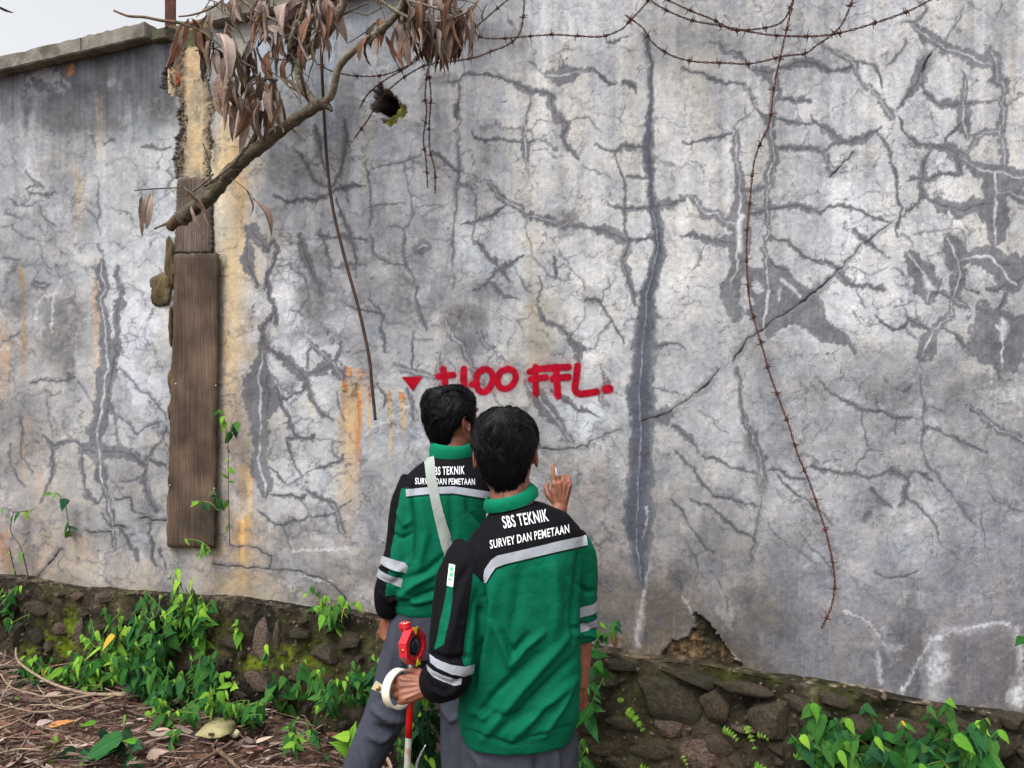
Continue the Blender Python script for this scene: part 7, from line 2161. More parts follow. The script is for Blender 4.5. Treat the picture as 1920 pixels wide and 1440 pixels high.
HEADP = [(-.125, .030, .034, .045), (-.118, .044, .048, .040), (-.10, .054, .064, .030), (-.07, .064, .080, .016), (-.035, .072, .092, .004), (0.0, .077, .097, 0), (.035, .077, .097, -.002), (.065, .070, .089, -.004), (.09, .055, .070, -.006), (.107, .034, .046, -.006), (.116, .012, .016, -.006)]
def head_frame(yaw, pitch=0, roll=0):
    """forward, right, up of a head; yaw 0 looks along +Y, positive turns to the right"""
    m_ = Euler((R(pitch), R(roll), -R(yaw)), 'XYZ').to_matrix()
    return m_ @ V3(0, 1, 0), m_ @ V3(1, 0, 0), m_ @ V3(0, 0, 1)
def head(mb, c, fr, sc=1.0):
    f, r_, u = fr
    mb.add(*loft([(c + u * (z * sc) + f * (sh * sc), r_ * (hw * sc), f * (hd * sc), 2.15) for (z, hw, hd, sh) in HEADP], 30))
    # nose, brow, lips, chin
    mb.add(*tube([c + f * (.094 * sc) + u * (.018 * sc), c + f * (.108 * sc) - u * (.012 * sc), c + f * (.116 * sc) - u * (.030 * sc), c + f * (.098 * sc) - u * (.040 * sc)], [.008 * sc, .009 * sc, .013 * sc, .009 * sc], 10))
    mb.add(*tube([c + f * (.088 * sc) + u * (.026 * sc) - r_ * (.045 * sc), c + f * (.098 * sc) + u * (.030 * sc), c + f * (.088 * sc) + u * (.026 * sc) + r_ * (.045 * sc)], [.008 * sc, .009 * sc, .008 * sc], 10))
    for zz in (-.060, -.071):
        mb.add(*tube([c + f * (.086 * sc) + u * (zz * sc) - r_ * (.022 * sc), c + f * (.095 * sc) + u * (zz * sc), c + f * (.086 * sc) + u * (zz * sc) + r_ * (.022 * sc)], [.004 * sc, .006 * sc, .004 * sc], 8))
    # ears: a rim and a lobe standing off the side of the head
    for s in (-1, 1):
        b0 = c + r_ * (s * .074 * sc) - f * (.004 * sc) - u * (.010 * sc)
        out = (r_ * s - f * 0.55).normalized()
        rim = []
        for t in np.linspace(-0.35, 1.35, 11):
            a = math.pi * t
            rim.append(b0 + out * (.013 * sc) + u * (.031 * sc * math.sin(a)) * 1.0 - f * (.017 * sc * math.cos(a)) * -1 * -1 + u * (-.002 * sc))
        mb.add(*tube(rim, [.0038 * sc] * 8 + [.005 * sc, .0062 * sc, .005 * sc], 8))
        mb.add(*loft([(b0 + out * (t * sc), u * (.026 * sc * k), f * (.015 * sc * k), 2) for t, k in ((-.008, .8), (.004, .85), (.008, .8), (.010, .5))], 14))

def hair(name, c, fr, sc, parent, seed, thick=0.017, whorl=0.15, part_line=0.0, nape=-0.105, spikes=0.5):
    """a thick cap with a hairline, then thousands of flat strands combed from the crown"""
    f, r_, u = fr
    rnd = np.random.RandomState(seed)
    zs = [p[0] for p in HEADP]; hw = [p[1] for p in HEADP]; hd = [p[2] for p in HEADP]; shf = [p[3] for p in HEADP]
    nphi, nt_ = 120, 46
    phi = np.linspace(0, 2 * math.pi, nphi, endpoint=False)       # 0 = forward, pi = back
    back = (1 - np.cos(phi)) / 2
    side = np.abs(np.sin(phi))
    zmin = np.interp(np.degrees(np.minimum(phi, 2 * math.pi - phi)), [0, 30, 55, 72, 84, 96, 112, 130, 150, 180], [.062, .058, .030, -.022, -.040, .006, -.012, -.062, nape * .9, nape])
    zmin = zmin + 0.006 * np.sin(phi * 11 + seed) + rnd.uniform(-.003, .003, nphi)
    V = np.zeros((nt_, nphi, 3)); NRM = np.zeros((nt_, nphi, 3))
    cz = np.array(c); fv, rv, uv = np.array(f), np.array(r_), np.array(u)
    k1 = [rnd.uniform(0, 6.28) for _ in range(8)]
    for i in range(nt_):
        t = i / (nt_ - 1)
        ztop = .1145
        z = ztop + (zmin - ztop) * (1 - np.cos(t * math.pi / 2)) if t < 1 else zmin
        z = ztop + (zmin - ztop) * t ** 1.35
        a = np.interp(z, zs, hw); b_ = np.interp(z, zs, hd); s_f = np.interp(z, zs, shf)
        bk = np.interp(z, [-.13, -.11, -.08, -.04, 0], [.060, .068, .084, .095, .0975])
        isb = np.cos(phi) < 0
        dep = np.where(isb, bk, b_); sh = np.where(isb, np.minimum(s_f, 0), s_f)
        wd = np.where((z < -.03) & isb, np.maximum(a, .066), a)
        th = thick * (1 - t ** 3.5 * 0.90) * (1 + 0.16 * np.sin(phi * 7 + 3 * t + k1[0]) * t + 0.13 * np.sin(phi * 13 - 5 * t + k1[1]) + 0.22 * np.sin(phi * 3 + k1[2]) + 0.15 * np.sin(phi * 4 + t * 6 + k1[3]))
        th = th + 0.006 * np.exp(-((t - 0.15) / 0.2) ** 2)
        hx = np.clip((.1165 - z) / .062, 0, 1) ** 0.55
        x = np.sin(phi) * (wd + th * hx); y = np.cos(phi) * (dep + th * hx) + sh
        zz = z + th * (1 - hx * 0.92) * 0.62 + 0.0018 * np.sin(phi * 17 + t * 9 + k1[4]) * (1 - t)
        V[i] = cz + sc * (x[:, None] * rv + y[:, None] * fv + zz[:, None] * uv)
    verts = V.reshape(-1, 3)
    fc = []
    for i in range(nt_ - 1):
        for k in range(nphi):
            a = i * nphi + k; b2 = i * nphi + (k + 1) % nphi
            fc.append((a, a + nphi, b2 + nphi, b2))
    fc.append(tuple(range(nphi)))
    mb = MB(); mb.add([Vector(v) for v in verts], fc)
    # strands
    gc = V.reshape(nt_, nphi, 3)
    ctr = cz + uv * 0.0
    n_st = 5200
    for q in range(n_st):
        t0 = rnd.uniform(0.0, 0.82) ** 0.9; k0 = rnd.uniform(0, nphi)
        ln = rnd.uniform(0.14, 0.30); dk = rnd.normal(0, 3.0) + (4 if part_line else 0) * math.sin(k0 / nphi * 6.28)
        lift0 = rnd.uniform(.0004, .002); tip = rnd.exponential(.0035) * spikes + .0006
        wv = rnd.uniform(.0010, .0021) * sc
        pts = []
        for j in range(5):
            tt = t0 + ln * j / 4
            over = max(0.0, tt - 1.0)
            ti = min(tt, 1.0) * (nt_ - 1); i0 = min(int(ti), nt_ - 2); ft = ti - i0
            kk = (k0 + dk * j / 4) % nphi; ki = int(kk); fk = kk - ki; kj = (ki + 1) % nphi
            p = (gc[i0, ki] * (1 - fk) + gc[i0, kj] * fk) * (1 - ft) + (gc[i0 + 1, ki] * (1 - fk) + gc[i0 + 1, kj] * fk) * ft
            nr_ = p - ctr; nr_ = nr_ / np.linalg.norm(nr_)
            p = p + nr_ * (lift0 + tip * (j / 4) ** 2 + (0.0018 if over == 0 else 0)) - uv * (over * 0.10 * sc)
            pts.append((Vector(p), Vector(nr_)))
        vv = []
        for j, (p, nn) in enumerate(pts):
            tg = (pts[min(j + 1, 4)][0] - pts[max(j - 1, 0)][0]).normalized()
            sd = tg.cross(nn).normalized() * wv * (1 - 0.85 * (j / 4) ** 2)
            vv += [p - sd, p + sd]
        mb.add(vv, [(2 * j, 2 * j + 1, 2 * j + 3, 2 * j + 2) for j in range(4)])
    # tousled tufts that stand off the cap
    for q in range(150):
        t0 = rnd.uniform(0.0, 0.72); k0 = rnd.uniform(0, nphi); dk = rnd.normal(0, 9); ln = rnd.uniform(.12, .26); lift = rnd.uniform(.003, .011) * spikes * 1.6
        for e in range(12):
            kk0 = k0 + rnd.normal(0, 1.6); tt0 = t0 + rnd.normal(0, .015); vv = []; pts = []
            for j in range(5):
                f_ = j / 4; tt = min(max(tt0 + ln * f_, 0), 1.0); ti = tt * (nt_ - 1); i0 = min(int(ti), nt_ - 2); ft = ti - i0
                kk = (kk0 * (1 - 0.7 * f_) + k0 * 0.7 * f_ + dk * f_) % nphi; ki = int(kk); fk = kk - ki; kj = (ki + 1) % nphi
                p = (gc[i0, ki] * (1 - fk) + gc[i0, kj] * fk) * (1 - ft) + (gc[i0 + 1, ki] * (1 - fk) + gc[i0 + 1, kj] * fk) * ft
                nr_ = p - ctr; nr_ = nr_ / np.linalg.norm(nr_)
                pts.append((Vector(p + nr_ * (.001 + lift * math.sin(f_ * 2.2) + .0012 * e / 12)), Vector(nr_)))
            for j, (p, nn) in enumerate(pts):
                tg = (pts[min(j + 1, 4)][0] - pts[max(j - 1, 0)][0]).normalized()
                sd = tg.cross(nn).normalized() * (.0019 * sc) * (1 - 0.9 * (j / 4) ** 2)
                vv += [p - sd, p + sd]
            mb.add(vv, [(2 * j, 2 * j + 1, 2 * j + 3, 2 * j + 2) for j in range(4)])
    return part(name, mb, mat_hair, parent)

def bvh_of(me):
    co, _ = co_no(me)
    return BVHTree.FromPolygons([Vector(c) for c in co], [tuple(p.vertices) for p in me.polygons])
def shoot(bvh, px, py, off, fallback=None):
    d = ray(px, py).normalized()
    h = bvh.ray_cast(CAM, d, 20)
    if h[0] is None:
        h = bvh.find_nearest(fallback if fallback is not None else CAM + d * 2.3)
        n = h[1] if h[1].dot(d) < 0 else -h[1]
        return h[0] + n * off
    n = h[1] if h[1].dot(d) < 0 else -h[1]
    return h[0] + n * off
def lerp_path(pts, t):
    L_ = [0]
    for a, b in zip(pts[:-1], pts[1:]): L_.append(L_[-1] + math.hypot(b[0] - a[0], b[1] - a[1]))
    s = t * L_[-1]
    i = max(0, min(int(np.searchsorted(L_, s)) - 1, len(pts) - 2))
    u_ = (s - L_[i]) / max(L_[i + 1] - L_[i], 1e-9)
    return (pts[i][0] + (pts[i + 1][0] - pts[i][0]) * u_, pts[i][1] + (pts[i + 1][1] - pts[i][1]) * u_)
def band(bvh, top, bot, off, n=60, rows=5, th=0.0012):
    """a strip of tape lying on a garment between two traced edges"""
    V, Fc = [], []
    for i in range(n + 1):
        a = lerp_path(top, i / n); b = lerp_path(bot, i / n)
        for j in range(rows + 1):
            s = j / rows
            V.append(shoot(bvh, a[0] + (b[0] - a[0]) * s, a[1] + (b[1] - a[1]) * s, off))
    for i in range(n):
        for j in range(rows):
            k = i * (rows + 1) + j
            Fc.append((k, k + 1, k + rows + 2, k + rows + 1))
    mb = MB(); mb.add(V, Fc)
    return mb
def ring_band(bvh, axis_pts, s0, s1, rad, off, n=64, rows=4, tilt=None):
    """tape going round a sleeve; follows the cloth"""
    V, Fc = [], []
    fr = frames(axis_pts)
    cum = [0]
    for a, b in zip(axis_pts[:-1], axis_pts[1:]): cum.append(cum[-1] + (Vector(b) - Vector(a)).length)
    def at(s):
        i = max(0, min(int(np.searchsorted(cum, s)) - 1, len(axis_pts) - 2))
        f_ = (s - cum[i]) / max(cum[i + 1] - cum[i], 1e-9)
        return Vector(axis_pts[i]).lerp(Vector(axis_pts[i + 1]), f_), fr[i][2].lerp(fr[i + 1][2], f_), fr[i][3].lerp(fr[i + 1][3], f_)
    D = np.zeros((n, rows + 1)); CC = {}
    for i in range(n):
        a = 2 * math.pi * i / n
        for j in range(rows + 1):
            c, u_, w_ = at(s0 + (s1 - s0) * j / rows)
            dr = (u_ * math.cos(a) + w_ * math.sin(a)).normalized()
            h = bvh.ray_cast(c, dr, rad * 1.9)
            dist = (h[0] - c).length if h[0] is not None else rad * 1.05
            # leave the cloth's own surface where the arm runs into the body
            D[i, j] = min(dist, rad * 1.25); CC[i, j] = (c, dr)
    for _ in range(2):
        D = (np.roll(D, 1, 0) + 2 * D + np.roll(D, -1, 0)) / 4
    for i in range(n):
        for j in range(rows + 1):
            c, dr = CC[i, j]
            V.append(c + dr * (D[i, j] + off))
    for i in range(n):
        for j in range(rows):
            k = i * (rows + 1) + j; k2 = ((i + 1) % n) * (rows + 1) + j
            Fc.append((k, k + 1, k2 + 1, k2))
    mb = MB(); mb.add(V, Fc)
    return mb
def lettering(text, bvh, A, B, cap, off=0.002, bold=0.013, shear=(0, 0)):
    cu = bpy.data.curves.new("lettering", 'FONT'); cu.body = text; cu.size = 1.0; cu.offset = bold; cu.resolution_u = 3; cu.space_word = 0.8; cu.space_character = 1.10
    o = bpy.data.objects.new("tmp", cu); COL.objects.link(o)
    dg = bpy.context.evaluated_depsgraph_get()
    me = bpy.data.meshes.new_from_object(o.evaluated_get(dg))
    bpy.data.objects.remove(o)
    bm = bmesh.new(); bm.from_mesh(me)
    bmesh.ops.triangulate(bm, faces=bm.faces[:])
    bmesh.ops.subdivide_edges(bm, edges=[e for e in bm.edges if e.calc_length() > 0.3], cuts=1)
    bmesh.ops.triangulate(bm, faces=bm.faces[:])
    xs = [v.co.x for v in bm.verts]; x0, x1 = min(xs), max(xs); ch = 0.70
    for v in bm.verts:
        t = (v.co.x - x0) / (x1 - x0); h = v.co.y / ch * cap
        v.co = shoot(bvh, A[0] + (B[0] - A[0]) * t + shear[0] * h, A[1] + (B[1] - A[1]) * t - h, off)
    bm.to_mesh(me); bm.free()
    me.materials.clear(); me.materials.append(mat_white)
    return me

def panel_field(co, black, green):
    px = 960 + F * co[:, 0] / co[:, 1]; py = HOR - F * (co[:, 2] - CAMZ) / co[:, 1]
    f = np.full(len(co), -60.0)
    for p in black: f = np.maximum(f, -poly_sd(px, py, p))
    for p in green: f = np.minimum(f, poly_sd(px, py, p))
    return f

def collar_mesh(c, roll, yaw, pitch, r0, r1, h, seg=48, gap=40):
    m_ = Euler((R(pitch), -R(roll), R(yaw)), 'XYZ').to_matrix()
    V, Fc = [], []
    prof = [(r0[0], r0[1], 0), (r0[0] * 1.03, r0[1] * 1.03, h * .35), ((r0[0] + r1[0]) / 2 * 1.06, (r0[1] + r1[1]) / 2 * 1.06, h * .7), (r1[0] * 1.04, r1[1] * 1.04, h), (r1[0] * .98, r1[1] * .98, h * .98), (r1[0] * .95, r1[1] * .95, h * .6), (r0[0] * .9, r0[1] * .9, 0)]
    for k in range(seg + 1):
        a = R(90 + gap / 2) + (2 * math.pi - R(gap)) * k / seg
        for (rx, ry, z) in prof:
            fl = 1 + 0.02 * math.sin(a * 3 + 1)
            V.append(c + m_ @ V3(rx * math.cos(a) * fl, ry * math.sin(a) * fl, z + 0.004 * math.sin(a * 2 + .5)))
    n = len(prof)
    for k in range(seg):
        for j in range(n - 1):
            Fc.append((k * n + j, k * n + j + 1, (k + 1) * n + j + 1, (k + 1) * n + j))
    for k in (0, seg):
        Fc.append(tuple(k * n + j for j in range(n)))
    mb = MB(); mb.add(V, Fc)
    return mb

# ============ the near worker
nP = thing("person", "person in green and black work jacket seen from behind, holding the survey pole", "person", (0.02, 2.13, 0.03))
TORSO_N = torso_rings([(.735, .014, 2.120, .152, .116, 0, 8, 2.5), (.755, .015, 2.120, .158, .120, 0, 8, 2.5), (.80, .018, 2.120, .168, .128, 0, 8, 2.5), (.90, .022, 2.120, .168, .130, 0, 8, 2.5), (1.02, .025, 2.115, .160, .128, 3, 9, 2.5), (1.14, .029, 2.110, .160, .124, 6, 10, 2.5),
                       (1.22, .031, 2.105, .166, .118, 9, 11, 2.4), (1.28, .028, 2.102, .164, .104, 11, 12, 2.3), (1.322, .022, 2.100, .136, .086, 12, 12, 2.2), (1.35, .014, 2.100, .096, .072, 12, 12, 2.1), (1.372, .006, 2.100, .064, .062, 10, 12, 2)])
ARM_NL = [V3(-.095, 2.085, 1.248), V3(-.130, 2.052, 1.188), V3(-.148, 2.015, 1.10), V3(-.153, 1.992, 1.00), V3(-.164, 1.995, .950), V3(-.200, 2.065, .905)]
RAD_NL = [.068, .069, .064, .061, .061, .054]
ARM_NR = [V3(.150, 2.125, 1.265), V3(.178, 2.150, 1.205), V3(.185, 2.170, 1.10), V3(.184, 2.180, 1.03), V3(.184, 2.180, .985)]
RAD_NR = [.064, .061, .056, .054, .054]
mb = MB(); mb.add(*loft(TORSO_N, 40)); mb.add(*tube(smooth_path(ARM_NL, 4), list(np.interp(np.linspace(0, 5, 21), range(6), RAD_NL)), 20)); mb.add(*tube(smooth_path(ARM_NR, 4), list(np.interp(np.linspace(0, 4, 17), range(5), RAD_NR)), 20))
jk = remesh(mb, 0.0058, 6)
co, no = co_no(jk)
FN = [([(905, 1385), (980, 1290), (1070, 1190)], 12, .007), ([(935, 1375), (1000, 1310), (1075, 1235)], 9, -.006), ([(960, 1385), (1020, 1325), (1080, 1275)], 11, .007), ([(880, 1360), (930, 1300), (1010, 1225)], 9, -.006), ([(925, 1165), (945, 1215), (957, 1250)], 8, .007), ([(957, 1250), (985, 1215), (1020, 1185)], 8, .006), ([(940, 1185), (962, 1225), (990, 1190)], 7, -.006),
      ([(930, 1085), (915, 1170), (900, 1290)], 16, .006), ([(905, 1120), (898, 1200), (888, 1290)], 7, -.007), ([(975, 1070), (970, 1130), (960, 1190)], 14, -.004), ([(1040, 1050), (1045, 1130), (1040, 1190)], 16, .005), ([(1085, 1040), (1078, 1120), (1072, 1200)], 7, -.008), ([(900, 1330), (960, 1345), (1040, 1325)], 10, -.004), ([(868, 1368), (960, 1396), (1070, 1360)], 4, -.004), ([(875, 1330), (905, 1345), (930, 1330)], 8, .005),
      ([(1020, 1380), (1050, 1330), (1075, 1290)], 8, .006), ([(985, 1390), (1010, 1350), (1030, 1330)], 7, -.004), ([(905, 1088), (912, 1130), (908, 1190), (893, 1250)], 4, -.010), ([(860, 1120), (850, 1180), (835, 1230)], 12, .004), ([(895, 1110), (880, 1180), (872, 1235)], 9, -.004), ([(812, 1226), (840, 1235), (880, 1232)], 6, -.006), ([(805, 1290), (835, 1300), (860, 1290)], 5, .005), ([(815, 1268), (845, 1282), (880, 1268)], 5, -.004),
      ([(880, 1060), (860, 1090), (850, 1130)], 10, -.004), ([(1075, 1180), (1095, 1172), (1118, 1182)], 5, -.006), ([(1080, 1192), (1100, 1188), (1116, 1196)], 4, .006), ([(1085, 1095), (1100, 1110), (1115, 1108)], 5, -.005), ([(930, 1000), (960, 1060), (990, 1045)], 20, .002)]
co2 = fold(co, no, FN)
co2 = co2 + no * (0.0022 * noise3(co * [1, 1, 1.6], 16, 4) + 0.0012 * noise3(co, 42, 9) - 0.005 * np.abs(noise3(co @ ROT, np.array([7.0, 3.0, 16.0]), 31)) ** 0.7 + 0.002)[:, None]
jk.vertices.foreach_set('co', co2.astype(np.float32).ravel()); jk.update()
dl, _ = seg_dist(co, [tuple(v) for v in ARM_NL]); px_ = 960 + F * co[:, 0] / co[:, 1]; py_ = HOR - F * (co[:, 2] - CAMZ) / co[:, 1]
B1 = [(840, 900), (1140, 900), (1140, 1003), (1097, 1006), (1050, 1018), (990, 1032), (930, 1045), (921, 1054), (909, 1072), (906, 1093), (886, 1074), (884, 1110), (877, 1170), (868, 1245), (882, 1262), (900, 1300), (900, 1340), (770, 1340), (770, 900)]
G1_ = [(839, 1100), (849, 1101), (845, 1150), (833, 1208), (815, 1219), (826, 1160)]
fld = panel_field(co, [B1], [G1_])
yk = panel_field(co, [[(700, 900), (1300, 900), (1300, 1000), (1108, 1003), (1097, 1006), (1050, 1018), (990, 1032), (930, 1045), (921, 1054), (909, 1072), (906, 1093), (700, 1093)]], [])
slv = (np.clip((0.085 - dl) / 0.01, -1, 1))
dl, pr_ = seg_dist(co, [tuple(v) for v in ARM_NL])
arm_side = (dl < np.interp(pr_, range(6), RAD_NL) + 0.007) & ((px_ < 912 - 0.10 * (py_ - 1090)) | (py_ < 1090))
fld = np.where(arm_side, fld, yk)
jk.materials.append(mat_jacket); set_attr(jk, "panel", fld)
JN = part("jacket", jk, None, nP)
bN = bvh_of(jk)
part("reflective_band", band(bN, [(907, 1092), (906, 1086), (909, 1068), (921, 1050), (932, 1042), (990, 1029), (1050, 1014), (1099, 1004)], [(911, 1093), (913, 1092), (921, 1077), (930, 1064), (950, 1057), (1000, 1045), (1060, 1031), (1101, 1022)], .0022, 80), mat_refl, JN)
axL = smooth_path(ARM_NL, 6)
def arc_len(p): return sum(((Vector(b) - Vector(a)).length for a, b in zip(p[:-1], p[1:])))
LNL = arc_len(axL)
part("reflective_band", band(bN, [(806, 1226), (818, 1236), (845, 1246), (872, 1250), (892, 1244)], [(808, 1242), (820, 1252), (846, 1264), (870, 1268), (886, 1262)], .0022, 40), mat_refl, JN)
part("reflective_band", band(bN, [(801, 1246), (812, 1256), (832, 1266), (852, 1272), (866, 1272)], [(803, 1257), (814, 1270), (834, 1280), (852, 1286), (864, 1283)], .0022, 40), mat_refl, JN)
axR = smooth_path(ARM_NR, 6); LNR = arc_len(axR)
part("reflective_band", ring_band(bN, axR, LNR - .118, LNR - .088, .058, .0018), mat_refl, JN)
part("reflective_band", ring_band(bN, axR, LNR - .066, LNR - .040, .058, .0018), mat_refl, JN)
part("lettering", lettering("SBS TEKNIK", bN, (945, 991), (1029, 977), 22, shear=(-0.22, 0)), None, JN, label="white embroidered words SBS TEKNIK")
part("lettering", lettering("SURVEY DAN PEMETAAN", bN, (920, 1029), (1067, 999), 15.5, shear=(-0.10, 0)), None, JN, label="white embroidered words SURVEY DAN PEMETAAN")
pt_ = part("sleeve_patch", band(bN, [(843, 1057), (854, 1060)], [(838, 1098), (849, 1101)], .0020, 6, 10), mat_patch, JN)
for (x0, y0, x1, y1) in [(845, 1063, 851, 1070), (844, 1073, 850, 1081), (842, 1084, 848, 1088)]:
    part("emblem", band(bN, [(x0, y0), (x1, y0 + 1)], [(x0 - 1, y1), (x1 - 1, y1 + 1)], .0030, 4, 4), mat_patch_g, JN)
part("collar", collar_mesh(V3(.000, 2.103, 1.378), 20, 10, 2, (.077, .067), (.063, .061), .036), mat_collar, JN)
mat_piping = cloth_mat("piping", srgb(8, 8, 12))
mat_seam = cloth_mat("seam_thread", srgb(0, 62, 46))
def seam_line(bvh, pts, w, off, mat, parent, name="seam", n=60):
    P_ = [shoot(bvh, *lerp_path(pts, i / n), off) for i in range(n + 1)]
    k = P_[0].y / F
    mb = MB(); mb.add(*tube(P_, w * .5 * k, 5, flat=0.6)); part(name, mb, mat, parent)
seam_line(bN, [(913, 1093), (922, 1079), (931, 1066), (951, 1059), (1000, 1047), (1060, 1033), (1100, 1024)], 2.6, .0006, mat_piping, JN, "piping")
seam_line(bN, [(866, 1364), (900, 1381), (960, 1394), (1020, 1384), (1070, 1356)], 1.6, .0002, mat_seam, JN)
seam_line(bN, [(867, 1368), (900, 1385), (960, 1398), (1020, 1388), (1070, 1360)], 1.2, .0002, mat_seam, JN)
seam_line(bN, [(887, 1080), (885, 1120), (878, 1175), (870, 1238)], 1.2, .0002, mat_seam, JN)
# trousers
mb = MB()
mb.add(*loft(torso_rings([(.86, .02, 2.13, .120, .095, 0, 8, 2.4), (.78, .02, 2.13, .140, .108, 0, 8, 2.4), (.70, .018, 2.13, .148, .112, 0, 8, 2.4), (.63, .018, 2.13, .140, .105, 0, 8, 2.3)]), 32))
mb.add(*tube([V3(-.058, 2.125, .72), V3(-.064, 2.125, .55), V3(-.070, 2.13, .40), V3(-.075, 2.14, .10)], [.088, .080, .072, .064], 20)); mb.add(*tube([V3(.098, 2.14, .72), V3(.104, 2.14, .55), V3(.110, 2.15, .40), V3(.115, 2.16, .10)], [.088, .080, .072, .064], 20))
tr = remesh(mb, 0.009, 5); co, no = co_no(tr)
co = fold(co, no, [([(880, 1400), (900, 1430), (905, 1470)], 8, .005), ([(1000, 1410), (1005, 1440), (1003, 1500)], 7, -.006), ([(1040, 1390), (1045, 1430), (1046, 1480)], 7, .005)])
co = co + no * (0.003 * noise3(co * [1, 1, 1.5], 14, 5))[:, None]
tr.vertices.foreach_set('co', co.astype(np.float32).ravel()); tr.update(); tr.materials.append(mat_trouser); part("trousers", tr, None, nP)
# body: one continuous surface
FRN = head_frame(4, 6, -2)
HN = V3(-.0185, 2.135, 1.514)
mb = MB(); head(mb, HN, FRN, 1.0)
mb.add(*tube([V3(.004, 2.105, 1.28), V3(.000, 2.108, 1.38), V3(-.006, 2.120, 1.44), V3(-.013, 2.138, 1.50)], [.075, .060, .054, .056], 20))
mb.add(*loft(torso_rings([(.80, .02, 2.12, .11, .085, 0, 8, 2.3), (1.0, .024, 2.115, .118, .088, 3, 9, 2.3), (1.2, .03, 2.105, .125, .080, 8, 11, 2.3), (1.28, .026, 2.103, .11, .065, 11, 12, 2.2), (1.33, .015, 2.102, .07, .055, 12, 12, 2.1)]), 24))
mb.add(*tube([V3(-.05, 2.125, .84), V3(-.062, 2.125, .5), V3(-.074, 2.14, .06)], [.06, .05, .036], 14)); mb.add(*tube([V3(.09, 2.14, .84), V3(.104, 2.14, .5), V3(.114, 2.16, .06)], [.06, .05, .036], 14))
wL = V3(-.222, 2.108, .876)
mb.add(*tube([V3(-.09, 2.085, 1.25), V3(-.14, 2.02, 1.12), V3(-.152, 1.996, .985), V3(-.185, 2.05, .920), wL, V3(-.235, 2.115, .870)], [.045, .043, .038, .036, .0285, .027], 16))
wR = V3(.1895, 2.172, .868)
mb.add(*tube([V3(.14, 2.125, 1.25), V3(.186, 2.165, 1.12), V3(.186, 2.180, 1.0), V3(.188, 2.178, .93), wR, V3(.190, 2.170, .85)], [.045, .043, .040, .036, .0275, .026], 16))
POLE_T = P(772, 1252, 2.165); POLE_B = P(763.5, 1440, 2.185); POLE_D = (POLE_B - POLE_T).normalized()
hd_, hn_ = V3(-.94, .02, -.14), V3(-.42, -.82, .36)
hand(mb, wL + V3(-.004, .004, 0), hd_, hn_, 1, [(30, 104, 70), (34, 106, 70), (38, 104, 68), (44, 100, 64)], lambda d, n, s: [(d * .5 + s * .75 - n * .35, .030, .0115), (d * .9 + s * .25 - n * .45, .030, .0105), (d * .5 - s * .1 - n * .85, .022, .0075)], 0.98, 0.02)
hand(mb, wR, V3(-.03, -.02, -1), V3(.75, -.66, 0), 1, [(18, 26, 16), (22, 30, 18), (26, 32, 20), (30, 34, 20)], lambda d, n, s: [(d * .7 + s * .5 - n * .4, .032, .011), (d * .9 + s * .1 - n * .3, .028, .010), (d - n * .2, .022, .0075)], 0.95, 0.03)
bd_ = remesh(mb, 0.0030, 2); bd_.materials.append(mat_skin); part("body", bd_, None, nP)
for s in (-1, 1):
    f, r_, u = FRN
    me = bpy.data.meshes.new("eye"); bm = bmesh.new(); bmesh.ops.create_uvsphere(bm, u_segments=12, v_segments=8, radius=.012); bm.to_mesh(me); bm.free(); me.materials.append(mat_eye)
    part("eye", me, None, nP).location = HN + f * .080 + r_ * (s * .031) + u * .004
hair("hair", HN, FRN, 1.0, nP, 5, 0.0165, nape=-.092, spikes=0.5)
mat_shoe = mat_noise("shoe_black", srgb(26, 26, 28), srgb(44, 43, 44), 20, 0.6, 0.2)
def shoe(parent, x, y, ang, z0):
    q = Euler((0, 0, R(ang))).to_matrix()
    rings = [(V3(0, t, 0), w, h) for t, w, h in ((-.09, .030, .05), (-.06, .040, .075), (0, .044, .075), (.06, .048, .05), (.13, .046, .036), (.165, .025, .022))]
    mb = MB(); mb.add(*loft([(V3(x, y, z0) + q @ (c + V3(0, 0, h * .5)), q @ V3(w, 0, 0), V3(0, 0, h * .55), 2.6) for c, w, h in rings], 18)); part("shoe", mb, mat_shoe, parent)
shoe(nP, -.075, 2.17, 6, float(ground_z(-.075, 2.17))); shoe(nP, .115, 2.19, -6, float(ground_z(.115, 2.19)))

# ============ the far worker
fP = thing("person", "person in green and black jacket writing on the wall with one arm raised", "person", (-.25, 2.62, .08))
TORSO_F = torso_rings([(.945, -.258, 2.620, .134, .110, 0, 4, 2.5), (.965, -.258, 2.620, .140, .114, 0, 4, 2.5), (1.02, -.256, 2.620, .146, .120, 0, 4, 2.5), (1.10, -.250, 2.620, .142, .117, 0, 4, 2.5), (1.22, -.238, 2.625, .144, .115, 0, 3, 2.5), (1.33, -.228, 2.630, .152, .112, 1, 2, 2.4), (1.39, -.222, 2.636, .148, .098, 2, 2, 2.3),
                       (1.43, -.217, 2.640, .116, .082, 2, 2, 2.2), (1.458, -.213, 2.644, .080, .068, 2, 2, 2.1), (1.475, -.211, 2.645, .060, .060, 0, 2, 2)])
ARM_FL = [V3(-.320, 2.635, 1.375), V3(-.350, 2.610, 1.30), V3(-.366, 2.590, 1.18), V3(-.386, 2.575, 1.10), V3(-.414, 2.580, 1.01), V3(-.411, 2.610, .945)]
RAD_FL = [.064, .062, .056, .054, .050, .044]
ARM_FR = [V3(-.120, 2.650, 1.385), V3(-.06, 2.675, 1.34), V3(.01, 2.710, 1.22), V3(.072, 2.745, 1.125), V3(.105, 2.765, 1.155), V3(.150, 2.800, 1.225)]
RAD_FR = [.066, .062, .056, .054, .050, .042]
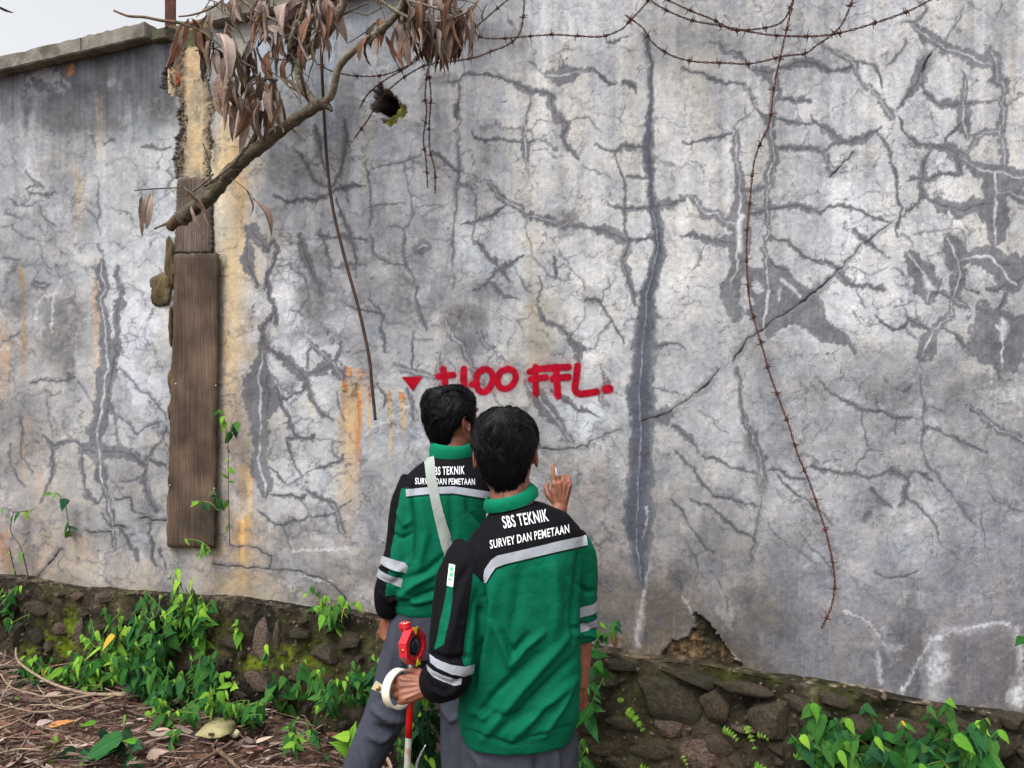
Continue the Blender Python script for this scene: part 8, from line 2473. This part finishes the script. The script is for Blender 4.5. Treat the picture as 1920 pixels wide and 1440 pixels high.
mb = MB(); mb.add(*loft(TORSO_F, 40)); mb.add(*tube(smooth_path(ARM_FL, 4), list(np.interp(np.linspace(0, 5, 21), range(6), RAD_FL)), 20)); mb.add(*tube(smooth_path(ARM_FR, 4), list(np.interp(np.linspace(0, 5, 21), range(6), RAD_FR)), 20))
jf = remesh(mb, 0.0058, 6); co, no = co_no(jf)
FF = [([(785, 935), (800, 1000), (785, 1070)], 10, .006), ([(770, 940), (778, 1000), (780, 1050)], 5, -.008), ([(845, 930), (848, 990), (845, 1050)], 9, -.005), ([(815, 1075), (780, 1095), (750, 1120)], 9, .008), ([(820, 1105), (790, 1115), (760, 1128)], 6, -.006), ([(835, 1040), (800, 1072), (760, 1085)], 8, -.005), ([(745, 1110), (780, 1130), (820, 1122)], 7, .005), ([(748, 1138), (790, 1136), (830, 1126)], 3, -.003),
      ([(745, 960), (760, 985), (772, 975)], 6, .006), ([(738, 1000), (752, 1010), (772, 1000)], 5, -.005), ([(725, 1060), (745, 1070), (765, 1056)], 5, .006), ([(716, 1085), (735, 1095), (752, 1080)], 5, -.006), ([(712, 1110), (728, 1128), (748, 1120)], 5, .005), ([(875, 935), (880, 960), (905, 985)], 8, -.005), ([(775, 900), (770, 935), (776, 990)], 4, -.006)]
co2 = fold(co, no, FF) + no * (0.0022 * noise3(co * [1, 1, 1.6], 16, 14) + 0.0012 * noise3(co, 42, 19) - 0.005 * np.abs(noise3(co @ ROT, np.array([7.0, 3.0, 16.0]), 37)) ** 0.7 + 0.002)[:, None]
jf.vertices.foreach_set('co', co2.astype(np.float32).ravel()); jf.update()
dl, _ = seg_dist(co, [tuple(v) for v in ARM_FL]); px_ = 960 + F * co[:, 0] / co[:, 1]; py_ = HOR - F * (co[:, 2] - CAMZ) / co[:, 1]
yk = panel_field(co, [[(650, 700), (1100, 700), (1100, 925), (912, 924), (850, 914), (800, 916), (761, 920), (752, 922), (745, 940), (700, 960), (650, 960)]], [])
sl_ = panel_field(co, [[(650, 700), (762, 850), (758, 905), (751, 922), (745, 960), (737, 1012), (733, 1030), (731, 1058), (722, 1110), (724, 1118), (770, 1112), (770, 1180), (650, 1180)]], [])
dl, pr_ = seg_dist(co, [tuple(v) for v in ARM_FL])
arm_side = (dl < np.interp(pr_, range(6), RAD_FL) + 0.007) & (px_ < 780)
jf.materials.append(mat_jacket); set_attr(jf, "panel", np.where(arm_side & (py_ > 915), sl_, yk))
JF = part("jacket", jf, None, fP)
bF = bvh_of(jf)
part("reflective_band", band(bF, [(761, 918), (800, 914), (850, 912), (912, 921), (930, 924)], [(762, 931), (800, 927), (850, 925), (914, 935), (932, 938)], .0022, 70), mat_refl, JF)
axF = smooth_path(ARM_FL, 6); LFL = arc_len(axF)
part("reflective_band", ring_band(bF, axF, .268, .293, .056, .0042), mat_refl, JF)
part("reflective_band", ring_band(bF, axF, .312, .337, .056, .0042), mat_refl, JF)
part("lettering", lettering("SBS TEKNIK", bF, (809, 891), (871, 889), 15), None, JF, label="white embroidered words SBS TEKNIK")
part("lettering", lettering("SURVEY DAN PEMETAAN", bF, (779, 908), (890, 909), 11.5), None, JF, label="white embroidered words SURVEY DAN PEMETAAN")
part("collar", collar_mesh(V3(-.2105, 2.643, 1.462), 0, 2, 6, (.074, .068), (.064, .062), .050), mat_collar, JF)
mb = MB()
mb.add(*loft(torso_rings([(1.05, -.256, 2.62, .118, .095, 0, 4, 2.4), (.96, -.260, 2.62, .132, .108, 0, 4, 2.4), (.88, -.262, 2.62, .142, .112, 0, 4, 2.4), (.80, -.265, 2.62, .138, .105, 0, 4, 2.3)]), 32))
mb.add(*tube(smooth_path([V3(-.325, 2.62, .90), V3(-.368, 2.612, .76), V3(-.425, 2.60, .60), V3(-.510, 2.60, .41), V3(-.585, 2.60, .16)], 4), list(np.interp(np.linspace(0, 4, 17), range(5), [.090, .086, .074, .062, .056])), 22))
mb.add(*tube([V3(-.195, 2.63, .90), V3(-.184, 2.63, .75), V3(-.178, 2.63, .60), V3(-.176, 2.62, .40), V3(-.172, 2.62, .14)], [.088, .080, .070, .064, .060], 20))
tr = remesh(mb, 0.009, 5); co, no = co_no(tr)
co = fold(co, no, [([(700, 1330), (730, 1350), (765, 1352)], 9, .009), ([(705, 1362), (730, 1370), (755, 1366)], 7, -.008), ([(740, 1170), (735, 1230), (715, 1320)], 10, .005), ([(770, 1170), (765, 1240), (750, 1310)], 9, -.005), ([(690, 1380), (715, 1390), (735, 1378)], 7, .007), ([(830, 1325), (845, 1350), (858, 1345)], 7, .006), ([(760, 1320), (735, 1310), (712, 1312)], 7, -.006), ([(680, 1410), (690, 1440), (685, 1470)], 8, .005), ([(838, 1370), (840, 1410), (836, 1460)], 6, -.004)])
co = co + no * (0.003 * noise3(co * [1, 1, 1.5], 14, 25))[:, None]
tr.vertices.foreach_set('co', co.astype(np.float32).ravel()); tr.update(); tr.materials.append(mat_trouser); part("trousers", tr, None, fP)
FRF = head_frame(44, 8, 2)
HF = V3(-.206, 2.662, 1.588)
mb = MB(); head(mb, HF, FRF, .93)
mb.add(*tube([V3(-.213, 2.645, 1.39), V3(-.211, 2.647, 1.48), V3(-.207, 2.655, 1.53), V3(-.204, 2.668, 1.575)], [.07, .058, .053, .054], 20))
mb.add(*loft(torso_rings([(.95, -.26, 2.62, .10, .085, 0, 4, 2.3), (1.1, -.25, 2.62, .108, .088, 0, 4, 2.3), (1.33, -.228, 2.63, .115, .08, 0, 2, 2.3), (1.40, -.22, 2.638, .10, .065, 0, 2, 2.2), (1.44, -.214, 2.643, .07, .055, 0, 2, 2.1)]), 24))
mb.add(*tube([V3(-.32, 2.62, 1.0), V3(-.368, 2.612, .76), V3(-.425, 2.60, .60), V3(-.585, 2.60, .12)], [.06, .055, .048, .036], 14)); mb.add(*tube([V3(-.20, 2.63, 1.0), V3(-.178, 2.63, .60), V3(-.172, 2.62, .10)], [.06, .048, .036], 14))
wFL = V3(-.418, 2.622, .920)
mb.add(*tube([V3(-.30, 2.635, 1.36), V3(-.364, 2.592, 1.18), V3(-.386, 2.577, 1.10), V3(-.412, 2.582, 1.01), wFL], [.043, .04, .037, .034, .027], 16))
hand(mb, wFL, V3(-.25, .05, -.96), V3(-.80, -.60, .17), 1, [(60, 85, 50), (64, 88, 50), (68, 88, 50), (70, 84, 48)], lambda d, n, s: [(d * .7 + s * .5 - n * .5, .030, .011), (d * .7 - n * .7, .026, .010), (d * .4 - s * .2 - n * .9, .02, .0075)], 0.92, 0.02)
wFR = V3(.176, 2.812, 1.268)
mb.add(*tube([V3(-.10, 2.652, 1.38), V3(-.055, 2.676, 1.335), V3(.01, 2.71, 1.22), V3(.072, 2.744, 1.128), V3(.108, 2.768, 1.16), V3(.152, 2.797, 1.225), wFR], [.043, .042, .039, .036, .035, .031, .0265], 16))
hand(mb, wFR, V3(.07, .06, 1), V3(.25, -.97, .05), -1, [(4, 6, 4), (58, 64, 40), (40, 52, 34), (20, 36, 24)], lambda d, n, s: [(d * .6 + s * .65 - n * .45, .032, .0115), (d * .85 + s * .1 - n * .6, .030, .0105), (d * .8 - s * .35 - n * .55, .022, .0075)], 1.02, 0.05)
bd_ = remesh(mb, 0.0030, 2); bd_.materials.append(mat_skin); part("body", bd_, None, fP)
for s in (-1, 1):
    f, r_, u = FRF
    me = bpy.data.meshes.new("eye"); bm = bmesh.new(); bmesh.ops.create_uvsphere(bm, u_segments=12, v_segments=8, radius=.012); bm.to_mesh(me); bm.free(); me.materials.append(mat_eye)
    part("eye", me, None, fP).location = HF + f * .080 + r_ * (s * .031) + u * .004
hair("hair", HF, FRF, .94, fP, 9, 0.0155, nape=-.090, spikes=0.5)
shoe(fP, -.59, 2.63, 20, float(ground_z(-.59, 2.63))); shoe(fP, -.172, 2.65, -4, float(ground_z(-.172, 2.65)))

seam_line(bF, [(763, 933), (800, 929), (850, 927), (912, 937)], 2.0, .0006, mat_piping, JF, "piping")
seam_line(bF, [(750, 1140), (780, 1137), (820, 1126)], 1.4, .0002, mat_seam, JF)
# bag strap over the far worker's back
mb = band(bF, [(815, 856), (816, 866), (817, 890), (824, 930), (835, 975), (845, 1010), (856, 1045), (872, 1085)], [(796, 862), (797, 868), (800, 900), (808, 940), (818, 985), (827, 1022), (838, 1058), (852, 1096)], .0050, 60, 5)
o = link("bag_strap", mb.mesh("bag_strap", mat_strap)); tag(o, "pale grey bag strap slung diagonally across the far worker's back", "strap")

# ------------------------------------------------------------------ things in their hands
mat_red = mat_noise("red_plastic", srgb(176, 24, 40), srgb(198, 44, 58), 40, 0.45, 0.1)
mat_redp = mat_noise("red_pole_paint", srgb(206, 16, 20), srgb(220, 26, 26), 40, 0.35)
mat_greyp = mat_noise("grey_pole_paint", srgb(126, 128, 122), srgb(150, 152, 146), 30, 0.45, third=srgb(120, 96, 84), tscale=30)
mat_yel = mat_noise("yellow_mark", srgb(206, 216, 20), srgb(220, 226, 30), 20, 0.5)
mat_blk = mat_noise("black_plastic", srgb(14, 14, 15), srgb(26, 26, 28), 30, 0.4)
mat_brass = mat_noise("brass", srgb(150, 110, 50), srgb(190, 150, 80), 60, 0.35, metallic=0.8)
mat_ring = mat_noise("cream_plastic", srgb(206, 198, 178), srgb(224, 216, 198), 20, 0.5)
SP = thing("survey_pole", "red and grey survey pole with a red prism target held by the near worker", "survey pole", P(757, 1720, 2.2))
def seg_pole(a, b, r, mat, name="pole_section", lab=None):
    mb = MB(); mb.add(*tube([a, a.lerp(b, .5), b], r, 14)); part(name, mb, mat, SP, label=lab)
q0 = POLE_T; q = lambda s: POLE_T + POLE_D * s
zg = float(ground_z(q(1.0).x, q(1.0).y))
ltot = (POLE_T.z - zg) / -POLE_D.z
s1 = (P(769, 1322, 2.172) - POLE_T).length; s2 = (P(767, 1382, 2.178) - POLE_T).length
seg_pole(q(-.02), q(s1 - .03), .0085, mat_greyp); seg_pole(q(s1 - .03), q(s2), .0095, mat_redp, lab="red painted pole section"); seg_pole(q(s2), q(s2 + .33), .0093, mat_greyp); seg_pole(q(s2 + .33), q(ltot - .05), .0095, mat_redp, lab="red painted pole section")
mb = MB(); mb.add(*tube([q(ltot - .05), q(ltot)], [.008, .0015], 10)); part("pole_tip", mb, mat_blk, SP)
# prism target
pc = P(774, 1211, 2.150); ax = V3(.87, -.48, .10).normalized(); up = (V3(0.02, 0, 1) - ax * ax.dot(V3(0.02, 0, 1))).normalized(); rt = up.cross(ax)
def octring(ro, ri, t0, t1, n=8, rot=math.pi / 8, sx=1.0):
    V, Fc = [], []
    for (r0, t) in ((ro, t0), (ro, t1), (ri, t1), (ri, t0)):
        for k in range(n):
            a = 2 * math.pi * k / n + rot
            V.append(pc + ax * t + (rt * math.cos(a) * sx + up * math.sin(a)) * r0)
    for j in range(4):
        for k in range(n):
            a = j * n + k; b = j * n + (k + 1) % n; j2 = ((j + 1) % 4) * n
            Fc.append((a, b, j2 + (k + 1) % n, j2 + k))
    return V, Fc
mb = MB(); mb.add(*octring(.050, .034, -.013, .013)); fr_o = part("target_frame", mb, mat_red, SP, False)
mb = MB(); mb.add(*tube([pc + up * .05 - ax * .022, pc + up * .062 - ax * .022], [.017, .017], 16)); mb.add(*tube([pc + up * .046 - ax * .014, pc + up * .056 - ax * .03], [.014, .016], 8)); part("bubble_mount", mb, mat_red, SP, False)
mb = MB(); mb.add(*tube([pc + up * .0622 - ax * .022, pc + up * .064 - ax * .022], [.011, .011], 16)); part("bubble_vial", mb, mat_ring, SP)
mb = MB(); mb.add(*loft([(pc + ax * t, rt * r0, up * r0, 2) for t, r0 in ((-.03, .010), (-.012, .022), (.006, .026), (.010, .024))], 20)); part("prism_housing", mb, mat_blk, SP)
mat_lens = mat_noise("prism_glass", srgb(16, 22, 34), srgb(40, 52, 70), 20, 0.08, spec=0.8)
mb = MB(); mb.add(*loft([(pc + ax * t, rt * r0, up * r0, 2) for t, r0 in ((.0102, .019), (.0118, .018), (.0126, .010))], 20)); part("prism_glass", mb, mat_lens, SP)
for a_ in (0.4, 1.2, 2.0, 3.5, 4.3, 5.1):
    c_ = pc + ax * .013 + (rt * math.cos(a_) + up * math.sin(a_)) * .0415
    mb = MB(); mb.add(*tube([c_, c_ + ax * .0016], .0024, 8)); part("frame_screw", mb, mat_blk, SP)
mb = MB(); mb.add(*tube([pc - rt * .048, pc + rt * .048], .004, 8)); part("pivot_pin", mb, mat_brass, SP)
for s in (1, -1):
    mb = MB(); tt = .0135
    tri = [pc + ax * tt + up * (s * .052) + rt * .011, pc + ax * tt + up * (s * .052) - rt * .011, pc + ax * tt + up * (s * .032)]
    mb.add(tri + [v + ax * .001 for v in tri], [(0, 1, 2), (5, 4, 3), (0, 3, 4, 1), (1, 4, 5, 2), (2, 5, 3, 0)]); part("yellow_arrow", mb, mat_yel, SP, False)
# cream clamp ring with tab
cr_c = P(748, 1291, 2.150); ra = V3(.80, -.58, .06).normalized(); ru = (V3(0, 0, 1) - ra * ra.z).normalized(); rr_v = ru.cross(ra)
CRG = thing("clamp_ring", "cream open plastic ring with a screwed tab held in the near worker's fist", "clamp ring", cr_c)
V, Fc = [], []
na = 44
for i in range(na + 1):
    a = R(40) + R(285) * i / na
    o_ = (rr_v * math.cos(a) + ru * math.sin(a))
    for (r0, t) in ((.0535, -.014), (.0535, .014), (.0490, .014), (.0490, -.014)):
        V.append(cr_c + o_ * r0 + ra * t)
for i in range(na):
    for j in range(4):
        Fc.append((i * 4 + j, i * 4 + (j + 1) % 4, (i + 1) * 4 + (j + 1) % 4, (i + 1) * 4 + j))
Fc += [(0, 1, 2, 3), (na * 4 + 3, na * 4 + 2, na * 4 + 1, na * 4)]
mb = MB(); mb.add(V, Fc); part("ring", mb, mat_ring, CRG, False)
t0_, t1_ = P(728, 1298, 2.150), P(701, 1284, 2.140)
td = (t1_ - t0_).normalized(); tn_ = V3(-.2, -.9, .3); tn_ = (tn_ - td * tn_.dot(td)).normalized(); ts_ = td.cross(tn_)
V = []
for tt, w in ((0, .010), (.6, .011), (1, .012)):
    c = t0_.lerp(t1_, tt)
    V += [c + ts_ * w + tn_ * .0015, c - ts_ * w + tn_ * .0015, c - ts_ * w - tn_ * .0015, c + ts_ * w - tn_ * .0015]
mb = MB(); mb.add(V, [(k * 4 + j, k * 4 + (j + 1) % 4, k * 4 + 4 + (j + 1) % 4, k * 4 + 4 + j) for k in range(2) for j in range(4)] + [(3, 2, 1, 0), (8, 9, 10, 11)]); part("tab", mb, mat_ring, CRG, False)
cs = P(709, 1291, 2.142)
mb = MB(); mb.add(*loft([(cs + tn_ * t, td * r0, ts_ * r0, 2) for t, r0 in ((-.004, .007), (.003, .007), (.005, .004))], 14)); part("screw", mb, mat_brass, CRG)
# red marker in the far worker's left fist
pm = P(733, 1172, 2.60)
mb = MB(); mb.add(*tube([pm + V3(-.03, .03, .02), pm, pm + V3(.012, -.03, -.012)], [.009, .009, .008], 12))
tag(link("red_marker", mb.mesh("red_marker", mat_red)), "small red marker held in the far worker's lowered fist", "marker")
# white spray can in the raised hand
mat_can = mat_noise("white_can", srgb(206, 204, 206), srgb(230, 228, 230), 20, 0.35)
sc_b = P(1042, 930, 2.848); sc_t = P(1038, 876, 2.872)
SCN = thing("white_marker", "thick white marker in the raised hand of the far worker", "marker", sc_b)
dv = (sc_t - sc_b).normalized(); e1 = dv.cross(V3(0, 1, 0)).normalized(); e2 = dv.cross(e1); ln = (sc_t - sc_b).length
mb = MB(); mb.add(*loft([(sc_b + dv * (ln * t), e1 * r0, e2 * r0, 2) for t, r0 in ((0, .010), (.03, .0108), (.82, .0108), (.95, .0104), (.97, .007))], 24)); part("barrel", mb, mat_can, SCN)
mb = MB(); mb.add(*loft([(sc_b + dv * (ln * t), e1 * r0, e2 * r0, 2) for t, r0 in ((.96, .006), (1.02, .006), (1.03, .004))], 14)); part("cap", mb, mat_can, SCN)
# curved blade standing in the weeds between the legs
mat_steel = mat_noise("bright_steel", srgb(170, 172, 180), srgb(215, 216, 222), 40, 0.25, metallic=0.9)
BL = thing("curved_blade", "curved bright steel blade edge standing among the weeds near the pole", "blade", P(780, 1480, 2.35))
pts = smooth_path([P(x, y, 2.34) for x, y in [(775, 1500), (781, 1440), (787, 1418), (798, 1396)]], 5)
V = []
for i, p in enumerate(pts):
    w = .006 * (1 - (i / len(pts)) ** 2) + .0006
    V += [p - V3(w, .002, 0), p + V3(w, -.006, 0), p + V3(w * .6, .010, 0)]
n_ = len(pts)
mb = MB(); mb.add(V, [(3 * i + j, 3 * i + (j + 1) % 3, 3 * i + 3 + (j + 1) % 3, 3 * i + 3 + j) for i in range(n_ - 1) for j in range(3)] + [(2, 1, 0), (3 * n_ - 3, 3 * n_ - 2, 3 * n_ - 1)])
part("blade_edge", mb, mat_steel, BL)
mb = MB(); mb.add(*tube([P(774, 1498, 2.34), P(768, 1560, 2.34)], [.012, .014], 10)); part("handle", mb, mat_bark_d, BL)
